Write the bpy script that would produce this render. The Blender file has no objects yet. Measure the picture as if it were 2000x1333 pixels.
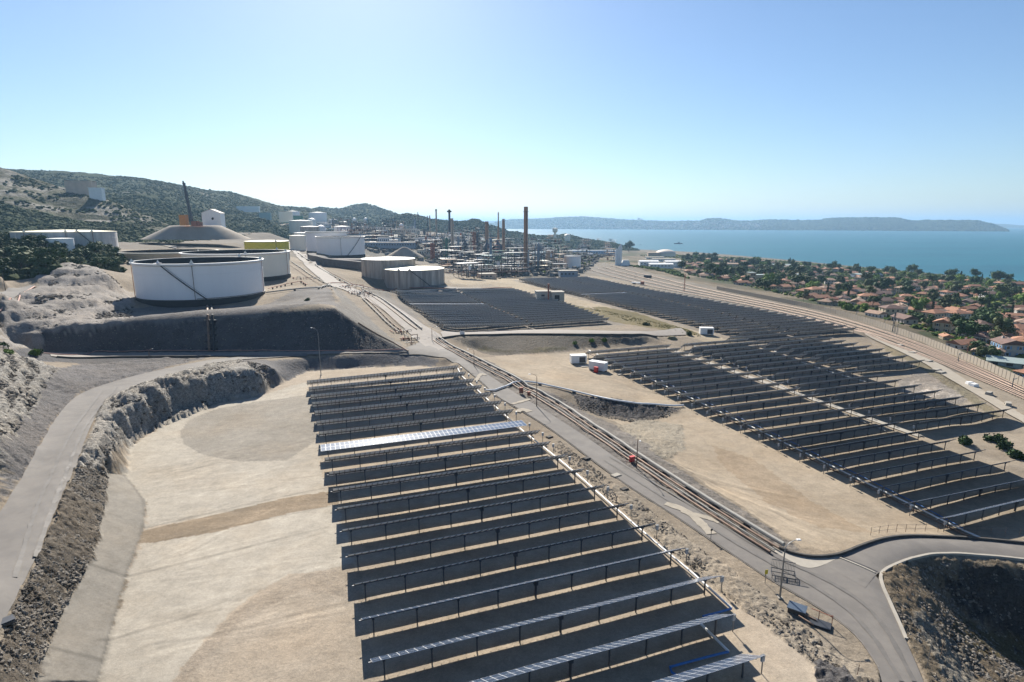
import bpy, bmesh, math, random
import numpy as np
from mathutils import Vector, Matrix
C = bpy.context.scene.collection
SC = bpy.context.scene
rnd = random.Random(7)
R_ = math.radians
# ---------------------------------------------------------------- camera
PITCH = R_(11.67); CAMZ = 50.0; FPX = 1111.0
cam = bpy.data.cameras.new('camera'); cam.lens = 20.0; cam.sensor_width = 36.0
cam.clip_start = 0.5; cam.clip_end = 90000
camo = bpy.data.objects.new('camera', cam); C.objects.link(camo)
camo.location = (0, 0, CAMZ); camo.rotation_euler = (math.pi/2-PITCH, 0, 0)
SC.camera = camo
# ---------------------------------------------------------------- sky, sun, exposure
SUN_AZ = -14.0; SUN_EL = 34.0
w = bpy.data.worlds.new("World"); SC.world = w; w.use_nodes = True
nt = w.node_tree; bg = nt.nodes['Background']
sky = nt.nodes.new('ShaderNodeTexSky'); sky.sky_type = 'NISHITA'; sky.sun_disc = False
sky.sun_elevation = R_(SUN_EL); sky.sun_rotation = R_(SUN_AZ)
sky.altitude = 50; sky.air_density = 1.0; sky.dust_density = 0.4; sky.ozone_density = 5.0
nt.links.new(sky.outputs[0], bg.inputs[0]); bg.inputs[1].default_value = 0.057
sl = bpy.data.lights.new('sun', 'SUN'); sl.energy = 5.0; sl.angle = R_(0.53); sl.color = (1.0, 0.93, 0.82)
so = bpy.data.objects.new('sun', sl); C.objects.link(so)
d = Vector((math.sin(R_(SUN_AZ))*math.cos(R_(SUN_EL)), math.cos(R_(SUN_AZ))*math.cos(R_(SUN_EL)), math.sin(R_(SUN_EL))))
so.rotation_euler = (-d).to_track_quat('-Z', 'Y').to_euler()
SC.view_settings.view_transform = 'Standard'; SC.view_settings.look = 'None'
SC.view_settings.exposure = 1.1; SC.view_settings.gamma = 1.0; SC.view_settings.use_curve_mapping = False
SC.cycles.max_bounces = 5; SC.cycles.diffuse_bounces = 2; SC.cycles.glossy_bounces = 2
SC.cycles.transmission_bounces = 2; SC.cycles.volume_bounces = 0; SC.cycles.transparent_max_bounces = 6
SC.cycles.use_adaptive_sampling = True; SC.cycles.adaptive_threshold = 0.02
SC.cycles.use_denoising = True

# ---------------------------------------------------------------- projection helpers
def un(px, py, z=0.0):
    u = (px-1000.0)/FPX; v = (py-666.5)/FPX
    zc = (CAMZ-z)/(math.sin(PITCH)+v*math.cos(PITCH))
    return u*zc, zc*(math.cos(PITCH)-v*math.sin(PITCH))
def at_dist(px, py, zc):
    u = (px-1000.0)/FPX; v = (py-666.5)/FPX
    return (u*zc, zc*(math.cos(PITCH)-v*math.sin(PITCH)), CAMZ-zc*(math.sin(PITCH)+v*math.cos(PITCH)))
RX, RY = .943, .334
def rn(r, n): return (r*RX-n*RY, r*RY+n*RX)

# ---------------------------------------------------------------- numpy noise
def _h(ix, iy, s):
    a = (ix.astype(np.int64)*374761393+iy.astype(np.int64)*668265263+s*982451653) & 0xffffffff
    a = ((a ^ (a >> 13))*1274126177) & 0xffffffff
    return ((a ^ (a >> 16)) & 0xffff)/65535.0
def vn(x, y, s=0):
    x = np.asarray(x, float); y = np.asarray(y, float)
    ix = np.floor(x); iy = np.floor(y); fx = x-ix; fy = y-iy
    fx = fx*fx*(3-2*fx); fy = fy*fy*(3-2*fy)
    a = _h(ix, iy, s); b = _h(ix+1, iy, s); c = _h(ix, iy+1, s); e = _h(ix+1, iy+1, s)
    return (a*(1-fx)+b*fx)*(1-fy)+(c*(1-fx)+e*fx)*fy
def fbm(x, y, o=4, s=0):
    r = 0; am = 1; t = 0
    for i in range(o):
        r = r+am*vn(x, y, s+i*17); t += am; am *= .5; x = x*2.03+11.3; y = y*2.03+5.7
    return r/t-.5
def inpoly(X, Y, P):
    X = np.asarray(X); Y = np.asarray(Y); res = np.zeros(X.shape, bool)
    P = np.asarray(P); x0, y0 = P.min(0); x1, y1 = P.max(0)
    bb = (X >= x0) & (X <= x1) & (Y >= y0) & (Y <= y1)
    if not bb.any(): return res
    xs = X[bb]; ys = Y[bb]; r = np.zeros(xs.shape, bool); j = len(P)-1
    for i in range(len(P)):
        xi, yi = P[i]; xj, yj = P[j]
        c = ((yi > ys) != (yj > ys))
        if yi != yj: r ^= c & (xs < (xj-xi)*(ys-yi)/(yj-yi)+xi)
        j = i
    res[bb] = r; return res

# ---------------------------------------------------------------- terrain heights
CP = []                                   # control points X,Y,z
def cpl(pts, n=5):                        # a breakline given as px,py,z
    W = [(*un(p[0], p[1], p[2]), p[2]) for p in pts]
    wpl(W, n)
def wpl(W, n=5):
    for a, b in zip(W, W[1:]):
        for i in range(n):
            t = i/n; CP.append(tuple(a[k]*(1-t)+b[k]*t for k in range(3)))
    CP.append(tuple(W[-1]))
def cpt(*pts):
    for p in pts: CP.append((*un(p[0], p[1], p[2]), p[2]))
# basin floor
cpt((400, 900, 0), (500, 1000, 0), (330, 1200, 0), (600, 800, 0), (600, 1100, 0), (900, 760, 0), (800, 900, 0), (1000, 1000, 0), (1200, 1200, 0), (1400, 1300, 0), (900, 1300, 0), (300, 1330, 0), (700, 760, 0))
for _py in range(800, 1340, 45):
    for _px in range(270, 700, 55):
        if _px > 300+max(0, _py-1100)*-.4 and (_py > 850 or _px > 430): cpt((_px, _py, 0))
cpt((860, 740, .2), (1050, 850, 0), (1200, 970, 0), (1400, 1120, 0), (1500, 1200, 0), (1600, 1300, 0))
cpl([(150, 1420, 0), (192, 1333, 0), (246, 1126, 0), (281, 1031, 0), (284, 978, 0), (243, 927, 0)])
cpl([(30, 1420, 2.6), (64, 1333, 2.5), (128, 1183, 2.5), (174, 1101, 2.4), (202, 998, 2.2), (208, 921, 2.2)])
cpl([(243, 927, 0), (251, 868, 0), (287, 845, 0), (359, 806, 0), (435, 783, 0), (512, 771, 0), (540, 752, 0), (600, 724, 0), (682, 718, 0), (768, 714, 0), (839, 713, 0), (880, 716, .4)])
for _x, _f, _t in ((251, 863, 812), (268, 852, 796), (287, 842, 782), (320, 823, 764), (359, 804, 748), (397, 792, 740), (435, 781, 734), (475, 775, 731), (512, 770, 730), (540, 752, 720)):
    _a = un(_x, _f, 0); CP.append((*_a, 0)); _d0 = math.hypot(*_a)
    for _o in (2.6, 4.2):
        _q = 1+_o/_d0; _zc = _a[1]*_q/(math.cos(PITCH)-((_t-666.5)/FPX)*math.sin(PITCH)); CP.append((_a[0]*_q, _a[1]*_q, 50-_zc*(math.sin(PITCH)+(_t-666.5)/FPX*math.cos(PITCH))))
cpl([(560, 709, 3.4), (600, 699.5, 3.2), (682, 695.5, 3.2), (795, 688, 3.2), (803, 687, 3.2), (839, 690, 2.6)])
cpl([(230, 830, 5.6), (222, 880, 4.8), (214, 912, 3.4)], 3)
# upper road on the left
cpl([(-60, 1330, 7.4), (0, 1255, 7.2), (31, 1183, 7.1), (77, 1085, 7), (110, 1009, 6.9), (138, 942, 6.8), (169, 870, 6.6), (190, 819, 6.4), (205, 781, 6.2), (256, 755, 6), (328, 734, 5.6), (394, 714, 5.2), (461, 700, 4.4)], 3)
cpl([(-80, 1130, 7.2), (0, 1003, 7.1), (31, 952, 7), (67, 896, 6.9), (102, 829, 6.6), (133, 788, 6.4), (159, 768, 6.3), (205, 752, 6.1), (266, 734, 5.8), (358, 714, 5.4), (415, 704, 4.8)], 3)
cpt((195, 727, 6.2), (150, 735, 7.5), (110, 720, 9), (60, 705, 9.5), (30, 720, 12), (0, 760, 13), (0, 705, 15), (0, 840, 11), (40, 800, 10), (80, 760, 9), (-60, 800, 18), (-150, 760, 24), (-150, 950, 12), (0, 930, 8.2), (45, 860, 8.3), (80, 820, 8), (-120, 690, 22))
cpl([(45, 693, 6.2), (200, 695, 5.4), (300, 695, 5), (400, 695, 4.6), (500, 694, 4.2), (640, 692, 3.8), (790, 687.5, 3.5)], 4)
# tank platform embankment
cpl([(30, 684, 6.5), (130, 688, 5.5), (250, 688.5, 5), (400, 689, 4.6), (520, 688.5, 4.4), (640, 688, 4), (790, 686, 3.6)], 6)
cpl([(60, 660, 10.5), (85, 645, 12.5), (160, 640.5, 13), (240, 636, 14), (400, 624, 15.4), (520, 616, 16.4), (600, 609, 17), (655, 604, 17.4)], 6)
cpl([(120, 634, 13), (240, 630, 13), (400, 616, 13.2), (520, 609, 13.6), (600, 602, 14.5)], 4)
cpt((300, 600, 12), (500, 597, 12), (400, 570, 12), (560, 560, 12), (450, 600, 12), (560, 590, 12.5), (500, 540, 12), (330, 530, 12), (600, 560, 12.5), (620, 585, 15), (270, 605, 12))
cpl([(655, 604, 17.4), (665, 590, 17), (650, 570, 15.5), (640, 560, 14)], 3)
cpl([(797, 687, 3.4), (770, 668, 4), (740, 645, 5.2), (715, 622, 6.8), (690, 598, 9), (668, 576, 11.2), (655, 564, 12.4)], 4)
# pale mound beside the tank
cpl([(90, 524, 27), (108, 519, 28.5), (135, 517, 29), (171, 522, 28), (198, 531, 26), (216, 543, 23.5), (240, 561, 18), (259, 583, 13)], 3)
cpt((80, 560, 21), (100, 580, 20), (60, 610, 15), (30, 640, 13.5), (100, 600, 17), (150, 580, 19), (190, 590, 16.5), (230, 600, 13.5), (150, 610, 14.5), (0, 660, 13))
cpl([(-60, 660, 18), (0, 607, 19), (35, 575, 20), (70, 560, 21)], 3)
cpl([(-60, 600, 20), (0, 571, 20.5), (30, 562, 21), (62, 557, 21.5)], 3)
cpt((0, 535, 28), (15, 555, 23), (-40, 540, 31), (80, 540, 21), (60, 550, 21))
# up the road past the tanks
cpl([(850, 660, 2.6), (815, 640, 3.8), (780, 615, 5.6), (740, 590, 7.6), (700, 573, 9.6), (650, 555, 11.8), (620, 528, 12.8), (590, 500, 13), (572, 485, 13.2), (563, 470, 15)], 4)
cpl([(868, 648, 2.6), (835, 640, 3.4), (800, 618, 5), (765, 594, 7), (730, 580, 8.6), (705, 571, 9.4)], 3)
cpt((850, 690, 2.6), (880, 690, 2.2), (900, 660, 2.4), (880, 655, 2.6))
# gentle slope to field C (panels at ground -1)
cpl([(880, 643, -.8), (850, 625, -1), (820, 605, -1), (790, 585, -1), (765, 572, -1), (755, 566, -1)], 3)
cpl([(700, 566, 9.5), (760, 570, 6), (830, 570, 4), (880, 569, 2)], 2)
cpt((700, 545, 8), (760, 548, 6), (860, 566, 4), (640, 520, 11.5), (680, 520, 10))
cpl([(890, 650, 1.5), (1000, 648, 1.2), (1100, 648, .6), (1200, 648, 0), (1280, 645, -.5), (1320, 640, -1)], 3)
for r in (60, 75, 90, 105, 120, 135, 148):
    for n in (255, 285, 320, 355, 390, 415): CP.append((*rn(r, n), -1.0))
# strip between C and D
cpt((1200, 620, -1.2), (1100, 590, -1.4), (1000, 560, -1.6), (1300, 640, -2), (980, 548, -2), (1075, 587, -1.4))
cpl([(915, 665, 1.6), (962, 658, 1.5), (1050, 656, 1.1), (1150, 657, .6), (1250, 660, -.4), (1282, 663, -1)], 4)
cpl([(930, 682, -1.5), (985, 692, -2.6), (1007, 694, -2.6), (1075, 687, -2.6), (1132, 679, -2.6), (1225, 672, -2.6), (1290, 668, -2.4)], 4)
for r in (100, 115, 130, 145, 160, 178):
    for n in (62, 75, 95, 115, 135, 155, 175, 198):
        CP.append((*rn(r, n), -3.0))
for r in (190, 205, 220):
    for n in (150, 170, 190): CP.append((*rn(r, n), -3.0))
for r in (182, 200, 220, 240, 258):
    for n in (206, 235, 270, 310, 350, 400, 450, 500): CP.append((*rn(r, n), -3.0))
cpl([(1650, 1010, -2.6), (1800, 1042, -2.7), (1920, 1050, -3), (2050, 1060, -3.2)], 3)
cpt((1100, 720, -2.6), (1200, 740, -2.8), (1050, 735, -2.4), (1300, 780, -3), (1250, 780, -2.9), (1500, 900, -3), (1400, 850, -3), (1600, 960, -3), (1400, 950, -2.2), (1550, 1020, -2))
# gravel bank beside the pipeline
cpl([(905, 690, 1), (960, 720, .5), (1010, 740, .2), (1080, 785, -.2), (1180, 850, -.3), (1300, 925, -.3), (1400, 985, -.2), (1500, 1045, -.1)], 3)
cpl([(1100, 764, -1.6), (1150, 769, -2), (1200, 783, -2.2), (1270, 794, -2.6), (1325, 799, -3)], 4)
cpl([(1095, 785, -2.6), (1130, 800, -4.2), (1180, 812, -5.2), (1240, 818, -5), (1300, 812, -4)], 4)
cpt((1200, 840, -3.2), (1300, 860, -3.1), (1030, 760, -.8), (1250, 880, -1.6))
# middle road and junction
cpl([(868, 700, 2.2), (925, 730, 1), (990, 775, .2), (1090, 835, 0), (1180, 895, 0), (1300, 980, 0), (1400, 1040, 0), (1510, 1110, 0), (1600, 1130, 0), (1680, 1200, 0), (1760, 1333, 0), (1800, 1420, 0)], 3)
cpl([(1560, 1095, 0), (1640, 1095, 0), (1716, 1095, -.3), (1760, 1080, -.8), (1807, 1068, -1.4), (1895, 1070, -2.2), (2000, 1080, -2.8), (2100, 1095, -3)], 3)
# pit on the right
cpl([(1722, 1128, -.2), (1737, 1181, -.1), (1769, 1251, -.1), (1807, 1333, -.1), (1850, 1420, -.1)], 3)
cpl([(1755, 1103, -.9), (1797, 1090, -1.5), (1846, 1085, -2), (1912, 1089, -2.5), (2000, 1100, -3), (2100, 1110, -3)], 3)
cpt((1780, 1140, -1.8), (1800, 1200, -2.6), (1850, 1200, -4.5), (1900, 1250, -7), (1850, 1290, -4.2), (1900, 1333, -6), (2000, 1333, -9), (1800, 1160, -2.4), (1960, 1290, -9))
cpl([(1830, 1110, -2.6), (1880, 1108, -3.1), (1950, 1112, -3.4), (2050, 1125, -3.6)], 4)
cpl([(1840, 1150, -5), (1870, 1190, -7.5), (1930, 1225, -10.5), (2000, 1250, -12), (2080, 1290, -13)], 4)
# railway terrace
cpl([(1160, 516, -10), (1220, 535, -9), (1300, 562, -8), (1400, 585, -7), (1500, 607, -6), (1600, 630, -5.5), (1700, 655, -5.2), (1800, 690, -5), (1900, 730, -5), (2000, 775, -5), (2100, 830, -5)], 3)
cpl([(1180, 505, -11), (1300, 540, -9.5), (1400, 566, -8), (1500, 586, -7.2), (1600, 606, -6.8), (1700, 633, -6.6), (1800, 668, -6.4), (1900, 710, -6.3), (2000, 755, -6.3), (2100, 805, -6.3)], 3)
cpt((1850, 820, -3.6), (1800, 760, -3.6), (1900, 800, -3.8), (1960, 900, -3.8), (2000, 850, -4), (2050, 950, -4), (1750, 720, -3.6))
# village down to the shore
cpl([(1300, 535, -13), (1400, 555, -12), (1500, 575, -11), (1600, 597, -10), (1700, 620, -10), (1800, 655, -10), (1900, 695, -10), (2000, 738, -10), (2120, 800, -10)], 3)
cpt((2000, 650, -16), (1900, 620, -18), (1800, 600, -19), (1700, 580, -21), (1600, 560, -24), (1500, 545, -26), (2000, 600, -25), (1850, 570, -28), (1700, 550, -31), (1550, 530, -34), (1400, 520, -32), (1300, 505, -30), (2050, 570, -34))
cpl([(1215, 489, -36), (1260, 489, -38), (1320, 493, -38.6), (1400, 499, -38.6), (1500, 507, -38.8), (1600, 517, -38.8), (1700, 526, -38.8), (1800, 536, -38.8), (1900, 545, -38.8), (2000, 553, -38.8), (2150, 568, -38.8)], 4)
for px, py in ((1230, 481), (1320, 481.5), (1400, 487), (1500, 494), (1600, 504), (1700, 513), (1800, 523), (1900, 531), (2000, 539), (2150, 553)):
    x, y = un(px, py, -40); CP.append((x, y, -44.0)); CP.append((x*1.25, y*1.25, -58))
# refinery apron and beyond
cpt((900, 535, -5), (950, 540, -4), (1050, 535, -7), (900, 510, -7), (1000, 510, -11), (1100, 515, -12), (1100, 495, -18), (1000, 485, -17), (900, 485, -11), (1200, 500, -24), (800, 500, 2), (750, 500, 5), (760, 520, 4), (850, 560, 3), (660, 505, 13), (630, 500, 13), (720, 540, 6))
for X, Y, z in ((-300, 700, 27), (-380, 620, 28), (-450, 780, 31), (-520, 700, 34), (-250, 900, 24), (-420, 1000, 36), (-600, 1100, 48), (-300, 1200, 38), (-100, 1000, 10), (-150, 1300, 20), (0, 1400, -6), (-200, 1700, 22), (-500, 1600, 50), (-350, 2300, 20), (0, 1900, -12), (200, 1700, -28), (250, 1300, -26), (100, 2300, -24), (300, 2100, -34), (560, 2300, -60), (450, 2700, -60), (300, 3200, -60), (-300, 3200, 0), (-1500, 3000, 60), (-1600, 1500, 70), (-1000, 800, 45), (-700, 450, 40), (-320, 400, 29), (-270, 370, 29), (-340, 350, 32), (-290, 430, 29), (-220, 420, 16), (-210, 360, 15), (-240, 480, 22), (-180, 520, 17), (-130, 560, 15), (-260, 560, 27), (-450, 300, 40), (-200, 640, 24)):
    CP.append((X, Y, z))
for X, Y, z in ((-60, 20, 6), (0, 20, -1), (60, 20, -4), (-100, 40, 9), (120, 40, -12), (250, 150, -5), (400, 250, -14), (-200, 120, 22), (900, 500, -40), (1200, 700, -60), (1500, 500, -60), (3000, 3000, -60), (1500, 3500, -60), (2500, 1000, -60)):
    CP.append((X, Y, z))
CPA = np.array(CP)
_k = np.round(CPA[:, :2]/0.6); _, _ui = np.unique(_k, axis=0, return_index=True); CPA = CPA[np.sort(_ui)]
_n = len(CPA); _D = np.sqrt(((CPA[:, None, :2]-CPA[None, :, :2])**2).sum(2))
_A = np.zeros((_n+3, _n+3)); _A[:_n, :_n] = -_D+np.eye(_n)*.03
_S = CPA[:, :2]/1000; _A[:_n, _n] = 1; _A[:_n, _n+1:] = _S; _A[_n, :_n] = 1; _A[_n+1:, :_n] = _S.T
_b = np.zeros(_n+3); _b[:_n] = CPA[:, 2]
_wt = np.linalg.solve(_A, _b)
_cx = CPA[:, 0].astype(np.float32); _cy = CPA[:, 1].astype(np.float32); _cw = _wt[:_n].astype(np.float32)
def rbf(X, Y):
    sh = X.shape; X = X.ravel().astype(np.float32); Y = Y.ravel().astype(np.float32); out = np.empty(len(X))
    for i in range(0, len(X), 20000):
        x = X[i:i+20000, None]; y = Y[i:i+20000, None]
        D = np.sqrt((x-_cx)**2+(y-_cy)**2)
        out[i:i+20000] = -(D @ _cw)+_wt[_n]+_wt[_n+1]*x[:, 0]/1000+_wt[_n+2]*y[:, 0]/1000
    return out.reshape(sh)
# polar grid about the viewpoint's foot: fine nearby, coarser further out
def _axis():
    a = [-64.0]
    while a[-1] < 64:
        b = abs(a[-1]); a.append(a[-1]+(.145 if b < 43.5 else .5))
    return np.array(a)
AZ = np.radians(_axis())
_d = [22.0]
while _d[-1] < 3300:
    q = _d[-1]; _d.append(q*(1+(.0034 if q < 130 else .0055 if q < 320 else .008 if q < 900 else .016)))
DD = np.array(_d)
GA, GD = np.meshgrid(AZ, DD, indexing='ij')
GX = GD*np.sin(GA); GY = GD*np.cos(GA)
HB = rbf(GX[::2], GY[::2])
_az2 = AZ[::2]; _dd2 = DD; _ld2 = np.log(_dd2)
_bas = [un(*q_) for q_ in [(880, 735), (839, 716), (768, 716), (682, 720), (600, 726), (540, 754), (512, 773), (435, 785), (359, 808), (287, 848), (253, 872), (247, 927), (288, 978), (286, 1031), (250, 1126), (197, 1333), (160, 1420), (1560, 1420), (1480, 1290), (1430, 1200), (1230, 1030), (1050, 875)]]
_bm = inpoly(GX[::2], GY[::2], _bas); HB[_bm] = np.clip(HB[_bm], -.04, .04)
def _near(X, Y, L):
    bd = np.full(X.shape, 9e9); bz = np.zeros(X.shape)
    for a, b in zip(L, L[1:]):
        dx, dy = b[0]-a[0], b[1]-a[1]; t = np.clip(((X-a[0])*dx+(Y-a[1])*dy)/max(dx*dx+dy*dy, 1e-6), 0, 1); d_ = np.hypot(X-a[0]-t*dx, Y-a[1]-t*dy)
        k = d_ < bd; bd[k] = d_[k]; bz[k] = (a[2]+t*(b[2]-a[2]))[k]
    return bd, bz
def ruled(A, B):                         # a flat-faced earth slope between a foot line and a crest line
    A = [(*un(*q_), q_[2]) for q_ in A]; B = [(*un(*q_), q_[2]) for q_ in B]; P_ = [a[:2] for a in A]+[b[:2] for b in B[::-1]]
    X = GX[::2]; Y = GY[::2]; m = inpoly(X, Y, P_); da, za = _near(X[m], Y[m], A); db, zb = _near(X[m], Y[m], B); HB[m] = (za*db+zb*da)/(da+db+1e-6)
ruled([(30, 684, 6.5), (130, 688, 5.5), (250, 688.5, 5), (400, 689, 4.6), (520, 688.5, 4.4), (640, 688, 4), (797, 687, 3.4)], [(60, 660, 10.5), (85, 645, 12.5), (160, 640.5, 13), (240, 636, 14), (400, 624, 15.4), (520, 616, 16.4), (600, 609, 17), (655, 604, 17.4)])
ruled([(797, 687, 3.4), (770, 668, 4), (740, 645, 5.2), (715, 622, 6.8), (690, 598, 9), (668, 576, 11.2), (655, 564, 12.4)], [(655, 604, 17.4), (663, 590, 17), (652, 572, 15.5), (640, 560, 14)])
ruled([(600, 724, 0), (682, 718, 0), (768, 714, 0)], [(600, 699.5, 3.2), (682, 695.5, 3.2), (795, 688, 3.2), (803, 687, 3.2)])
ruled([(768, 714, 0), (839, 713, 0)], [(801, 687.5, 3.2), (806, 687, 3.2)])
ruled([(930, 682, -1.5), (985, 692, -2.6), (1007, 694, -2.6), (1075, 687, -2.6), (1132, 679, -2.6), (1225, 672, -2.6)], [(915, 665, 1.6), (962, 658, 1.5), (1050, 656, 1.1), (1150, 657, .6), (1250, 660, -.4)])
ruled([(60, 1333, 2.5), (128, 1183, 2.5), (174, 1101, 2.4), (202, 998, 2.2), (208, 921, 2.2)], [(192, 1333, 0), (246, 1126, 0), (281, 1031, 0), (284, 978, 0), (243, 927, 0)])
def hgt(X, Y):                           # smooth ground height
    X = np.asarray(X, float); Y = np.asarray(Y, float)
    a = np.clip(np.arctan2(X, Y), _az2[0], _az2[-1]-1e-6); l = np.log(np.clip(np.hypot(X, Y), _dd2[0], _dd2[-1]*.9999))
    i = np.clip(np.searchsorted(_az2, a, 'right')-1, 0, len(_az2)-2); j = np.clip(np.searchsorted(_ld2, l, 'right')-1, 0, len(_ld2)-2)
    fa = (a-_az2[i])/(_az2[i+1]-_az2[i]); fl = (l-_ld2[j])/(_ld2[j+1]-_ld2[j])
    return (HB[i, j]*(1-fa)+HB[i+1, j]*fa)*(1-fl)+(HB[i, j+1]*(1-fa)+HB[i+1, j+1]*fa)*fl
def pix(px, py):                         # where the sight line of a photo point meets the ground
    u = (px-1000.0)/FPX; v = (py-666.5)/FPX
    dx = u; dy = math.cos(PITCH)-v*math.sin(PITCH); dz = -(math.sin(PITCH)+v*math.cos(PITCH))
    t = np.exp(np.linspace(math.log(30), math.log(3000), 1500))
    X = dx*t; Y = dy*t; Z = CAMZ+dz*t
    g = hgt(X, Y); k = np.nonzero(Z < g)[0]
    if len(k) == 0: return un(px, py, -40) if dz < 0 else (X[-1], Y[-1])
    k = max(k[0], 1); a = Z[k-1]-g[k-1]; b = g[k]-Z[k]; f = a/(a+b+1e-9); tt = t[k-1]*(1-f)+t[k]*f
    return dx*tt, dy*tt
def P3(px, py, dz=0.0):
    x, y = pix(px, py); return Vector((x, y, float(hgt(x, y))+dz))
def ground(x, y, dz=0.0): return Vector((x, y, float(hgt(x, y))+dz))
# ---------------------------------------------------------------- materials
def newmat(name):
    m = bpy.data.materials.new(name); m.use_nodes = True
    return m, m.node_tree, m.node_tree.nodes['Principled BSDF']
def N(t, ty, **kw):
    n = t.nodes.new(ty)
    for k, v in kw.items(): setattr(n, k, v)
    return n
def noise(t, vec, scale, detail=4, rough=.55):
    n = N(t, 'ShaderNodeTexNoise'); n.inputs['Scale'].default_value = scale
    n.inputs['Detail'].default_value = detail; n.inputs['Roughness'].default_value = rough
    if vec is not None: t.links.new(vec, n.inputs['Vector'])
    return n.outputs['Fac']
def mrange(t, v, a, b, c, d):
    n = N(t, 'ShaderNodeMapRange'); t.links.new(v, n.inputs[0])
    for i, x in enumerate((a, b, c, d)): n.inputs[i+1].default_value = x
    return n.outputs[0]
def mixc(t, f, a, b, bt='MIX'):
    n = N(t, 'ShaderNodeMix'); n.data_type = 'RGBA'; n.blend_type = bt
    for i, x in ((0, f), (6, a), (7, b)):
        if hasattr(x, 'is_output') or hasattr(x, 'links'): t.links.new(x, n.inputs[i])
        elif i == 0: n.inputs[0].default_value = x
        else: n.inputs[i].default_value = (*x, 1)
    return n.outputs[2]
def math_(t, op, a, b):
    n = N(t, 'ShaderNodeMath', operation=op)
    for i, x in enumerate((a, b)):
        if hasattr(x, 'links'): t.links.new(x, n.inputs[i])
        else: n.inputs[i].default_value = x
    return n.outputs[0]
_mc = {}
def mat(name, col, rough=.7, metal=0.0, var=.25, scale=.6, bump=0.0, bscale=3.0, dirt=None, coord='Object', streak=False):
    if name in _mc: return _mc[name]
    m, t, b = newmat(name); _mc[name] = m
    tc = N(t, 'ShaderNodeTexCoord').outputs[coord]
    if streak:
        mp = N(t, 'ShaderNodeMapping'); t.links.new(tc, mp.inputs[0]); mp.inputs['Scale'].default_value = (1, 1, .08); tcs = mp.outputs[0]
    else: tcs = tc
    n1 = noise(t, tcs, scale, 5, .65)
    k = mrange(t, n1, .25, .75, 1-var, 1+var)
    cc = N(t, 'ShaderNodeCombineColor')
    for i in range(3): t.links.new(k, cc.inputs[i])
    o = mixc(t, 1.0, col, cc.outputs[0], 'MULTIPLY')
    if dirt:
        n2 = noise(t, tcs, scale*2.7, 6, .7)
        o = mixc(t, mrange(t, n2, .42, .75, 0, .8), o, dirt)
    t.links.new(o, b.inputs['Base Color']); b.inputs['Roughness'].default_value = rough; b.inputs['Metallic'].default_value = metal
    if bump:
        bp = N(t, 'ShaderNodeBump'); bp.inputs['Strength'].default_value = bump; bp.inputs['Distance'].default_value = .1
        t.links.new(noise(t, tc, bscale, 4, .6), bp.inputs['Height']); t.links.new(bp.outputs[0], b.inputs['Normal'])
    return m
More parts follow.
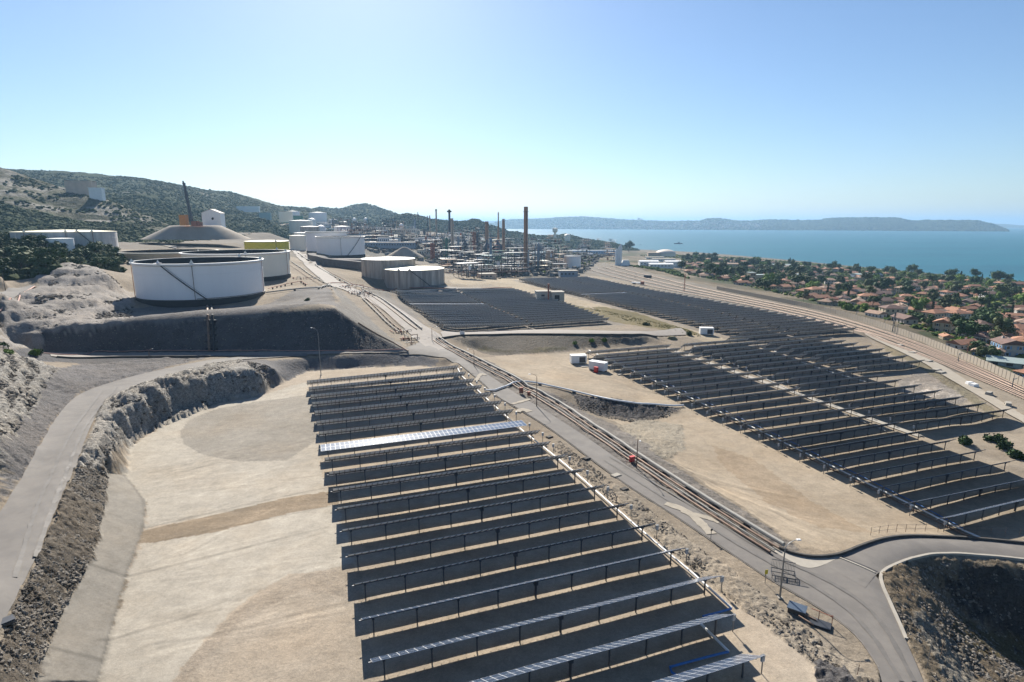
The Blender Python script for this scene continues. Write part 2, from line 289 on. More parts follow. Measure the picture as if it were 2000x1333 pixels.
# ground: colour from the kind of soil and painted shade on banks (vertex attribute), grain and stones from noise
def ground_mat():
    m, t, b = newmat('ground_soil')
    tc = N(t, 'ShaderNodeTexCoord').outputs['Object']
    at = N(t, 'ShaderNodeAttribute'); at.attribute_name = 'soil'
    col = at.outputs['Color']; gr = at.outputs['Alpha']
    big = mrange(t, noise(t, tc, .04, 6, .65), .3, .7, .80, 1.16)
    mid = mrange(t, noise(t, tc, .45, 6, .78), .3, .7, .80, 1.18)
    fine = noise(t, tc, 2.6, 4, .75)
    stone = noise(t, tc, 6.5, 2, .8)
    k = math_(t, 'MULTIPLY', big, mid)
    amp = mrange(t, gr, 0, 1, .22, .8)
    f2 = math_(t, 'MULTIPLY', math_(t, 'SUBTRACT', fine, .5), math_(t, 'MULTIPLY', amp, 2.2))
    s2 = math_(t, 'MULTIPLY', math_(t, 'SUBTRACT', stone, .5), math_(t, 'MULTIPLY', amp, 2.0))
    k = math_(t, 'MULTIPLY', k, math_(t, 'MAXIMUM', math_(t, 'ADD', 1.0, math_(t, 'ADD', f2, s2)), .18))
    cc = N(t, 'ShaderNodeCombineColor')
    for i in range(3): t.links.new(k, cc.inputs[i])
    o = mixc(t, 1.0, col, cc.outputs[0], 'MULTIPLY')
    mpp = N(t, 'ShaderNodeMapping'); t.links.new(tc, mpp.inputs[0]); mpp.inputs['Rotation'].default_value = (0, 0, -.35); mpp.inputs['Scale'].default_value = (.05, .6, .05)
    o = mixc(t, mrange(t, noise(t, mpp.outputs[0], 1.0, 5, .65), .5, .66, 0, .22), o, mixc(t, 1.0, o, (.78, .76, .74), 'MULTIPLY'))
    o = mixc(t, mrange(t, noise(t, mpp.outputs[0], 2.3, 4, .6), .55, .65, 0, .3), o, mixc(t, 1.0, o, (1.14, 1.13, 1.12), 'MULTIPLY'))
    nd = N(t, 'ShaderNodeTexNoise'); nd.inputs['Scale'].default_value = .8; nd.inputs['Detail'].default_value = 3; t.links.new(tc, nd.inputs['Vector'])
    va = N(t, 'ShaderNodeVectorMath', operation='SCALE'); t.links.new(nd.outputs['Color'], va.inputs[0]); va.inputs['Scale'].default_value = 2.2
    vb = N(t, 'ShaderNodeVectorMath', operation='ADD'); t.links.new(tc, vb.inputs[0]); t.links.new(va.outputs[0], vb.inputs[1])
    ve = N(t, 'ShaderNodeTexVoronoi'); ve.feature = 'DISTANCE_TO_EDGE'; ve.inputs['Scale'].default_value = .75; t.links.new(vb.outputs[0], ve.inputs['Vector'])
    crack = math_(t, 'MULTIPLY', mrange(t, ve.outputs['Distance'], .0, .09, .6, 0), mrange(t, gr, .86, 1, 0, 1))
    o = mixc(t, crack, o, mixc(t, 1.0, o, (.35, .33, .32), 'MULTIPLY'))
    warm = mrange(t, noise(t, tc, .06, 4, .6), .45, .7, 0, .35)
    o = mixc(t, warm, o, mixc(t, 1.0, o, (1.06, .93, .78), 'MULTIPLY'))
    t.links.new(o, b.inputs['Base Color']); b.inputs['Roughness'].default_value = .95
    b.inputs['Specular IOR Level'].default_value = .15
    bp = N(t, 'ShaderNodeBump'); bp.inputs['Distance'].default_value = .35
    t.links.new(mrange(t, gr, 0, 1, .12, .9), bp.inputs['Strength'])
    vo = N(t, 'ShaderNodeTexVoronoi'); vo.inputs['Scale'].default_value = 1.1; t.links.new(tc, vo.inputs['Vector'])
    t.links.new(math_(t, 'ADD', math_(t, 'ADD', noise(t, tc, 1.4, 5, .75), math_(t, 'MULTIPLY', math_(t, 'MULTIPLY', vo.outputs['Distance'], gr), .9)), math_(t, 'MULTIPLY', stone, .4)), bp.inputs['Height'])
    t.links.new(bp.outputs[0], b.inputs['Normal'])
    return m
M_GROUND = ground_mat()
M_ASPH = mat('old_asphalt', (.19, .17, .152), .9, var=.2, scale=.25, bump=.1, bscale=12, dirt=(.23, .205, .18))
M_ASPH2 = mat('grey_asphalt', (.125, .115, .106), .9, var=.2, scale=.12, bump=.1, bscale=12, dirt=(.175, .16, .142))
M_CONC = mat('concrete', (.30, .275, .235), .9, var=.15, scale=.5, bump=.1, bscale=6)
M_CONCD = mat('dark_kerb', (.06, .055, .05), .9, var=.3, scale=.5)
M_WHITE = mat('white_paint', (.70, .70, .69), .5, var=.08, scale=.5)
M_PIPE = mat('pale_pipe', (.27, .26, .235), .8, metal=.1, var=.2, scale=.4)
M_PIPER = mat('rusty_pipe', (.20, .13, .09), .7, metal=.2, var=.4, scale=.6)
M_RUST = mat('rust_red', (.28, .10, .06), .8, var=.3)
M_STEEL = mat('dark_steel', (.055, .06, .07), .5, metal=.6, var=.2)
M_GALV = mat('galvanised_steel', (.22, .225, .23), .45, metal=.7, var=.15)
M_BLUE = mat('blue_conduit', (.03, .13, .36), .5, var=.15)
M_RED = mat('red_paint', (.5, .03, .03), .5, var=.15)
M_BLACK = mat('black_paint_and_shade', (.02, .02, .022), .7, var=.2)

# ---------------------------------------------------------------- object helpers
def tag(o, label=None, cat=None, group=None, kind=None):
    if label: o['label'] = label
    if cat: o['category'] = cat
    if group: o['group'] = group
    if kind: o['kind'] = kind
    return o
class MB:                                  # gathers shapes into one mesh
    def __init__(s): s.v = []; s.f = []; s.m = []; s.mats = []; s.mi = 0; s.smooth = []; s.sm = False
    def mat(s, m):
        if m not in s.mats: s.mats.append(m)
        s.mi = s.mats.index(m); return s
    def add(s, vs, fs, smooth=None):
        b = len(s.v); s.v += [tuple(v) for v in vs]
        for f in fs: s.f.append(tuple(b+i for i in f)); s.m.append(s.mi); s.smooth.append(s.sm if smooth is None else smooth)
        return s
    def box(s, c, d, rz=0.0, rot=None, taper=1.0):
        hx, hy, hz = d[0]/2, d[1]/2, d[2]/2
        vs = []
        R = rot if rot is not None else Matrix.Rotation(rz, 3, 'Z')
        for z in (-hz, hz):
            k = taper if z > 0 else 1.0
            for x, y in ((-hx*k, -hy*k), (hx*k, -hy*k), (hx*k, hy*k), (-hx*k, hy*k)):
                vs.append(Vector(c)+R @ Vector((x, y, z)))
        return s.add(vs, [(3, 2, 1, 0), (4, 5, 6, 7), (0, 1, 5, 4), (1, 2, 6, 5), (2, 3, 7, 6), (3, 0, 4, 7)], False)
    def bar(s, a, b, w, h=None, n=4):
        a = Vector(a); b = Vector(b); d = b-a
        if d.length < 1e-6: return s
        q = d.to_track_quat('Z', 'Y').to_matrix(); h = h or w
        if n == 4: ring = [(-w/2, -h/2), (w/2, -h/2), (w/2, h/2), (-w/2, h/2)]
        else: ring = [(math.cos(2*math.pi*i/n)*w/2, math.sin(2*math.pi*i/n)*h/2) for i in range(n)]
        vs = [a+q @ Vector((x, y, 0)) for x, y in ring]+[b+q @ Vector((x, y, 0)) for x, y in ring]
        fs = [(i, (i+1) % n, n+(i+1) % n, n+i) for i in range(n)]+[tuple(range(n-1, -1, -1)), tuple(range(n, 2*n))]
        return s.add(vs, fs, n > 4)
    def tube(s, pts, r, n=8):
        pts = [Vector(p) for p in pts]; b = len(s.v); vs = []
        for i, p in enumerate(pts):
            t = (pts[min(i+1, len(pts)-1)]-pts[max(i-1, 0)]).normalized()
            side = t.cross(Vector((0, 0, 1)))
            if side.length < 1e-3: side = Vector((1, 0, 0))
            side.normalize(); up = side.cross(t)
            for k in range(n):
                a = 2*math.pi*k/n; vs.append(p+side*math.cos(a)*r+up*math.sin(a)*r)
        fs = []
        for i in range(len(pts)-1):
            for k in range(n): fs.append((i*n+k, i*n+(k+1) % n, (i+1)*n+(k+1) % n, (i+1)*n+k))
        fs += [tuple(range(n-1, -1, -1)), tuple(range((len(pts)-1)*n, len(pts)*n))]
        return s.add(vs, fs, True)
    def lathe(s, prof, c=(0, 0, 0), n=24, cap=True, a0=0.0, a1=2*math.pi):
        full = abs(a1-a0-2*math.pi) < 1e-6; m = n if full else n+1; vs = []
        for r, z in prof:
            for k in range(m):
                a = a0+(a1-a0)*k/n; vs.append((c[0]+r*math.cos(a), c[1]+r*math.sin(a), c[2]+z))
        fs = []
        for i in range(len(prof)-1):
            for k in range(n if full else m-1): fs.append((i*m+k, i*m+(k+1) % m, (i+1)*m+(k+1) % m, (i+1)*m+k))
        if cap and full:
            if prof[0][0] > 1e-4: fs.append(tuple(range(m-1, -1, -1)))
            if prof[-1][0] > 1e-4: fs.append(tuple(range((len(prof)-1)*m, len(prof)*m)))
        return s.add(vs, fs, True)
    def mesh(s, name):
        me = bpy.data.meshes.new(name); me.from_pydata([tuple(v) for v in s.v], [], s.f)
        for m in s.mats: me.materials.append(m)
        me.polygons.foreach_set('material_index', s.m); me.polygons.foreach_set('use_smooth', s.smooth)
        me.update()
        if any(s.smooth) and hasattr(me, 'set_sharp_from_angle'): me.set_sharp_from_angle(angle=R_(40))
        return me
    def build(s, name, parent=None, loc=None, rz=0.0):
        o = bpy.data.objects.new(name, s.mesh(name)); C.objects.link(o)
        if parent: o.parent = parent
        if loc is not None: o.location = loc
        o.rotation_euler.z = rz
        return o
def link(name, me, parent=None, loc=None, rz=0.0):
    o = bpy.data.objects.new(name, me); C.objects.link(o)
    if parent: o.parent = parent
    if loc is not None: o.location = loc
    o.rotation_euler.z = rz; return o
def empty(name, loc, rz=0.0, **kw):
    o = bpy.data.objects.new(name, None); C.objects.link(o); o.location = loc; o.rotation_euler.z = rz
    tag(o, **kw); return o
def kids(o): return [c for c in bpy.data.objects if c.parent == o]
_kidc = {}
def copy_tree(o, loc, rz=None, label=None, scale=None, group=None):
    if o.name not in _kidc: _kidc[o.name] = [(c, kids(c)) for c in kids(o)]
    r = o.copy(); C.objects.link(r); r.location = loc
    if rz is not None: r.rotation_euler.z = rz
    if label: r['label'] = label
    if group: r['group'] = group
    if scale: r.scale = scale
    for c, gs in _kidc[o.name]:
        n = c.copy(); C.objects.link(n); n.parent = r
        for g in gs:
            q = g.copy(); C.objects.link(q); q.parent = n
    return r
def np_mesh(name, V, F, mats, smooth=True, attr=None):
    me = bpy.data.meshes.new(name); V = np.asarray(V, np.float32); F = np.asarray(F, np.int32)
    me.vertices.add(len(V)); me.vertices.foreach_set('co', V.ravel())
    k = F.shape[1]; me.loops.add(F.size); me.loops.foreach_set('vertex_index', F.ravel())
    me.polygons.add(len(F)); me.polygons.foreach_set('loop_start', np.arange(0, F.size, k, dtype=np.int32))
    me.polygons.foreach_set('loop_total', np.full(len(F), k, np.int32))
    me.polygons.foreach_set('use_smooth', np.full(len(F), smooth, bool))
    for m in mats: me.materials.append(m)
    if attr is not None:
        a = me.attributes.new('soil', 'FLOAT_COLOR', 'POINT'); a.data.foreach_set('color', np.asarray(attr, np.float32).ravel())
    me.update(); me.validate(); return me
def gridfaces(nu, nv):
    i = np.arange(nu-1)[:, None]*nv+np.arange(nv-1)[None, :]
    return np.stack([i, i+nv, i+nv+1, i+1], -1).reshape(-1, 4)

# ---------------------------------------------------------------- soil zones (material boundaries on the ground, shaded banks darkened in colour)
PALE = (.66, .56, .44); CONCF = (.70, .635, .53); APRON = (.43, .395, .34); GRAVEL = (.27, .25, .245); DGRAVEL = (.20, .19, .19)
SCREE = (.30, .27, .23); ROCK = (.56, .53, .48); BROWN = (.27, .20, .14); SCRUB = (.16, .14, .08); TAN = (.50, .41, .30)
BALLAST = (.34, .30, .245); VILL = (.20, .17, .11); SAND = (.60, .50, .36)
def W(P): return [pix(*p) for p in P]
IDN = {ROCK: 1, (.175, .17, .175): 2, (.50, .46, .42): 3, (.13, .125, .115): 1, (.52, .49, .44): 1, SCREE: 4, (.26, .25, .25): 2, (.36, .335, .30): 2, APRON: 5, CONCF: 5, (.25, .22, .18): 2}
def rnpoly(P): return [rn(*p) for p in P]
JX = GX+1.7*fbm(GX*.25, GY*.25, 3, 5)+GD*.012*fbm(GX*1.1, GY*1.1, 3, 9)
JY = GY+1.7*fbm(GX*.25+40, GY*.25, 3, 6)+GD*.012*fbm(GX*1.1+9, GY*1.1, 3, 8)
SX = GX+.2*fbm(GX*.5, GY*.5, 2, 5); SY = GY+.2*fbm(GX*.5+40, GY*.5, 2, 6)
ID = np.zeros(GX.shape, int)
COL = np.zeros(GX.shape+(4,)); COL[..., :3] = (.44, .37, .285); COL[..., 3] = .45
def zone(P, col, gr, jit=True, world=False, mix=1.0):
    Q = P if world else W(P)
    k = inpoly(JX if jit else SX, JY if jit else SY, Q)
    COL[k, :3] = COL[k, :3]*(1-mix)+np.array(col)*mix; ID[k] = IDN.get(col, 0); COL[k, 3] = COL[k, 3]*(1-mix)+gr*mix
# far refinery floor, plateau, village, shore
far = (GD > 640); COL[far, :3] = (.30, .26, .21)
vk = (GX > 60) & (hgt(GX, GY) < -8.6) & (GD > 240); COL[vk, :3] = VILL; COL[vk, 3] = .7
f = fbm(GX*.02, GY*.02, 3, 33); k = vk & (f > .08); COL[k, :3] = (.33, .27, .19)
k = vk & (f < -.12); COL[k, :3] = (.09, .11, .045)
k = (hgt(GX, GY) < -36.5) & (GX > 60); COL[k, :3] = (.30, .26, .20)
zone([(700, 490), (760, 470), (900, 478), (1100, 474), (1190, 498), (1140, 535), (1060, 545), (1000, 542), (930, 538), (880, 522), (800, 502), (740, 505)], (.17, .155, .13), .7)
# railway terrace
zone([(1150, 512), (1230, 520), (1320, 545), (1420, 566), (1500, 584), (1600, 604), (1700, 632), (1800, 668), (1900, 712), (2060, 790), (2060, 870), (1940, 800), (1850, 755), (1790, 712), (1700, 664), (1600, 634), (1500, 610), (1400, 592), (1300, 570), (1200, 545)], BALLAST, .55)
zone([(1160, 519), (1250, 545), (1340, 565), (1460, 590), (1600, 622), (1690, 645), (1700, 652), (1600, 632), (1480, 604), (1380, 585), (1280, 563), (1180, 542), (1140, 528)], (.33, .30, .26), .5)
zone([(1690, 655), (1780, 690), (1900, 745), (2060, 830), (2100, 960), (2040, 960), (1990, 850), (1880, 780), (1780, 720), (1700, 668)], (.50, .44, .36), .5)
zone([(1700, 660), (1760, 685), (1830, 735), (1900, 790), (1960, 815), (1990, 850), (1960, 860), (1880, 820), (1800, 750), (1740, 705)], TAN, .4)
# strips and platforms
zone([(880, 545), (1010, 540), (1060, 560), (1400, 650), (1560, 690), (1480, 690), (1300, 645), (1200, 610), (1080, 590), (960, 556), (880, 556)], SAND, .2)
zone(rnpoly([(52, 252), (152, 252), (153, 420), (50, 422)]), (.36, .32, .27), .4, world=True)
zone(rnpoly([(180, 200), (257, 200), (262, 512), (180, 512)]), (.42, .36, .29), .4, world=True)
zone(rnpoly([(98, 50), (186, 50), (225, 130), (226, 202), (95, 206)]), (.52, .44, .34), .25, world=True)
zone([(1180, 600), (1240, 610), (1330, 640), (1370, 655), (1330, 655), (1250, 628), (1150, 600)], (.24, .20, .09), .6)
zone([(1090, 590), (1190, 610), (1340, 645), (1310, 650), (1180, 625), (1105, 600)], (.30, .25, .13), .6)
zone([(880, 715), (980, 695), (1080, 690), (1160, 685), (1250, 676), (1300, 700), (1400, 770), (1500, 840), (1600, 900), (1730, 980), (1900, 1056), (1760, 1050), (1640, 1078), (1560, 1065), (1450, 990), (1330, 910), (1230, 840), (1160, 780), (1050, 745), (960, 720)], (.60, .50, .375), .16)
zone([(1390, 870), (1480, 900), (1560, 960), (1640, 1010), (1720, 1045), (1600, 1030), (1500, 980), (1420, 920)], (.48, .36, .24), .25, mix=.55)
zone([(1150, 830), (1250, 815), (1330, 830), (1340, 880), (1290, 900), (1220, 880)], (.50, .45, .36), .9, mix=.8)
zone([(1120, 770), (1220, 784), (1330, 800), (1300, 812), (1240, 822), (1180, 812), (1135, 795)], DGRAVEL, 1)
zone([(880, 662), (1000, 653), (1280, 658), (1290, 664), (1200, 674), (1080, 688), (960, 694), (925, 684)], (.25, .22, .18), .9)
zone([(930, 685), (1050, 690), (1100, 684), (1120, 676), (1010, 686), (940, 676)], (.14, .13, .06), .8, mix=.6)
zone([(1752, 745), (1790, 728), (1850, 735), (1900, 762), (1880, 790), (1800, 800), (1755, 775)], (.38, .34, .30), .8, mix=.85)
zone([(1735, 672), (1800, 700), (1860, 735), (1900, 770), (1960, 812), (1945, 818), (1880, 775), (1820, 735), (1770, 705), (1725, 685)], (.26, .225, .12), .8, mix=.6)
# pipeline gravel
zone([(855, 668), (905, 688), (960, 708), (1050, 760), (1120, 790), (1200, 830), (1300, 900), (1400, 965), (1500, 1030), (1560, 1072), (1525, 1082), (1400, 1015), (1280, 945), (1180, 885), (1100, 830), (1020, 780), (930, 722), (850, 680)], (.32, .29, .26), .7)
# the left basin
zone([(240, 870), (290, 846), (360, 806), (435, 783), (512, 770), (560, 740), (600, 723), (770, 713), (860, 716), (960, 790), (1100, 880), (1220, 970), (1350, 1060), (1450, 1130), (1560, 1230), (1640, 1333), (1700, 1420), (60, 1420), (190, 1333), (246, 1126), (281, 1031), (284, 978), (243, 927)], PALE, .14)
zone([(243, 930), (251, 870), (360, 808), (512, 772), (600, 745), (620, 850), (640, 960), (660, 1010), (450, 1000), (290, 1032), (284, 978)], CONCF, .10)
zone([(192, 1333), (246, 1126), (285, 1050), (450, 1010), (660, 985), (680, 1060), (700, 1110), (560, 1120), (470, 1180), (400, 1250), (340, 1333), (320, 1420), (150, 1420)], CONCF, .08)
zone([(351, 845), (370, 820), (420, 800), (500, 785), (600, 772), (615, 800), (620, 860), (560, 900), (470, 902), (400, 890), (360, 868)], (.50, .455, .385), .25, False)
zone([(244, 1034), (400, 1010), (560, 972), (660, 958), (662, 985), (560, 1004), (420, 1040), (300, 1060), (262, 1058)], (.44, .35, .25), .3, False)
zone([(335, 1345), (375, 1280), (436, 1219), (498, 1168), (598, 1124), (690, 1100), (760, 1420), (300, 1420)], (.60, .515, .41), .3, False)
zone([(345, 1333), (380, 1275), (440, 1215), (500, 1165), (600, 1120), (700, 1105), (720, 1180), (600, 1150), (480, 1210), (400, 1290), (370, 1333)], (.52, .435, .34), .45, mix=.6)
zone([(60, 1420), (190, 1333), (246, 1126), (281, 1031), (284, 978), (243, 927), (206, 919), (202, 998), (174, 1101), (128, 1183), (64, 1333), (0, 1420)], APRON, .05, False)
zone([(1180, 935), (1260, 990), (1340, 1050), (1420, 1110), (1500, 1170), (1580, 1235), (1660, 1290), (1700, 1333), (1620, 1333), (1540, 1260), (1450, 1190), (1350, 1110), (1230, 1010)], (.50, .43, .34), .75)
zone([(1590, 1280), (1640, 1310), (1680, 1350), (1590, 1360)], DGRAVEL, 1)
zone([(1000, 805), (1080, 860), (1200, 950), (1180, 960), (1060, 870), (980, 812)], (.44, .36, .27), .5, mix=.7)
# scree between the upper road and the apron, cliffs
zone([(-40, 1420), (0, 1255), (31, 1183), (77, 1085), (110, 1009), (138, 942), (169, 870), (190, 819), (205, 781), (230, 790), (235, 860), (215, 915), (202, 998), (174, 1101), (128, 1183), (64, 1333), (20, 1420)], (.235, .20, .16), 1)
zone([(150, 915), (205, 781), (256, 756), (394, 716), (470, 705), (540, 735), (510, 770), (435, 783), (287, 846), (245, 870), (205, 920)], ROCK, 1)
zone([(0, 1003), (31, 952), (67, 896), (102, 829), (133, 788), (159, 768), (205, 752), (400, 700), (200, 696), (110, 720), (80, 760), (40, 830), (0, 900)], (.27, .255, .25), .9)
zone([(-200, 950), (0, 900), (45, 830), (85, 760), (110, 722), (60, 700), (0, 690), (-200, 680)], (.52, .49, .44), 1)
zone([(460, 700), (540, 705), (600, 700), (795, 688), (860, 700), (850, 716), (768, 714), (600, 724), (540, 752), (500, 735)], (.26, .25, .25), .6)
# embankment, bund, mound
zone([(20, 690), (85, 645), (240, 637), (400, 625), (600, 609), (656, 604), (800, 688), (640, 689), (400, 690)], (.175, .17, .175), .85)  # grey gravel with the face's shade put into the colour; sunlit flank lighter
zone([(656, 604), (665, 588), (645, 558), (668, 572), (700, 600), (740, 640), (800, 688)], (.36, .335, .30), .6)
zone([(0, 690), (85, 646), (240, 637), (262, 610), (262, 575), (216, 543), (171, 520), (108, 518), (90, 524), (70, 562), (35, 577), (0, 608)], (.50, .46, .42), .7)
zone([(240, 637), (262, 605), (290, 598), (510, 597), (560, 575), (640, 556), (660, 600), (520, 616)], (.30, .28, .265), .5)
zone([(660, 560), (700, 566), (760, 568), (760, 575), (800, 605), (835, 645), (790, 625), (740, 590)], (.35, .32, .28), .6)
zone([(630, 515), (760, 515), (830, 565), (700, 566), (640, 545)], (.42, .35, .26), .5)
# pit
zone([(1716, 1121), (1755, 1102), (1846, 1086), (2000, 1098), (2100, 1110), (2200, 1420), (1860, 1420), (1807, 1333), (1769, 1251), (1737, 1181)], (.30, .245, .175), .85)
zone([(1800, 1190), (1840, 1230), (1900, 1290), (1920, 1360), (1860, 1360), (1820, 1280), (1780, 1210)], (.46, .42, .35), 1)
zone([(1840, 1130), (1900, 1110), (2000, 1115), (2100, 1130), (2100, 1290), (2000, 1260), (1930, 1225), (1870, 1190)], (.13, .125, .115), 1)  # shade of the steep bank painted in as a darker ground colour
zone([(1870, 1200), (1930, 1235), (2000, 1260), (2100, 1300), (2100, 1340), (2000, 1310), (1920, 1280), (1860, 1230)], (.16, .135, .06), 1, mix=.7)

L4R4 = None
L4 = [(780, 694), (830, 692), (886, 704), (940, 745), (970, 776), (1015, 800), (1072, 836), (1105, 860), (1144, 889), (1180, 916), (1230, 952), (1300, 996), (1366, 1040), (1457, 1101), (1510, 1136), (1573, 1171), (1629, 1206), (1678, 1244), (1716, 1303), (1730, 1370)]
R4 = [(850, 650), (868, 678), (925, 716), (975, 747), (1015, 774), (1055, 797), (1090, 819), (1135, 848), (1180, 879), (1225, 911), (1275, 948), (1330, 980), (1388, 1011), (1440, 1042), (1500, 1072), (1560, 1088), (1640, 1098), (1716, 1122), (1737, 1181), (1769, 1251), (1809, 1345)]

ROADS = {
'hillside_road': ([(-70, 1120), (0, 1003), (31, 952), (67, 896), (102, 829), (133, 788), (159, 768), (205, 752), (266, 734), (358, 714), (415, 703), (480, 697), (600, 691)], [(-60, 1333), (0, 1240), (31, 1170), (72, 1085), (104, 1009), (132, 942), (163, 870), (184, 819), (202, 783), (256, 757), (328, 736), (394, 716), (461, 703), (600, 697)]),
'embankment_road': ([(92, 690), (200, 688.5), (400, 689.5), (600, 689), (795, 686)], [(100, 697), (200, 697), (400, 697), (600, 694), (800, 690)]),
'pipeline_road': (L4, R4),
'branch_road': ([(1600, 1100), (1641, 1088), (1685, 1069), (1741, 1053), (1807, 1051), (1895, 1055), (2000, 1065), (2100, 1078)], [(1690, 1150), (1716, 1118), (1755, 1100), (1797, 1086), (1846, 1081), (1912, 1085), (2000, 1093), (2100, 1106)]),
'pale_verge': ([(1500, 1072), (1530, 1090), (1570, 1112), (1600, 1110), (1641, 1090)], [(1512, 1068), (1540, 1084), (1580, 1090), (1610, 1091), (1640, 1088.5)]),
'tank_road': ([(845, 690), (800, 652), (768, 622), (735, 597), (705, 580), (668, 566), (640, 557), (610, 533), (584, 508), (566, 488), (556, 474)], [(880, 680), (862, 655), (836, 641), (800, 617), (765, 594), (728, 578), (703, 570), (665, 553), (630, 524), (598, 500), (576, 484), (566, 474)]),
'middle_road': ([(860, 650), (900, 646), (1000, 646), (1100, 645), (1200, 648), (1280, 649), (1330, 642)], [(866, 662), (900, 656), (1000, 652), (1100, 652), (1200, 655), (1280, 657), (1345, 655)]),
'quarry_road': ([(-80, 600), (0, 571), (30, 564), (60, 558)], [(-80, 640), (0, 606), (38, 575), (72, 560)]),
'perimeter_track': ([(1680, 647), (1760, 677), (1840, 714), (1900, 752), (1960, 788), (2060, 850)], [(1690, 655), (1745, 681), (1810, 714), (1880, 756), (1945, 795), (2060, 868)]),
}
# smear the borders a little and build the sheet
dil = COL[..., 3]
Zt = np.array(hgt(GX, GY))
rg = np.clip(dil-.2, 0, 1)/.8
nr = np.minimum(1, 300/GD)
df = np.where(ID == 2, .12, 1.0); df = np.where(ID == 5, 0, df)
Zt += df*rg*nr*(1.2*fbm(GX*.22, GY*.22, 4, 3)+.8*(.5-np.abs(fbm(GX*.6, GY*.6, 3, 12))*2)*rg)
rk = (ID == 1)*np.minimum(1, 200/GD)
Zt += rk*(.9*(.35-np.abs(fbm(GX*.22, GY*.4, 5, 21))*2.2)+.7*(.3-np.abs(fbm(GX*.9, GY*.9, 3, 25))*2.2))
Zt += (ID == 3)*(3.0*(.3-np.abs(fbm(GX*.045, GY*.03, 5, 29))*2.4)+.8*(.3-np.abs(fbm(GX*.25, GY*.5, 3, 35))*2))
Zt += (ID == 4)*.7*(.3-np.abs(fbm(GX*.5, GY*.5, 4, 27))*2.2)
COL[..., :3] *= .46

def pline_paint(P, w_, f, s0=.9):
    Q = resample(smoothp(wpts(P)), 60); A = np.array([(v.x, v.y) for v in Q]); lo = A.min(0)-2; hi = A.max(0)+2
    bb = (GX > lo[0]) & (GX < hi[0]) & (GY > lo[1]) & (GY < hi[1]); x = GX[bb]+.25*fbm(GX[bb]*.4, GY[bb]*.4, 2, 5); y = GY[bb]
    D = np.full(x.shape, 9e9)
    for a, b in zip(A, A[1:]):
        d_ = b-a; t_ = np.clip(((x-a[0])*d_[0]+(y-a[1])*d_[1])/max(d_ @ d_, 1e-6), 0, 1); D = np.minimum(D, np.hypot(x-a[0]-t_*d_[0], y-a[1]-t_*d_[1]))
    k = np.clip(1.3-D/w_, 0, 1)*(.4+.6*vn(x*.5, y*.5, 8)); c_ = COL[bb]; c_[:, :3] *= (1+(f-1)*k)[:, None]; COL[bb] = c_
def resample(P, n):
    P = [Vector(p) for p in P]; L = [0]
    for a, b in zip(P, P[1:]): L.append(L[-1]+(b-a).length)
    out = []
    for i in range(n):
        s = L[-1]*i/(n-1); j = min(max(int(np.searchsorted(L, s, 'right'))-1, 0), len(P)-2)
        f = (s-L[j])/max(L[j+1]-L[j], 1e-6); out.append(P[j].lerp(P[j+1], f))
    return out
def smoothp(P, k=2):
    P = [Vector(p) for p in P]
    for _ in range(k):
        Q = [P[0]]
        for a, b in zip(P, P[1:]): Q += [a.lerp(b, .25), a.lerp(b, .75)]
        Q.append(P[-1]); P = Q
    return P
def wpts(P): return [Vector((*pix(*p), 0)) for p in P]
for P in ([(174, 1101), (246, 1126)], [(95, 1262), (200, 1290)], [(246, 1126), (420, 1085), (640, 1030)], [(197, 1250), (330, 1215), (430, 1190)], [(190, 1340), (246, 1126), (281, 1031), (284, 978), (243, 927)], [(284, 1031), (560, 968), (655, 950)], [(300, 1060), (560, 1006), (660, 986)]): pline_paint(P, .35, .66)
q = random.Random(4)
for i in range(34):
    x0 = 300+q.uniform(-20, 60); y0 = q.uniform(900, 1300); x1 = q.uniform(520, 700); y1 = y0-q.uniform(20, 110)
    for o_ in (0, 9): pline_paint([(x0, y0+o_), ((x0+x1)/2, (y0+y1)/2+q.uniform(-14, 14)*0+o_), (x1, y1+o_)], .3, q.choice([.84, .88, 1.12, 1.15]))
for i in range(26):
    x0 = q.uniform(1130, 1350); y0 = 830+(x0-1150)*.45
    pline_paint([(x0, y0), (x0+150, y0+75+q.uniform(-12, 12)), (x0+q.uniform(250, 420), y0+150+q.uniform(-25, 25))], .45, q.choice([.84, .88, 1.12, 1.16]))
for i in range(14):
    cx_, cy_ = 1820+q.uniform(-35, 35), 762+q.uniform(-12, 12); pline_paint([(cx_+55*math.cos(a)*q.uniform(.5, 1), cy_+16*math.sin(a)*q.uniform(.6, 1)) for a in np.linspace(0, 5, 8)], .5, 1.35)
for i in range(10):
    x0 = q.uniform(1020, 1100); pline_paint([(x0, 715+q.uniform(-8, 10)), (x0+120, 735+q.uniform(0, 20)), (x0+230, 775)], .5, q.choice([.86, 1.12]))
_q = np.isin(ID, (1, 3)); Zt += _q*.45*np.sin(Zt*np.where(ID == 3, 1.9, 3.2)+4*fbm(GX*.06, GY*.06, 3, 66))+(ID == 3)*.9*(.3-np.abs(fbm(GX*.35, GY*.25, 4, 67))*2.3)
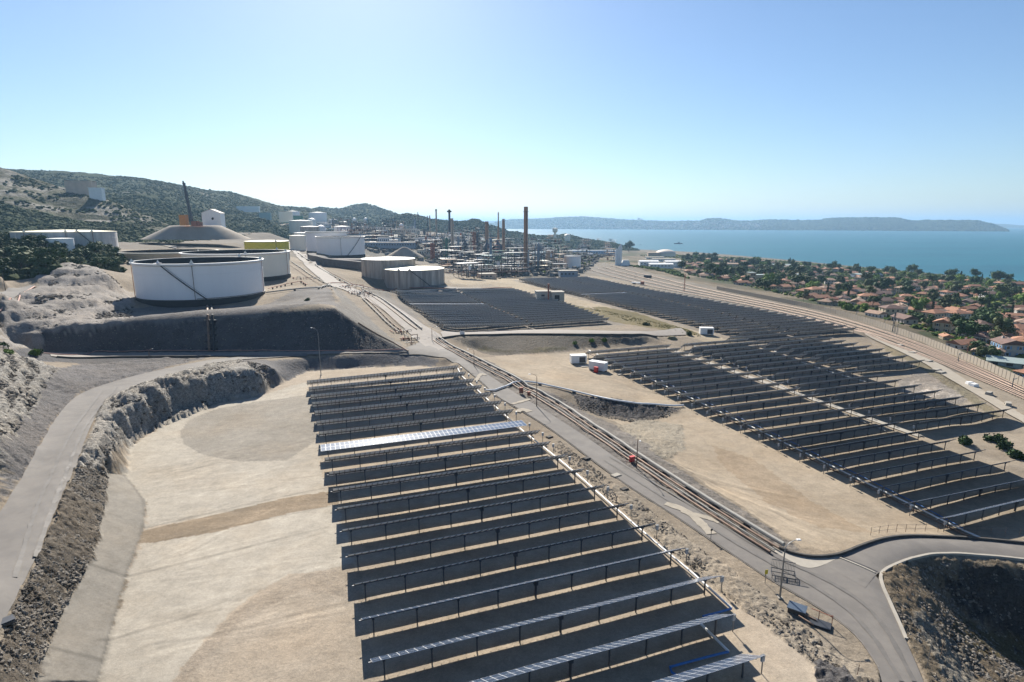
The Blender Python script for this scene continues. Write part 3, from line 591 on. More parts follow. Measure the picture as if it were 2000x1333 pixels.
# loose stones over the scree
st = vn(GX*2.3, GY*2.3, 77); Zt += rg**2*nr*(GD < 170)*np.clip(st-.55, 0, 1)*1.0
Zt += (GD > 60)*(1-rg)*.06*fbm(GX*.15, GY*.15, 3, 50)
H0 = hgt(GX, GY)
for L_, Rr_ in ROADS.values():
    k = inpoly(GX, GY, W(L_)+W(Rr_[::-1])); k2 = k.copy()
    for s in (1, -1): k2 |= np.roll(k, s, 0) | np.roll(k, s, 1)
    Zt[k2] = np.minimum(Zt[k2], H0[k2]); Zt[k] = H0[k]-.2
V = np.stack([GX, GY, Zt], -1).reshape(-1, 3)
F = gridfaces(*GX.shape)[:, ::-1]
link('ground', np_mesh('ground', V, F, [M_GROUND], True, COL.reshape(-1, 4)))['kind'] = 'structure'

# ---------------------------------------------------------------- sea
def sea_mat():
    m, t, b = newmat('sea_water')
    tc = N(t, 'ShaderNodeTexCoord').outputs['Object']
    mp = N(t, 'ShaderNodeMapping'); t.links.new(tc, mp.inputs[0]); mp.inputs['Scale'].default_value = (.18, 1, 1); mp.inputs['Rotation'].default_value = (0, 0, .35)
    n1 = noise(t, mp.outputs[0], .006, 8, .65); n2 = noise(t, mp.outputs[0], .05, 6, .75)
    o = mixc(t, mrange(t, n1, .35, .65, 0, 1), (.002, .060, .088), (.004, .098, .128))
    o = mixc(t, mrange(t, n2, .42, .7, 0, .8), o, (.012, .12, .155))
    t.links.new(o, b.inputs['Base Color']); b.inputs['Roughness'].default_value = .4; b.inputs['IOR'].default_value = 1.33; b.inputs['Specular IOR Level'].default_value = .4
    bp = N(t, 'ShaderNodeBump'); bp.inputs['Strength'].default_value = .8; bp.inputs['Distance'].default_value = 1.6
    t.links.new(n2, bp.inputs['Height']); t.links.new(bp.outputs[0], b.inputs['Normal'])
    return m
sd = [60.0, 400, 900, 1500, 2500, 5000, 9000, 16000, 30000, 58000]
sa = np.radians(np.linspace(-180, 180, 73)[:-1])
V = [(0, 0, -40)]+[(q*math.sin(a), q*math.cos(a), -40) for q in sd for a in sa]
n = len(sa); mb = MB(); mb.mat(sea_mat())
mb.add(V, [(0, 1+(k+1) % n, 1+k) for k in range(n)]+[(1+i*n+k, 1+i*n+(k+1) % n, 1+(i+1)*n+(k+1) % n, 1+(i+1)*n+k) for i in range(len(sd)-1) for k in range(n)])
o = mb.build('sea'); o['kind'] = 'structure'

# ---------------------------------------------------------------- hills
def hill_mat(name, cols, scale, rock=.5):
    m, t, b = newmat(name)
    tc = N(t, 'ShaderNodeTexCoord').outputs['Object']
    n1 = noise(t, tc, scale, 7, .68); n2 = noise(t, tc, scale*6, 5, .7); n3 = noise(t, tc, scale*30, 4, .7)
    o = mixc(t, mrange(t, n2, .42, .58, 0, 1), cols[0], cols[1])
    o = mixc(t, mrange(t, n3, .5, .62, 0, .8), o, cols[3])
    o = mixc(t, mrange(t, n1, rock, rock+.09, 0, 1), o, cols[2])
    t.links.new(o, b.inputs['Base Color']); b.inputs['Roughness'].default_value = 1; b.inputs['Specular IOR Level'].default_value = .05
    bp = N(t, 'ShaderNodeBump'); bp.inputs['Strength'].default_value = .9; bp.inputs['Distance'].default_value = .12/scale
    t.links.new(n2, bp.inputs['Height']); t.links.new(bp.outputs[0], b.inputs['Normal'])
    return m
def interp(P, x): return float(np.interp(x, [p[0] for p in P], [p[1] for p in P]))
def ridge(name, prof, near, dr, back, m, step=3, rows=40, amp=10, fs=.01, ease=1.0, base=None, seed=1):
    xs = np.arange(prof[0][0], prof[-1][0]+step, step); nv = rows+10; V = np.zeros((len(xs), nv, 3))
    for i, px in enumerate(xs):
        zr_c = dr if not isinstance(dr, list) else interp(dr, px)
        nd = near if not isinstance(near, list) else interp(near, px)
        A = Vector(at_dist(px, interp(prof, px), zr_c)); u = (px-1000)/FPX
        k = nd/zr_c; ex, ey = A.x*k, A.y*k
        zb = base if base is not None else float(hgt(ex, ey))-4
        for j in range(nv):
            if j < rows:
                s = j/(rows-1); q = k+(1-k)*s; z = zb+(A.z-zb)*(s**ease)
            else:
                s = (j-rows+1)/10; q = 1+s*back/zr_c; z = A.z-(A.z-zb)*s**1.3-5*s
            V[i, j] = (A.x*q, A.y*q, z)
    nz = fbm(V[..., 0]*fs, V[..., 1]*fs, 6, seed); s = np.clip(np.arange(nv)/(rows-1), 0, 1)[None, :]
    V[..., 2] += nz*amp*2*(s*(1-s)*4)**.7*(np.arange(nv) < rows)[None, :]+fbm(V[..., 0]*fs*8, V[..., 1]*fs*8, 3, seed+5)*amp*.3*s
    o = link(name, np_mesh(name, V.reshape(-1, 3), gridfaces(len(xs), nv)[:, ::-1], [m], True)); o['kind'] = 'structure'
    return V
HM1 = hill_mat('maquis_hillside', [(.035, .05, .022), (.05, .062, .032), (.20, .19, .16), (.028, .038, .018)], .012, .60)
HM2 = hill_mat('rocky_spur', [(.07, .075, .045), (.13, .125, .095), (.25, .235, .205), (.045, .052, .03)], .02, .5)
HM3 = hill_mat('wooded_hill', [(.035, .05, .02), (.055, .07, .03), (.20, .18, .14), (.022, .032, .014)], .02, .72)
HM4 = hill_mat('far_shore_land', [(.05, .065, .04), (.085, .09, .06), (.25, .23, .2), (.035, .045, .03)], .002, .62)
PL = [(-420, 290), (-200, 312), (0, 330), (75, 333), (150, 336), (210, 343), (260, 347), (330, 357), (400, 371), (450, 375), (500, 388), (545, 403), (600, 406), (640, 414), (690, 432)]
VL = ridge('hillside', PL, [(-420, 560), (330, 640), (690, 1300)], [(-420, 1500), (330, 1700), (690, 2300)], 500, HM1, 4, 60, 22, .006, 1.1, seed=3)
PS = [(-420, 270), (-150, 305), (0, 328), (30, 336), (60, 347), (100, 360), (140, 373), (180, 385), (230, 398), (262, 412), (295, 425), (330, 440), (352, 456)]
VS = ridge('rocky_hill', PS, [(-420, 430), (352, 640)], [(-420, 950), (352, 800)], 250, HM2, 3, 50, 16, .012, 1.0, seed=8)
PC = [(540, 428), (570, 416), (600, 410), (622, 404), (645, 408), (670, 407), (690, 400), (712, 398), (735, 403), (765, 414), (800, 428), (830, 440), (870, 452)]
VC = ridge('wooded_ridge', PC, 1900, 2700, 400, HM3, 3, 30, 12, .006, .8, base=5, seed=12)
PD = [(740, 440), (773, 423), (794, 418), (815, 421), (839, 428), (868, 432), (895, 434), (912, 433), (921, 429), (934, 430), (947, 437), (973, 446), (986, 450), (998, 455), (1008, 453), (1020, 457), (1044, 461), (1065, 462), (1090, 461), (1101, 459), (1110, 459), (1132, 466), (1155, 470), (1177, 473), (1200, 477), (1215, 481), (1230, 486), (1250, 491)]
VD = ridge('headland', PD, [(740, 1450), (1000, 1500), (1250, 1850)], [(740, 2000), (1000, 2050), (1250, 1960)], 260, HM3, 2, 30, 5, .012, .8, base=-42, seed=15)
PF = [(880, 447), (940, 442), (985, 430), (1030, 428), (1060, 427), (1095, 424.5), (1140, 423), (1180, 426), (1215, 429), (1260, 431), (1300, 432), (1365, 431.5), (1382, 427), (1402, 426), (1420, 429), (1450, 432), (1470, 431), (1500, 429), (1560, 430.5), (1602, 430), (1620, 426), (1650, 425), (1755, 425.5), (1775, 430), (1790, 432), (1810, 430), (1908, 430.5), (1935, 437), (1955, 444), (1968, 451)]
VF = ridge('far_shore', PF, [(880, 9500), (1030, 9500), (1400, 8000), (1970, 6500)], [(880, 11000), (1400, 9500), (1970, 7000)], 900, HM4, 2, 24, 18, .0012, .75, base=-46, seed=22)
ridge('distant_hills', [(820, 438), (870, 433), (900, 434), (960, 432), (1000, 431), (1060, 433)], 15000, 17000, 1500, HM4, 4, 10, 20, .0006, .7, base=-46, seed=25)
ridge('distant_headland', [(1900, 442), (1940, 437), (1965, 438), (2000, 441), (2150, 441)], 12500, 14500, 1500, HM4, 4, 10, 10, .0006, .7, base=-46, seed=27)

# ---------------------------------------------------------------- roads, kerbs
def resample(P, n):
    P = [Vector(p) for p in P]; L = [0]
    for a, b in zip(P, P[1:]): L.append(L[-1]+(b-a).length)
    out = []
    for i in range(n):
        s = L[-1]*i/(n-1); j = min(max(int(np.searchsorted(L, s, 'right'))-1, 0), len(P)-2)
        f = (s-L[j])/max(L[j+1]-L[j], 1e-6); out.append(P[j].lerp(P[j+1], f))
    return out
def smoothp(P, k=2):
    P = [Vector(p) for p in P]
    for _ in range(k):
        Q = [P[0]]
        for a, b in zip(P, P[1:]): Q += [a.lerp(b, .25), a.lerp(b, .75)]
        Q.append(P[-1]); P = Q
    return P
def wpts(P): return [Vector((*pix(*p), 0)) for p in P]
def off(q): return .05+.0007*q
def ribbon(name, L, R, m, n=80, across=6, dz=0.0, px=True):
    A = resample(smoothp(wpts(L) if px else L), n); B = resample(smoothp(wpts(R) if px else R), n); V = []
    for a, b in zip(A, B):
        for k in range(across+1):
            p = a.lerp(b, k/across); V.append((p.x, p.y, float(hgt(p.x, p.y))+off(p.length)+dz))
    nv = across+1
    F = [(i*nv+k, i*nv+k+1, (i+1)*nv+k+1, (i+1)*nv+k) for i in range(n-1) for k in range(across)]
    mb = MB(); mb.mat(m); mb.sm = True; mb.add(V, F)
    o = mb.build(name); o['kind'] = 'structure'; return A, B
def kerb(name, P, m, w_=.3, h_=.15, n=80, px=True, kind='structure'):
    P = resample(smoothp(wpts(P) if px else P), n); V = []
    for i, p in enumerate(P):
        t = (P[min(i+1, n-1)]-P[max(i-1, 0)]).normalized(); s = Vector((t.y, -t.x, 0))*w_/2
        z = float(hgt(p.x, p.y))
        for q, dz in ((-1, -.2), (-1, h_), (1, h_), (1, -.2)): V.append((p.x+s.x*q, p.y+s.y*q, z+dz+off(p.length)))
    F = [(i*4+k, i*4+k+1, i*4+k+5, i*4+k+4) for i in range(n-1) for k in range(3)]+[(0, 1, 2, 3), (4*n-1, 4*n-2, 4*n-3, 4*n-4)]
    mb = MB(); mb.mat(m); mb.add(V, F); o = mb.build(name); o['kind'] = kind; return o
ribbon('hillside_road', *ROADS['hillside_road'], M_ASPH2)
ribbon('embankment_road', *ROADS['embankment_road'], M_ASPH)
ribbon('pipeline_road', *ROADS['pipeline_road'], M_ASPH2, 130, 10)
ribbon('branch_road', *ROADS['branch_road'], M_ASPH2, 80, 6, .012)
ribbon('pale_verge', *ROADS['pale_verge'], M_CONC, 40, 4, .03)
ribbon('tank_road', *ROADS['tank_road'], M_ASPH)
ribbon('middle_road', *ROADS['middle_road'], M_ASPH)
ribbon('cross_road', [(655, 552), (760, 557), (830, 561), (890, 562.5), (940, 563)], [(660, 557), (760, 561.5), (830, 564.5), (890, 565.5), (940, 566)], M_ASPH)
ribbon('quarry_road', *ROADS['quarry_road'], M_ASPH2, 30)
ribbon('rig_track', [(215, 458), (260, 466), (300, 473), (345, 482)], [(215, 460), (260, 469), (300, 477), (345, 487)], mat('pale_track', (.30, .27, .225), 1), 30, 3)
ribbon('perimeter_track', *ROADS['perimeter_track'], mat('pale_track2', (.29, .255, .205), 1, var=.15), 60, 4)
ribbon('walkway', [rn_ for rn_ in [Vector((*rn(142.2, n), 0)) for n in (94, 120, 160, 204)]], [Vector((*rn(144.4, n), 0)) for n in (94, 120, 160, 204)], M_CONC, 60, 2, 0, False)
kerb('road_edge_wall', [(1520, 1073), (1545, 1084), (1580, 1091), (1610, 1091), (1641, 1087), (1685, 1068), (1741, 1052), (1807, 1050), (1895, 1054), (2000, 1064), (2100, 1077)], M_CONCD, .35, .45, 120)
kerb('pit_kerb', [(2100, 1107), (2000, 1094), (1912, 1086), (1846, 1082), (1797, 1087), (1755, 1101), (1718, 1119), (1722, 1145), (1739, 1181), (1770, 1251)], M_CONC, .4, .22, 120)
kerb('drain_channel', [(1643, 1089), (1680, 1104), (1713, 1119)], M_BLACK, .35, .02, 12)
kerb('drain_kerb', [(1639, 1091), (1676, 1106), (1709, 1121)], M_CONC, .25, .12, 12)
kerb('middle_road_kerb', [(852, 664), (880, 659), (960, 655), (1050, 654), (1150, 655.5), (1283, 660)], M_CONCD, .5, .5, 60)
kerb('embankment_road_kerb', [(112, 699), (200, 699), (300, 698.5), (412, 698)], M_CONCD, .4, .4, 60)
kerb('left_road_kerb', [(886, 704), (940, 747), (970, 778), (1015, 802), (1072, 838), (1105, 862), (1144, 891), (1180, 918), (1230, 954), (1300, 998), (1366, 1042), (1457, 1103), (1510, 1138), (1573, 1173), (1629, 1208), (1678, 1246), (1716, 1305)], mat('worn_kerb', (.16, .145, .13), .9), .14, .02, 120)
# ---------------------------------------------------------------- haze
hm = bpy.data.materials.new('haze'); hm.use_nodes = True; t = hm.node_tree; t.nodes.remove(t.nodes['Principled BSDF'])
pv = t.nodes.new('ShaderNodeVolumePrincipled'); pv.inputs['Color'].default_value = (.36, .60, .88, 1); pv.inputs['Density'].default_value = 7.0e-5; pv.inputs['Anisotropy'].default_value = .25
t.links.new(pv.outputs[0], t.nodes['Material Output'].inputs['Volume'])
mb = MB(); mb.mat(hm); mb.box((0, 29000, 144), (118000, 60000, 412)); o = mb.build('haze'); tag(o, kind='stuff')

def strip(name, P, w_, m, n=60, dz=.01):
    Q = resample(smoothp(wpts(P)), n); A_, B_ = [], []
    for i, p_ in enumerate(Q):
        t_ = (Q[min(i+1, n-1)]-Q[max(i-1, 0)]).normalized(); s_ = Vector((t_.y, -t_.x, 0))*w_/2*(.7+.6*float(vn(np.array(i*.7), np.array(w_*9), 3))); A_.append(p_-s_); B_.append(p_+s_)
    V = []
    for a_, b_ in zip(A_, B_):
        for q_ in (a_, b_): V.append((q_.x, q_.y, float(hgt(q_.x, q_.y))+off(q_.length)*1.5+dz))
    mb = MB(); mb.mat(m); mb.add(V, [(2*i, 2*i+1, 2*i+3, 2*i+2) for i in range(n-1)]); o = mb.build(name); o['kind'] = 'structure'
M_JNT = mat('joint_dirt', (.17, .145, .11), 1, var=.3); M_DST = mat('pale_dust', (.30, .265, .215), 1, var=.2, scale=.6); M_TYRE = mat('tyre_dirt', (.25, .215, .17), 1, var=.2, scale=.5)
for i, (P, w_) in enumerate([([(1300, 985), (1345, 1000), (1390, 1045)], 1.6), ([(1330, 1000), (1380, 1012), (1405, 1022)], 1.1), ([(1000, 791), (1022, 785), (1036, 781)], 1.2), ([(1010, 806), (1022, 800), (1034, 806)], 2.0), ([(930, 745), (940, 730), (948, 735)], 1.3)]): strip('road_patch', P, w_, M_DST, 24, .02)
for P in ([(1180, 900), (1330, 995), (1480, 1090), (1600, 1150), (1690, 1220), (1760, 1333)], [(1190, 893), (1345, 985), (1500, 1085), (1620, 1135), (1715, 1200), (1785, 1333)], [(30, 1130), (75, 980), (135, 850), (200, 765)], [(70, 1090), (115, 960), (165, 830), (230, 758)]): strip('worn_track', P, .55, mat('worn_asphalt', (.105, .097, .09), .8, var=.25), 90, .015)
# ---------------------------------------------------------------- words
_ON = 'zeroth first second third fourth fifth sixth seventh eighth ninth tenth eleventh twelfth thirteenth fourteenth fifteenth sixteenth seventeenth eighteenth nineteenth'.split()
_TE = {2: 'twent', 3: 'thirt', 4: 'fort', 5: 'fift', 6: 'sixt', 7: 'sevent', 8: 'eight', 9: 'ninet'}
def nth(n):
    if n < 20: return _ON[n]
    if n >= 100: return 'hundred and '+nth(n-100) if n > 100 else 'hundredth'
    return _TE[n//10]+('ieth' if n % 10 == 0 else 'y-'+_ON[n % 10])
def projx(p):
    dz = p[2]-CAMZ; dd = p[1]*math.cos(PITCH)-dz*math.sin(PITCH)
    return 1000+FPX*p[0]/dd, 666.5-FPX*(p[1]*math.sin(PITCH)+dz*math.cos(PITCH))/dd
# ---------------------------------------------------------------- solar trackers
def glass_mat():
    m, t, b = newmat('solar_glass')
    tc = N(t, 'ShaderNodeTexCoord').outputs['Object']
    n1 = noise(t, tc, .8, 3, .6)
    o = mixc(t, mrange(t, n1, .3, .7, 0, 1), (.035, .055, .10), (.06, .085, .13))
    t.links.new(o, b.inputs['Base Color']); b.inputs['Roughness'].default_value = .17; b.inputs['IOR'].default_value = 1.5
    b.inputs['Specular IOR Level'].default_value = .45
    return m
M_GLASS = glass_mat()
M_BACK = mat('module_backsheet', (.82, .85, .88), .8, var=.12, scale=1.0)
M_FRAME = mat('module_frame', (.33, .34, .36), .6, metal=.3, var=.08)
M_POST = mat('tracker_post', (.07, .075, .085), .5, metal=.4, var=.2)
TILT = R_(35)
def module_mb(mb, cx, cy, cz, t, w_=.985, l_=1.965, th=.045):
    R = Matrix.Rotation(-t, 3, 'X'); c = Vector((cx, 0, cz))
    def q(x, y, z): return c+R @ Vector((x, cy+y, z))
    hx, hy = w_/2, l_/2; f = .035
    v = [q(-hx, -hy, 0), q(hx, -hy, 0), q(hx, hy, 0), q(-hx, hy, 0), q(-hx, -hy, th), q(hx, -hy, th), q(hx, hy, th), q(-hx, hy, th),
         q(-hx+f, -hy+f, th), q(hx-f, -hy+f, th), q(hx-f, hy-f, th), q(-hx+f, hy-f, th)]
    mb.mat(M_BACK).add(v[:4], [(3, 2, 1, 0)], False)
    mb.mat(M_FRAME).add(v, [(0, 1, 5, 4), (1, 2, 6, 5), (2, 3, 7, 6), (3, 0, 4, 7), (4, 5, 9, 8), (5, 6, 10, 9), (6, 7, 11, 10), (7, 4, 8, 11)], False)
    mb.mat(M_GLASS).add(v[8:], [(0, 1, 2, 3)], False)
_tm = {}
H_AX = 2.35
def tr_mesh(kind, n, t):
    k = (kind, n, round(t, 3))
    if k in _tm: return _tm[k]
    mb = MB(); L = n*1.0; R = Matrix.Rotation(-t, 3, 'X'); c = Vector((0, 0, H_AX))
    if kind in ('array', 'all'):
        for i in range(n):
            for s in (-1, 1): module_mb(mb, i+.5, s*.99, H_AX+.16, t)
    if kind in ('frame', 'all'):
        mb.mat(M_POST); mb.bar((-.3, 0, H_AX), (L+.3, 0, H_AX), .16, .16, 6)
        for i in range(n+1):
            a = Vector((min(max(i, .02), L-.02), 0, H_AX)); mb.bar(a+R @ Vector((0, -1.98, .10)), a+R @ Vector((0, 1.98, .10)), .07, .11)
    if kind == 'all':
        for i in range(9):
            x = L*(.02+.96*i/8); mb.box((x, 0, (H_AX-.6)/2), (.16, .16, H_AX+.6))
    _tm[k] = mb.mesh({'array': 'module_array', 'frame': 'tracker_frame', 'all': 'tracker_row'}[kind]); return _tm[k]
mb = MB(); module_mb(mb, 0, 0, 0, 0); ME_MOD = mb.mesh('solar_module')
mb = MB().mat(M_POST); mb.box((0, 0, (H_AX-1.0)/2), (.15, .15, H_AX+1.0)); mb.box((0, 0, H_AX-.12), (.32, .3, .2)); ME_POST = mb.mesh('post')
mb = MB().mat(M_POST); mb.box((0, 0, (H_AX-1.0)/2), (.22, .3, H_AX+1.0)); mb.box((0, 0, H_AX-.2), (.55, .6, .5)); ME_DRIVE = mb.mesh('drive_post')
mb = MB().mat(M_GALV); mb.box((0, 0, .6), (.1, .1, 2.4)); mb.mat(mat('box_grey', (.36, .37, .38), .7)).box((0, .02, 1.95), (.42, .24, .68)); mb.mat(M_GALV).box((0, .02, 2.37), (.5, .32, .05)); ME_BOX = mb.mesh('control_box')
RZ = math.atan2(RY, RX)
def tracker(r0, r1, n_, zpanel, label, group, detail, scale=1.0, flat=False, box=1):
    p0 = Vector(rn(r0, n_)); p1 = Vector(rn(r1, n_)); cnt = max(6, round((r1-r0)/scale)); t = R_(0.5) if flat else TILT+R_(rnd.uniform(-1.2, 1.2))*(detail > 1)
    g0 = float(hgt(*p0)); g1 = float(hgt(*p1)); z = (g0+g1)/2
    root = None
    if detail == 0:
        root = link('solar_tracker', tr_mesh('all', cnt, 0.01 if flat else TILT), None, (p0.x, p0.y, z), RZ)
        root.scale = (scale,)*3; root.rotation_euler.y = -math.atan2(g1-g0, r1-r0)
        tag(root, label, 'solar tracker', group); root.location.z = g0
        return root
    root = empty('solar_tracker', (p0.x, p0.y, g0), RZ, label=label, cat='solar tracker', group=group)
    root.scale = (scale,)*3; root.rotation_euler.y = -math.atan2(g1-g0, r1-r0)
    if detail == 2:
        R = Matrix.Rotation(-t, 3, 'X')
        for i in range(cnt):
            for s in (-1, 1):
                q = Vector((i+.5, 0, H_AX+.16))+R @ Vector((0, s*.99, 0))
                o = link('solar_module', ME_MOD, root, q); o.rotation_euler.x = -t
    else: link('module_array', tr_mesh('array', cnt, 0.01 if flat else TILT), root)
    link('tracker_frame', tr_mesh('frame', cnt, t if detail == 2 else (0.01 if flat else TILT)), root)
    for i in range(9): link('drive_post' if i == 4 else 'post', ME_DRIVE if i == 4 else ME_POST, root, (cnt*(.03+.94*i/8), 0, 0))
    if box: link('control_box', ME_BOX, root, (cnt+1.2 if box > 0 else -.9, -.3 if box > 0 else -.8, 0))
    return root
LF = [(-3.0, 44.4, 178.2), (-2.5, 44.9, 170.6), (-2.1, 44.9, 162.7), (-1.8, 45.4, 155.2), (-1.3, 45.6, 147.4), (-.9, 46, 139.4), (-.5, 46.2, 131.6), (-.3, 46.6, 122.7), (.3, 46.9, 115.8), (.8, 47.3, 108.5), (1.2, 47.5, 100.9),
      (1.6, 47.8, 93.6), (2.0, 48.3, 86.1), (2.4, 48.5, 78.6), (2.8, 48.7, 71.35), (3.1, 48.9, 64.0), (3.5, 49.1, 56.7), (3.6, 45.2, 49.8), (3.0, 44.4, 43.2)]
GL = 'solar trackers in the walled basin field'
for i, (a, b, n_) in enumerate(LF):
    k = len(LF)-i; flat = i == 7
    lab = 'pale flat-lying solar tracker among tilted rows of the basin field' if flat else ('%s tilted solar tracker from the front in the basin field' % nth(k) if k > 1 else 'front solar tracker of the basin field cut off by the frame edge')
    tracker(a, b, n_, 0, lab, GL, 2 if (n_ < 94 or flat) else 1, 1.0, flat)
KS = .87
An = [61.1, 67.2, 73.6, 79.7, 86.2, 92.6, 99.0, 105.2, 111.6, 118.4, 124.9, 131.7, 138.4, 145.2, 152.0, 158.8, 165.6, 172.4, 179.2, 186.0, 193.0, 200.0]
for i, n_ in enumerate(An):
    tracker(102.4, 141.7, n_, 0, '%s solar tracker from the branch road, column beside the open sandy yard' % nth(i+1), 'solar trackers beside the sandy yard', 1, KS, False, -1)
Bn = [97.1, 103.5, 109.7, 115.9, 122.3, 128.7, 135.1, 141.5, 147.9, 154.3, 160.7, 167.1, 173.5, 179.9, 186.3, 192.8, 199.0]
for i, n_ in enumerate(Bn):
    tracker(144.6 if n_ < 140 else 147.5, 181.0, n_, 0, '%s solar tracker from the bushes, column just past the concrete walkway' % nth(i+1), 'solar trackers past the walkway', 1, KS, False, -1)
for i, n_ in enumerate([145.8, 152.3, 158.7, 164.7, 170.6, 176.7, 182.6, 189, 195.5]):
    tracker(183.2, 214+(6 if n_ > 160 else n_*.04-4), n_, 0, '%s solar tracker from the tyre-marked clearing, short outer column' % nth(i+1), 'short outer column of solar trackers', 1, KS, False, -1)
GD_ = 'solar trackers of the far field by the railway'
for i in range(44):
    n_ = 204.2+6.75*i
    s = np.interp(n_, [200, 265, 320, 500], [214.6, 222, 226, 220]); l0 = np.interp(n_, [204, 240, 330, 500], [186.8, 187.5, 186.5, 182]); l1 = np.interp(n_, [204, 240, 280, 400, 500], [252, 256, 255.5, 251, 252])
    if i == 0: l0 = 175.5
    w_ = 'front' if i == 0 else nth(i+1)
    fl = i == 25
    tracker(l0, s-.7, n_, 0, '%s solar tracker of the far field, column along the sandy strip' % w_ if not fl else 'whitish flat-lying solar tracker in the far field beside the sandy strip', GD_, 0, KS, fl)
    tracker(s+.7, l1, n_, 0, '%s solar tracker of the far field, column along the railway' % w_, GD_, 0, KS)
GC_ = 'solar trackers below the concrete tanks'
for i in range(22):
    n_ = 260.0+6.95*i
    a0 = np.interp(n_, [255, 300, 415], [57.6, 56, 52]); a1 = np.interp(n_, [258, 330, 404, 415], [145.5, 151, 146, 141]); s = 102.2-(n_-260)*.012
    w_ = 'front' if i == 0 else nth(i+1)
    fl = i == 11
    tracker(a0, s-.7, n_, 0, 'bright flat-lying solar tracker below the concrete tanks' if fl else '%s solar tracker below the concrete tanks, column nearest the pipe road' % w_, GC_, 0, KS, fl)
    tracker(s+.7, a1, n_, 0, '%s solar tracker below the concrete tanks, column nearest the brick hut' % w_, GC_, 0, KS)

# ---------------------------------------------------------------- conduits and pipelines
def pline(P, dz, n=None):
    out = []
    for p in resample(wpts(P), n or max(2, int(sum((Vector(a)-Vector(b)).length for a, b in zip(P, P[1:]))/14)+2)): out.append(Vector((p.x, p.y, float(hgt(p.x, p.y))+dz)))
    return out
def pipe(P, r, m, label, dz=.3, name='pipe', cat='pipe', group=None, sup=None, n=None, extra=None):
    Q = pline(P, dz+r, n) if not isinstance(P[0], Vector) else P
    root = empty(name, Q[0], label=label, cat=cat, group=group)
    mb = MB().mat(m); mb.tube([q-Q[0] for q in Q], r, 8); mb.build('pipe_run', root)
    if sup:
        D = resample(Q, max(2, int(sum((a-b).length for a, b in zip(Q, Q[1:]))/sup)))
        for q in D[1:-1]:
            g = float(hgt(q.x, q.y)); mb = MB().mat(M_CONCD if extra is None else extra); hh = max(q.z-r-g+.35, .2)
            mb.box((0, 0, -r-hh/2+.03), (.35, r*2+.5, hh)); mb.build('support', root, q-Q[0], 1.1)
    return root
LFP = [(894, 722), (901, 737), (925, 758), (947, 779), (1006, 833), (1054, 872), (1100, 909), (1147, 949), (1234, 1026), (1290, 1074), (1349, 1123), (1428, 1195)]
pipe(LFP, .16, M_WHITE, 'white cable duct along the tracker ends of the basin field', .35, 'cable_duct', 'cable duct')
pipe([(1360, 1217), (1422, 1279)], .16, M_WHITE, 'short white cable duct beside the front trackers', .3, 'cable_duct', 'cable duct')
pipe([(1428, 1195), (1400, 1203), (1372, 1210)], .14, M_BLUE, 'blue conduit bending under the second tracker from the front', .3, 'blue_conduit', 'conduit')
pipe([(1422, 1279), (1385, 1288), (1307, 1309), (1311, 1319), (1325, 1328)], .14, M_BLUE, 'blue conduit hooking past the front tracker corner', .25, 'blue_conduit', 'conduit')
pipe([(1150, 686), (1300, 757), (1420, 814), (1560, 882), (1700, 951), (1800, 1000), (1915, 1055)], .15, M_WHITE, 'white cable duct along the sandy yard edge of the trackers', .25, 'cable_duct', 'cable duct')
pipe([(1140, 686), (1330, 776), (1500, 858), (1700, 955), (1906, 1055)], .12, M_PIPER, 'dark cable trough beside the white duct in the sandy yard', .05, 'cable_trough', 'cable duct')
pipe([(1180, 694), (1330, 764), (1560, 873), (1700, 942), (1800, 992), (1880, 1035)], .09, M_BLUE, 'blue conduit under the tracker control boxes', .25, 'blue_conduit', 'conduit')
pipe([(1345, 672), (1400, 698), (1480, 735), (1560, 772), (1650, 812), (1730, 845)], .12, M_GALV, 'grey conduit along the concrete walkway between tracker columns', .2, 'walkway_conduit', 'conduit')
pipe([(1512, 688), (1560, 708), (1620, 728), (1690, 748)], .12, M_WHITE, 'white cable duct between the inner and outer tracker columns', .25, 'cable_duct', 'cable duct')
pipe([(946, 765), (965, 766), (990, 757), (1003, 750), (1023, 748), (1050, 751), (1100, 762), (1150, 774), (1200, 785), (1250, 792), (1310, 796), (1335, 795)], .28, M_WHITE, 'white pipe arching over the pipeline and across the gravel bowl', .25, 'white_pipe', 'pipe', sup=9, n=40)
# pipes along the road
Pm = [(858, 663), (905, 690), (950, 713), (1000, 738), (1050, 767), (1100, 796), (1150, 829), (1200, 862), (1250, 896), (1300, 929), (1350, 962), (1400, 994), (1450, 1025), (1500, 1056), (1530, 1074)]
def offs(P, dx, dy): return [(x+dx*(.35+.65*(y-600)/450), y+dy*(.35+.65*(y-600)/450)) for x, y in P]
pipe(Pm, .36, M_PIPE, 'thick pale pipe, the outermost along the pipeline road', .55, 'pipeline', 'pipe', 'pipes beside the road', sup=7, n=60)
pipe(offs(Pm, -9, 3), .20, M_PIPER, 'rusty pipe next to the thick pale pipe along the road', .35, 'pipeline', 'pipe', 'pipes beside the road', sup=7, n=60)
pipe(offs(Pm, -17, 5.5), .14, M_PIPE, 'thin pale pipe in the middle of the road pipelines', .3, 'pipeline', 'pipe', 'pipes beside the road', n=60)
pipe(offs(Pm, -25, 9), .2, M_PIPER, 'dark brown pipe nearest the asphalt of the pipeline road', .25, 'pipeline', 'pipe', 'pipes beside the road', n=60)
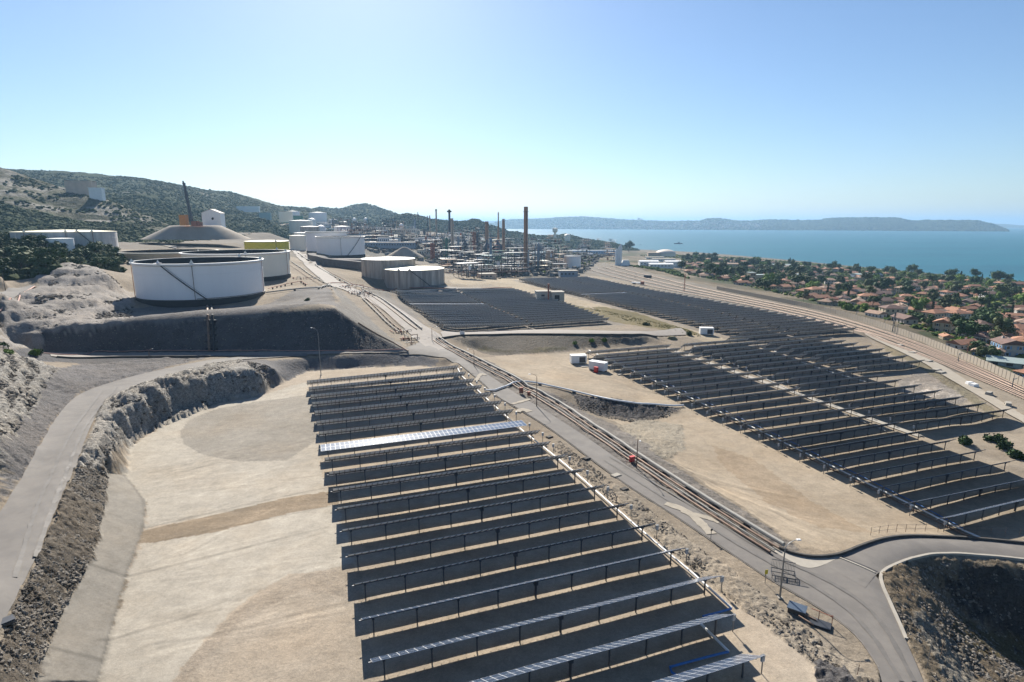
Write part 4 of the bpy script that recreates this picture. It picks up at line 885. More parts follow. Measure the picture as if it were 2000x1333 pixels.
# upper pipes on both sides of the tank road
Pu = [(553, 484), (570, 500), (600, 520), (625, 538), (650, 551), (668, 560)]
pipe([(x+16, y-2) for x, y in Pu], .3, M_PIPE, 'pale pipe climbing along the outer side of the tank road', .5, 'upper_pipeline', 'pipe', sup=14)
pipe([(x+24, y-2) for x, y in Pu], .22, M_PIPER, 'brown pipe outside the pale one along the tank road', .4, 'upper_pipeline', 'pipe')
pipe([(x-12, y+5) for x, y in Pu], .28, M_PIPE, 'pale pipe on the tank side of the tank road', .4, 'upper_pipeline', 'pipe', sup=14)
pipe([(x-19, y+8) for x, y in Pu], .2, M_PIPER, 'brown pipe on the tank side of the tank road', .4, 'upper_pipeline', 'pipe')
pipe([(706, 566), (735, 580), (760, 596), (782, 612), (805, 630), (824, 645)], .34, M_PIPE, 'thick pale pipe beside the slope above the tank field trackers', .5, 'slope_pipe', 'pipe', sup=8)
pipe([(700, 566), (727, 580), (752, 597), (775, 615), (797, 633), (814, 645)], .2, M_PIPER, 'rusty pipe beside the thick pale slope pipe', .3, 'slope_pipe', 'pipe', sup=8)
pipe([(700, 570), (722, 585), (746, 604), (768, 624), (785, 640)], .12, M_PIPER, 'thin dark pipe along the middle of the ramp', .25, 'ramp_pipe', 'pipe')
pipe([(707, 584), (720, 597), (740, 617), (760, 637), (781, 652)], .26, M_PIPE, 'pale pipe on concrete sleepers beside the embankment foot', .5, 'sleeper_pipe', 'pipe', sup=6, extra=M_CONC)
pipe([(713, 583), (728, 596), (748, 616), (768, 636), (788, 650)], .18, M_PIPER, 'rusty pipe on concrete sleepers beside the ramp', .4, 'sleeper_pipe', 'pipe', sup=6)
pipe([(640, 556), (700, 559), (780, 563), (850, 566), (905, 567), (940, 566), (1000, 563)], .22, M_RUST, 'reddish brown pipe crossing in front of the concrete tanks', .5, 'crossing_pipe', 'pipe', sup=16)
pipe([(520, 575), (560, 570), (600, 566), (625, 566), (645, 557)], .35, M_PIPE, 'large pale pipe running from the front tank to the ramp', .6, 'tank_pipe', 'pipe', sup=12)
pipe([(524, 568), (560, 558), (590, 553), (600, 560)], .2, M_RUST, 'red pipe on trestles behind the large pale tank pipe', 1.0, 'tank_pipe', 'pipe', sup=7)
pipe([(0, 611), (20, 594), (42, 577), (68, 562)], .28, mat('faded_red', (.42, .24, .19), .8, var=.3), 'faded red pipe beside the quarry road', .25, 'red_pipe', 'pipe', sup=10)
pipe([(58, 689), (180, 687), (300, 687), (420, 687), (560, 687), (700, 687), (792, 685)], .16, mat('dusty_red', (.34, .20, .17), .8, var=.35), 'long dusty red pipe at the foot of the dark embankment', .2, 'red_pipe', 'pipe')
pipe([(700, 633), (740, 657), (770, 672), (797, 688)], .3, M_PIPER, 'dark brown pipe at the foot of the embankment shoulder', .1, 'foot_pipe', 'pipe')
# the pair of drain pipes down the embankment
a = P3(409, 600, .6); b = P3(411, 623, 1.0); c = P3(414, 688, .5)
for dx, lab in ((-.9, 'rusty drain pipe coming down the embankment below the front tank'), (.9, 'black drain pipe coming down the embankment below the front tank')):
    Q = [a+Vector((dx, 0, 0)), b+Vector((dx, 0, .2))]+[b.lerp(c, t)+Vector((dx, 0, float(hgt(*b.lerp(c, t).xy))+.7-b.lerp(c, t).z)) for t in (.25, .5, .75, 1)]
    pipe(Q, .42, M_PIPER if dx < 0 else M_BLACK, lab, 0, 'drain_pipe', 'pipe')
# dark steel bars put in as the shade on the drain trench walls
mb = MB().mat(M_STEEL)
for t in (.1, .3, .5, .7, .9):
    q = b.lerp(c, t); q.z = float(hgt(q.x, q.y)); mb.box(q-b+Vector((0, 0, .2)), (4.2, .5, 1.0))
o = mb.build('drain_shade_bars', None, b); tag(o, 'dark bars standing in for the shaded trench walls of the embankment drain', 'pipe support')
# valve station with tangled pipes at the top of the ramp
def valve_station(px, py, n, sx, sy, label, seed):
    q = random.Random(seed); base = P3(px, py); root = empty('valve_station', base, .5, label=label, cat='valve station')
    for i in range(n):
        x = q.uniform(-sx, sx); y = q.uniform(-sy, sy); l = q.uniform(1.5, 5); h_ = q.uniform(.4, 1.8)
        mb = MB().mat(q.choice([M_PIPE, M_PIPER, M_GALV, M_RUST])); dirx = q.random() < .5
        e = Vector((l if dirx else 0, 0 if dirx else l, 0))
        mb.tube([Vector((x, y, -.5)), Vector((x, y, h_)), Vector((x, y, h_))+e*.98, Vector((x, y, -.5))+e], q.uniform(.08, .2), 6); mb.build('pipe_loop', root)
    for i in range(n//3):
        mb = MB().mat(M_RUST); x = q.uniform(-sx, sx); y = q.uniform(-sy, sy); mb.box((x, y, .6), (.25, .25, 1.3)); mb.lathe([(.02, 1.3), (.4, 1.32), (.4, 1.4), (.02, 1.42)], (x, y, 0), 10); mb.build('valve', root)
    return root
valve_station(677, 563, 16, 7, 6, 'tangle of valves and pipes at the top of the ramp', 3)
valve_station(698, 575, 22, 6, 9, 'grey pipe manifold between ramp and embankment', 4)
valve_station(799, 668, 12, 3, 7, 'rusty pipe bends at the road junction corner', 5)
valve_station(782, 651, 9, 4, 2.5, 'pipe cross-over at the end of the sleeper pipes', 6)
valve_station(596, 545, 12, 8, 5, 'pipe manifold on the slope behind the second white tank', 8)
# ---------------------------------------------------------------- lamp posts
def lamp(px, py, hpx, label, arm=(0, 1), col=None, group='lamp posts beside the roads', double=False):
    b = P3(px, py); zc = b.y*math.cos(PITCH)+(CAMZ-b.z)*math.sin(PITCH); H = hpx*zc/FPX/math.cos(PITCH)*1.0
    root = empty('lamp_post', b, label=label, cat='lamp post', group=group); m = col or M_PIPER
    A = Vector((arm[0], arm[1], 0)).normalized()
    mb = MB().mat(m); mb.lathe([(.16, -.3), (.14, .8), (.075, H*.88)], n=8); mb.build('mast', root)
    pts = [Vector((0, 0, H*.87))]+[A*(1.9*(1-math.cos(a)))+Vector((0, 0, H*.87+H*.13*math.sin(a))) for a in (.4, .8, 1.2, 1.5)]
    mb = MB().mat(m); mb.tube(pts, .05, 6); mb.build('arm', root)
    e = pts[-1]; mb = MB().mat(M_WHITE); mb.box(e+A*.35+Vector((0, 0, -.02)), (.26+abs(A.x)*.4, .26+abs(A.y)*.4, .12), taper=.7); mb.build('lamp_head', root)
    mb = MB().mat(M_CONC); mb.box((0, 0, -.05), (.6, .6, .4)); mb.build('footing', root)
    return root
lamp(1523, 1168, 118, 'grey lamp post with curved arm beside the road grating', (1, .3), M_GALV)
lamp(1243, 917, 66, 'brown lamp post beside the red hose cabinet', (0, -1))
lamp(1048, 795, 66, 'brown lamp post where the white pipe arches over the pipeline', (-1, -.3))
lamp(926, 716, 34, 'lamp post near the top end of the road pipelines', (-1, 0))
lamp(627, 733, 92, 'tall grey lamp post in front of the dark embankment', (-1, 0), M_GALV)
lamp(844, 666, 28, 'thin mast at the corner of the road junction', (1, 0))
lamp(292, 698, 14, 'low rusty mast on the hillside road bend', (0, 1))
lamp(11, 569, 42, 'dark pole leaning beside the quarry road', (0, 1), M_STEEL)
# ---------------------------------------------------------------- small things by the road
def cabinet(px, py, w_, d_, h_, m, label, legs=True, cat='cabinet', rz=.5, name='hose_cabinet'):
    b = P3(px, py); root = empty(name, b, rz, label=label, cat=cat)
    z0 = .5 if legs else 0
    mb = MB().mat(m); mb.box((0, 0, z0+h_/2), (w_, d_, h_)); mb.build('body', root)
    mb = MB().mat(m); mb.box((0, 0, z0+h_+.05), (w_+.12, d_+.12, .08)); mb.build('lid', root)
    mb = MB().mat(M_STEEL); mb.box((0, -d_/2-.015, z0+h_/2), (w_*.86, .02, h_*.86)); mb.mat(m).box((0, -d_/2-.03, z0+h_/2), (w_*.8, .02, h_*.8)); mb.build('door', root)
    if legs:
        for x in (-1, 1):
            for y in (-1, 1): mb = MB().mat(M_STEEL); mb.box((x*w_*.42, y*d_*.42, .2), (.07, .07, .62)); mb.build('leg', root)
    return root
cabinet(1234, 906, 1.05, .6, 1.1, M_RED, 'bright red hose cabinet on legs beside the pipeline')
cabinet(1018, 771, 1.0, .7, 1.6, M_RUST, 'dark red hydrant box beside the pipeline below the white pipe', True)
cabinet(1033, 776, .8, .6, 1.1, M_RUST, 'small rusty valve box just past the dark red hydrant box', True)
def shed(px, py, L, W_, H, rz, label, wall, dark=None, name='container', base=.4, roofm=None):
    b = P3(px, py); root = empty(name, b, rz, label=label, cat='container')
    mb = MB().mat(wall); mb.box((0, 0, base+H/2), (L, W_, H))
    for i in range(int(L/.5)): mb.box((-L/2+.25+i*.5, -W_/2-.02, base+H/2), (.2, .06, H*.9)); mb.box((-L/2+.25+i*.5, W_/2+.02, base+H/2), (.2, .06, H*.9))
    mb.build('walls', root)
    mb = MB().mat(roofm or wall); mb.box((0, 0, base+H+.06), (L+.15, W_+.15, .14)); mb.build('roof', root)
    for s in (-1, 1):
        for u in (-1, 1): mb = MB().mat(M_CONC); mb.box((s*L*.42, u*W_*.4, base/2-.1), (.5, .5, base+.25)); mb.build('foot', root)
    if dark:
        mb = MB().mat(M_STEEL); mb.box((L*.22, -W_/2-.06, base+H*.45), (L*.4, .06, H*.75)); mb.build('louvre', root)
        mb = MB().mat(M_STEEL); mb.box((L/2+.03, 0, base+H*.45), (.06, W_*.5, H*.8)); mb.build('door', root)
    return root
shed(1129, 710, 6.0, 3.0, 2.9, .12, 'white transformer cabin with dark louvre beside the tracker corner', M_WHITE, True)
shed(1168, 724, 6.4, 2.7, 2.9, -.62, 'long white container with a red box at its side', M_WHITE, False)
cabinet(1164, 728, 1.4, .9, 2.0, M_RED, 'red cabinet standing against the long white container', False, rz=-.6)
shed(1379, 654, 6.2, 3.2, 3.0, -.1, 'white kiosk with dark open front beside the sandy strip', M_WHITE, True)
for i, (px, py, s, lab) in enumerate([(1144, 716, 3, 'flat concrete slab between the white cabin and the long container'), (1211, 733, 1.2, 'small pale marker block behind the long white container')]):
    b = P3(px, py); mb = MB().mat(M_CONC); mb.box((0, 0, .1), (s*1.6, s, .35)); mb.box((0, 0, .3), (s*1.4, s*.8, .06)); tag(mb.build('slab', None, b, .4), lab, 'slab')
# road grating standing open
b = P3(1528, 1122); root = empty('steel_grating', b, -.35, label='dark steel grating tilted over the roadside pit by the lamp post', cat='grating'); root.scale = (.8, .8, .8)
mb = MB().mat(M_STEEL)
for i in range(16): mb.bar((-1.9+i*.253, -.05, 1.0), (-1.9+i*.253, -2.2, .75), .03, .06)
for y, z in ((-.05, 1.0), (-1.1, .88), (-2.2, .75)): mb.bar((-1.95, y, z), (1.95, y, z), .09, .1)
for x in (-1.95, 0, 1.95): mb.bar((x, -.05, 1.0), (x, -2.2, .75), .09, .1)
mb.build('grating_panel', root)
mb = MB().mat(M_STEEL)
for i in range(16): mb.bar((-1.9+i*.253, 0, 1.0), (-1.9+i*.253, .1, 2.6), .03, .04)
for z in (1.0, 2.6): mb.bar((-1.95, 0 if z < 2 else .1, z), (1.95, 0 if z < 2 else .1, z), .09, .1)
mb.build('upright_panel', root)
for x in (-1.9, 0, 1.9):
    for y in (-.1, -2.1): mb = MB().mat(M_STEEL); mb.box((x, y, .35), (.09, .09, 1.1)); mb.build('leg', root)
# covers and manholes along the basin side of the road
mb = MB().mat(M_CONCD); mb.box((0, 0, .12), (1.5, 1.1, .3)); mb.box((0, 0, .3), (1.3, .9, .08)); ME_PIT = mb.mesh('manhole')
for px, py, lab in ((1073, 855, 'dark manhole cover beside the road nearest the flat tracker'), (1146, 897, 'second dark manhole cover down the basin side of the road'), (1219, 957, 'dark manhole cover near the pale slab')):
    tag(link('manhole', ME_PIT, None, P3(px, py), .6), lab, 'manhole', 'manholes beside the pipeline road')
mb = MB().mat(M_CONC); mb.box((0, 0, .1), (1.9, 1.3, .3)); mb.box((0, 0, .27), (1.7, 1.1, .06)); tag(mb.build('pale_slab', None, P3(1203, 930), .6), 'pale concrete slab beside the pipeline road', 'slab')
b = P3(1556, 1196); root = empty('valve_pit', b, -.62, label='dark steel lid raised on a pit beside the lamp post', cat='valve pit')
mb = MB().mat(mat('lid_steel', (.10, .13, .17), .4, metal=.5)); mb.box((0, 0, .75), (2.2, 1.7, .12)); mb.build('lid', root)
mb = MB().mat(M_CONCD); mb.box((0, 0, .3), (2.0, 1.5, .8)); mb.build('pit_wall', root)
b = P3(1602, 1221); root = empty('open_pit', b, -.62, label='flat steel cover with a rusty rail further along the pit line', cat='valve pit')
mb = MB().mat(M_STEEL); mb.box((0, 0, .15), (2.4, 1.5, .25)); mb.build('cover', root)
mb = MB().mat(M_RUST)
for x in (-.3, 1.2): mb.box((x, .5, .8), (.08, .08, 1.6))
mb.bar((-1.2, .5, 1.55), (1.3, .5, 1.4), .07); mb.build('rail', root)
for k, (a_, b_) in enumerate((((1566, 1203), (1594, 1217)), ((1559, 1208), (1588, 1226)))):
    pipe([a_, b_], .1, M_PIPER, ('rusty pipe linking the two valve pits, road side', 'rusty pipe linking the two valve pits, field side')[k], .3, 'pit_pipe', 'pipe')
def sign(px, py, H, w_, h_, m, label, rz=0, name='road_sign'):
    b = P3(px, py); root = empty(name, b, rz, label=label, cat='sign')
    mb = MB().mat(M_GALV); mb.box((0, 0, H/2-.1), (.07, .07, H+.2)); mb.build('post', root)
    mb = MB().mat(m); mb.box((0, -.06, H-h_/2), (w_, .03, h_)); mb.build('sign_board', root)
M_YEL = mat('yellow_paint', (.55, .42, .03), .6)
sign(1494, 1140, 2.2, .5, .7, M_YEL, 'small yellow sign beside the road before the grating', .3)
sign(1388, 1055, 2.0, .4, .35, M_STEEL, 'small dark marker post beside the road', .3)
sign(903, 656, 2.0, 2.6, 2.2, M_WHITE, 'pale board standing at the middle road junction', -.6)
for i, (px, py, h_, lab) in enumerate([(1808, 1310, 3.2, 'pale marker pole leaning at the pit edge lower down'), (1776, 1171, 2.6, 'thin tripod of poles at the top of the rubble pit'), (1835, 1289, 3.0, 'thin dark stake in the rubble slope'), (1673, 1322, 1.6, 'short stake beside the dark gravel heap')]):
    b = P3(px, py); root = empty('marker_pole', b, label=lab, cat='pole')
    mb = MB().mat(M_GALV if i == 0 else M_PIPER); mb.bar((0, 0, -.2), (.15, 0, h_), .07, None, 6); mb.build('pole', root)
    if i == 1:
        for dx, dy in ((1.1, .3), (-.8, .6)): mb = MB().mat(M_PIPER); mb.bar((dx, dy, -.3), (.1, 0, h_), .05, None, 5); mb.build('brace', root)
# brick hut with chimney post
b = P3(1075, 590); root = empty('brick_hut', b, .15, label='pale block hut with flat roofs and dark doorway beside the sandy strip', cat='hut')
mw = mat('hut_wall', (.42, .38, .31), .9, var=.2, bump=.2)
mb = MB().mat(mw); mb.box((-5, 1.5, 3.4), (9.5, 7, 7.4)); mb.build('wall', root)
mb = MB().mat(mw); mb.box((4.2, 0, 3.2), (8.6, 8, 7.0)); mb.build('wall', root)
mb = MB().mat(M_CONC); mb.box((-5, 1.5, 7.2), (10, 7.5, .35)); mb.box((4.2, 0, 6.85), (9.1, 8.5, .35)); mb.build('roof', root)
mb = MB().mat(M_BLACK); mb.box((3.6, -4.03, 2.6), (3.2, .12, 4.6)); mb.build('doorway', root)
mb = MB().mat(M_STEEL); mb.box((-5.5, -2.03, 4.6), (2.2, .1, 1.2)); mb.build('window', root)
b = P3(1073, 592); mb = MB().mat(M_RUST); mb.lathe([(.55, -1), (.55, 12.2), (.75, 12.3), (.75, 12.9), (.55, 13)], n=12); tag(mb.build('rust_stack', None, b+Vector((-1.0, -4.5, 0))), 'rust brown vent stack in front of the block hut', 'vent stack')
# concrete covers, boxes and heaps beside the far perimeter track
mb = MB().mat(M_CONC); mb.box((0, 0, .2), (3.4, 2.2, .6)); mb.box((0, 0, .55), (3.0, 1.8, .12)); ME_BLK = mb.mesh('culvert_cover')
for i, (px, py) in enumerate([(1756, 676), (1782, 690), (1812, 707), (1828, 724), (1837, 729), (1852, 728)][:5]):
    tag(link('culvert_cover', ME_BLK, None, P3(px, py), .5), '%s pale concrete culvert cover along the perimeter track' % nth(i+1), 'culvert cover', 'culvert covers by the perimeter track')
for i, (px, py) in enumerate([(1893, 752), (1902, 756), (1931, 772), (1969, 793)]):
    b = P3(px, py); mb = MB().mat(M_WHITE if i < 2 else M_CONC)
    mb.box((0, 0, .5), (2.2+i*.3, 1.6, 1.2), taper=.8); mb.box((1.6, .4, .3), (1.3, 1.3, .8), taper=.7); tag(mb.build('white_bag', None, b, .3*i), ('white big bag at the bend of the perimeter track', 'second white big bag beside the first', 'pale concrete block past the white bags', 'last pale block before the pale trackside')[i], 'bag' if i < 2 else 'block')
b = P3(8, 1216); root = empty('valve_pit', b, .9, label='dark covered pit at the edge of the hillside road by the frame edge', cat='valve pit')
mb = MB().mat(M_STEEL); mb.box((0, 0, .2), (1.7, 1.2, .1)); mb.build('cover', root)
mb = MB().mat(M_CONCD); mb.box((0, 0, .0), (1.9, 1.4, .3)); mb.build('pit_wall', root)

FP = resample(wpts([(1700, 1046), (1740, 1040), (1800, 1038), (1860, 1040), (1920, 1043), (1990, 1049)]), 14)
root = empty('wire_fence', ground(FP[0].x, FP[0].y), label='thin wire fence above the branch road wall', cat='fence')
for p_ in FP: mb = MB().mat(M_PIPER); mb.bar((0, 0, -.2), (.05, 0, 1.5), .07, None, 5); mb.build('fence_post', root, ground(p_.x, p_.y)-root.location)
mb = MB().mat(M_STEEL)
for z in (.6, 1.35):
    for a_, b_ in zip(FP, FP[1:]): mb.bar(ground(a_.x, a_.y, z)-root.location, ground(b_.x, b_.y, z)-root.location, .025)
mb.build('fence_wire', root)
kerb('bund_wall', [(608, 508), (625, 517), (660, 522), (700, 526), (722, 528)], mat('bund_earth', (.13, .12, .115), 1, var=.3, bump=.4), 7, 6.5, 30)
# ---------------------------------------------------------------- storage tanks
M_TANKW = mat('tank_white', (.82, .79, .77), .6, var=.035, scale=.25, streak=True)
M_TANKP = mat('tank_cream', (.74, .68, .57), .6, var=.04, scale=.25, streak=True)
M_TANKC = mat('tank_stained', (.42, .365, .31), .8, var=.45, scale=.22, streak=True, dirt=(.16, .14, .13))
M_ROOFW = mat('tank_roof_white', (.72, .71, .68), .6, var=.05)
M_ROOFY = mat('tank_roof_cream', (.70, .64, .46), .6, var=.08)
M_TYEL = mat('tank_yellow', (.62, .52, .05), .6, var=.2)
M_TGRN = mat('bund_green', (.10, .24, .17), .8, var=.2)
def tank_geo(px, py, wpx, z=None, zc=None):
    if zc is None:
        b = P3(px, py); zc = b.y*math.cos(PITCH)+(CAMZ-b.z)*math.sin(PITCH); k = wpx/2/FPX; r = k*zc/(1-k); zcc = zc+r
        d = Vector((b.x, b.y, 0)).normalized(); c = b+d*r; c.z = b.z; return c, r, zc
    r = wpx/2/FPX*zc; A = Vector(at_dist(px, py, zc)); A.z = z if z is not None else float(hgt(A.x, A.y)); return A, r, zc
def tank(c, r, H, label, wall, roof='open', skirt=True, group=None, stair=None, rim=None, detail=True, ribs=0, band=None, pipes=(), n=64, inner=None):
    root = empty('storage_tank', c, label=label, cat='storage tank', group=group)
    s0 = H*.115 if skirt else 0
    _f = math.atan2(-c.y, -c.x)+math.pi/2; pipes = tuple(a+_f for a in pipes); stair = tuple(a+_f for a in stair) if stair else None
    mb = MB().mat(wall)
    if roof == 'open':
        mb.lathe([(r, s0-.1), (r, H)], n=n, cap=False)
        mb.build('shell', root)
        mb = MB().mat(M_BLACK); mb.lathe([(r-.3, H*.99), (r-.3, H*.45), (r-1.5, H*.45), (.5, H*.47)], n=n, cap=False); mb.mat(M_BLACK); mb.build('floating_roof', root)  # inner wall and floating roof coloured black for the shade inside the tank
        mb = MB().mat(rim or M_WHITE); g = max(.5, r*.035)
        mb.lathe([(r+.01, H*.93), (r+g, H*.965), (r+g, H), (r-.25, H+.02)], n=n, cap=False); mb.build('wind_girder', root)
    else:
        mb.lathe([(r, -1), (r, H)], n=n, cap=False); mb.build('shell', root)
        mb = MB().mat(roof); mb.lathe([(r+.15, H-.3), (r+.15, H), (r*.5, H+r*.03), (.01, H+r*.045)], n=n, cap=False); mb.build('roof', root)
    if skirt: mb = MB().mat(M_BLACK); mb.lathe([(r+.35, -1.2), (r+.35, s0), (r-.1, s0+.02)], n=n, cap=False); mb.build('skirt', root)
    if detail and H > 9:
        mb = MB().mat(wall); mb.lathe([(r+.02, H*.73), (r+.09, H*.735), (r+.09, H*.745), (r+.02, H*.75)], n=n, cap=False); mb.build('stiffener_ring', root)
    if band:
        mb = MB().mat(band); mb.lathe([(r+.05, H*.62), (r+.05, H*.97)], n=n, cap=False)
        mb.build('yellow_band', root)
        mb = MB().mat(M_TYEL)
        for q in (.66, .74, .82, .9): mb.lathe([(r+.06, H*q), (r+.45, H*q), (r+.45, H*q+.25), (r+.06, H*q+.25)], n=n, cap=False)
        mb.build('hoop', root)
    if stair:
        a0, a1 = stair; mb = MB().mat(M_STEEL); k = 26; prev = None
        for i in range(k+1):
            a = a0+(a1-a0)*i/k; z = s0+(H+.6-s0)*(1-i/k); p = Vector(((r+.75)*math.cos(a), (r+.75)*math.sin(a), z))
            if prev: mb.bar(prev, p, .14, .5); mb.bar(prev+Vector((0, 0, 1.1)), p+Vector((0, 0, 1.1)), .07)
            prev = p
        mb.build('spiral_stair', root)
        a = a0; mb = MB().mat(wall); mb.box(((r+.5)*math.cos(a), (r+.5)*math.sin(a), H+.35), (3.2, 1.8, .25), rz=a); mb.lathe([(1.0, 0), (.02, 1.6)], ((r+.1)*math.cos(a), (r+.1)*math.sin(a), H+.3), 4); mb.build('platform', root)
    for a in pipes:
        mb = MB().mat(M_RUST if a != pipes[0] else M_PIPER); x, y = (r+.45)*math.cos(a), (r+.45)*math.sin(a)
        mb.tube([(x, y, s0), (x, y, H*.98)], .14, 6); mb.build('riser_pipe', root)
        mb = MB().mat(M_TANKP); mb.lathe([(1.1, H+.1), (.02, H+1.9)], (x*.985, y*.985, 0), 4); mb.build('foam_chamber', root)
    if ribs:
        mb = MB().mat(M_TANKC)
        for i in range(ribs):
            a = 2*math.pi*i/ribs; mb.box(((r+.07)*math.cos(a), (r+.07)*math.sin(a), H/2), (.2, .3, H*.98), rz=a)
        mb.build('wall_rib', root)
    return root
GB = 'open-topped white crude tanks on the bunded platform'
F_ = -math.pi/2
c, r, zc = tank_geo(400, 599, 217); c.z += 1.2
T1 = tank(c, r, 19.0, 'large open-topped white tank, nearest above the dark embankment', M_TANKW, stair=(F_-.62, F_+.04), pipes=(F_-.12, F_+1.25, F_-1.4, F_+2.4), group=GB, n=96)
mb = MB().mat(M_PIPER); k = 20
_f = math.atan2(-T1.location.y, -T1.location.x); mb.tube([((r+.5)*math.cos(_f-.1+1.2*i/k), (r+.5)*math.sin(_f-.1+1.2*i/k), 2.6) for i in range(k+1)], .14, 6); mb.build('ring_pipe', T1)
c, r, zc = tank_geo(468, 553, 186); c.z += .8
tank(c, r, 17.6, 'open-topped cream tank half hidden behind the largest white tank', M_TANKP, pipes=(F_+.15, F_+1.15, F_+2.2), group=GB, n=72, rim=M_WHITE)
c, r, zc = tank_geo(337, 545, 166, z=12, zc=425)
tank(c, r, 18.2, 'open-topped tank with ochre wall furthest back on the hillside edge', mat('tank_ochre', (.55, .40, .26), .6, var=.12, streak=True), pipes=(F_-1.3, F_+.6), group=GB, n=72, rim=M_TANKP)
c, r, zc = tank_geo(525, 520, 80, z=12.5, zc=520)
tank(c, r, 22, 'yellow-banded tank with cream roof behind the open white tanks', M_TANKC, roof=M_ROOFY, skirt=False, band=M_TYEL, pipes=(F_+.4,))
c, r, zc = tank_geo(133, 487, 165, z=27, zc=405)
tank(c, r, 17.5, 'wide stained tank with flat cream roof behind the pine grove', mat('tank_greywhite', (.52, .50, .48), .8, var=.3, scale=.2, streak=True, dirt=(.32, .29, .27)), roof=M_ROOFY, skirt=False, stair=(F_+.2, F_+.75), pipes=(F_, F_-.8, F_+.5))
c, r, zc = tank_geo(118, 476, 44, z=26, zc=372)
tank(c, r, 14.5, 'low pale roof of a small tank among the pines', M_TANKW, roof=M_ROOFW, skirt=False, detail=False)
c, r, zc = tank_geo(667, 504, 90)
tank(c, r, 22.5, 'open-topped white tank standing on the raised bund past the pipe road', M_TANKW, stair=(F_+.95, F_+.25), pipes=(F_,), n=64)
c, r, zc = tank_geo(640, 497, 76, z=13.5, zc=720)
tank(c, r, 27, 'open-topped white tank partly hidden behind the tank on the raised bund', M_TANKW, n=56)
c, r, zc = tank_geo(760, 546, 102)
tank(c, r, 15.5, 'stained concrete tank with white roof, the further of the pair', M_TANKC, roof=M_ROOFW, skirt=False, ribs=30, group='stained concrete tanks')
c, r, zc = tank_geo(810, 563, 116)
t8 = tank(c, r, 13.5, 'stained concrete tank with cream roof, the nearer of the pair', M_TANKC, roof=M_ROOFY, skirt=False, ribs=30, stair=(F_-.15, F_+.55), group='stained concrete tanks', pipes=(F_-.5,))
_f = math.atan2(-t8.location.y, -t8.location.x)-.12; mb = MB().mat(M_STEEL); mb.bar((0, 0, 14.6), (r*math.cos(_f), r*math.sin(_f), 13.9), .6, .2); mb.build('roof_walkway', t8)
# tanks and domes on the slopes further back
def ftank(px, ytop, ybase, wpx, zc, wall, roof, label, dome=False):
    A = Vector(at_dist(px, ybase, zc)); r = wpx/2/FPX*zc; H = (ybase-ytop)/FPX*zc*1.02
    root = empty('storage_tank', A, label=label, cat='storage tank', group='tanks on the slopes behind the refinery')
    mb = MB().mat(wall); mb.lathe([(r, -12), (r, H)], n=28, cap=False); mb.build('shell', root)
    mb = MB().mat(roof)
    if dome: mb.lathe([(r*1.02, H*.55)]+[(r*1.02*math.cos(a), H*.55+r*.7*math.sin(a)) for a in (.3, .6, .9, 1.2, 1.5)], n=28, cap=False)
    else: mb.lathe([(r+.3, H-.5), (r+.3, H), (.1, H+r*.06)], n=28, cap=False)
    mb.build('roof', root); return root
FT = [(572, 413.5, 423, 26, 1500, M_TANKW, M_ROOFW, 'white tank above the green bund wall', 0), (606, 443.5, 456, 36, 1000, M_TANKC, M_TANKP, 'grey tank beside the winding pipe rack', 0),
      (588, 432, 444, 44, 1150, M_TANKP, M_ROOFW, 'wide pale tank in the upper row by the slope road', 0), (590, 455.5, 470, 28, 900, M_TANKP, M_ROOFW, 'small cream tank behind the open white pair', 0), (582, 461, 478, 30, 800, M_TANKP, M_ROOFY, 'cream tank in front of the small cream tank', 0),
      (621, 416, 426, 34, 1700, M_TANKW, M_ROOFW, 'long low white tank under the dark ridge', 0), (609, 429.5, 437, 17, 1400, M_TANKW, M_WHITE, 'bright white domed tank on the upper slope', 1), (627, 443.5, 451, 18, 1150, M_TANKW, M_WHITE, 'bright white domed tank lower on the slope', 1),
      (668, 443, 455, 30, 1200, M_TANKW, M_ROOFW, 'pale tank in the middle of the works, nearest the open tank', 0), (703, 443, 452, 24, 1250, M_TANKP, M_ROOFW, 'cream tank beside the pale teal column', 0), (672, 434, 440, 20, 1500, M_TANKC, M_ROOFW, 'small tank on the back slope', 0),
      (781, 450, 460, 20, 1250, M_TANKW, M_ROOFW, 'white tank below the sphere near the dark furnace', 0), (1117, 501, 523, 34, 760, M_TANKW, M_STEEL, 'white tank with dark roof edge at the rail yard end', 0), (650, 429, 435, 16, 1600, M_TANKW, M_ROOFW, 'tiny white tank on the far slope', 0),
      (512, 408, 412, 18, 1900, M_TANKW, M_ROOFW, 'white tank top peeping from the wooded slope', 0), (735, 452, 462, 28, 1150, M_TANKC, M_TANKP, 'brownish tank behind the dark process block', 0)]
for a in FT: ftank(*a[:8], dome=a[8])
c = Vector(at_dist(1127, 512, 755)); mb = MB().mat(M_TYEL); mb.box((0, 0, 0), (8, .4, 8)); tag(mb.build('yellow_screen', None, c), 'yellow sheet cladding on the dark-roofed tank at the rail yard', 'cladding')
for px, py, w_, zc, lab in ((692, 430, 8, 1700, 'pale gas sphere half hidden on the back slope'), (714.5, 430, 8.5, 1600, 'white gas sphere against the dark hill'), (784, 442, 9.5, 1300, 'white gas sphere above the long white building')):
    A = Vector(at_dist(px, py, zc)); r = w_/2/FPX*zc; root = empty('gas_sphere', A, label=lab, cat='gas sphere', group='gas spheres')
    mb = MB().mat(M_WHITE); mb.lathe([(r*math.sin(a)+.01, -r*math.cos(a)) for a in np.linspace(0, math.pi, 12)], n=20, cap=False); mb.build('sphere', root)
    mb = MB().mat(M_GALV)
    for i in range(8): a = i*math.pi/4; mb.bar((r*.95*math.cos(a), r*.95*math.sin(a), 0), (r*.95*math.cos(a), r*.95*math.sin(a), -r*2.2), .8)
    mb.build('support_legs', root)
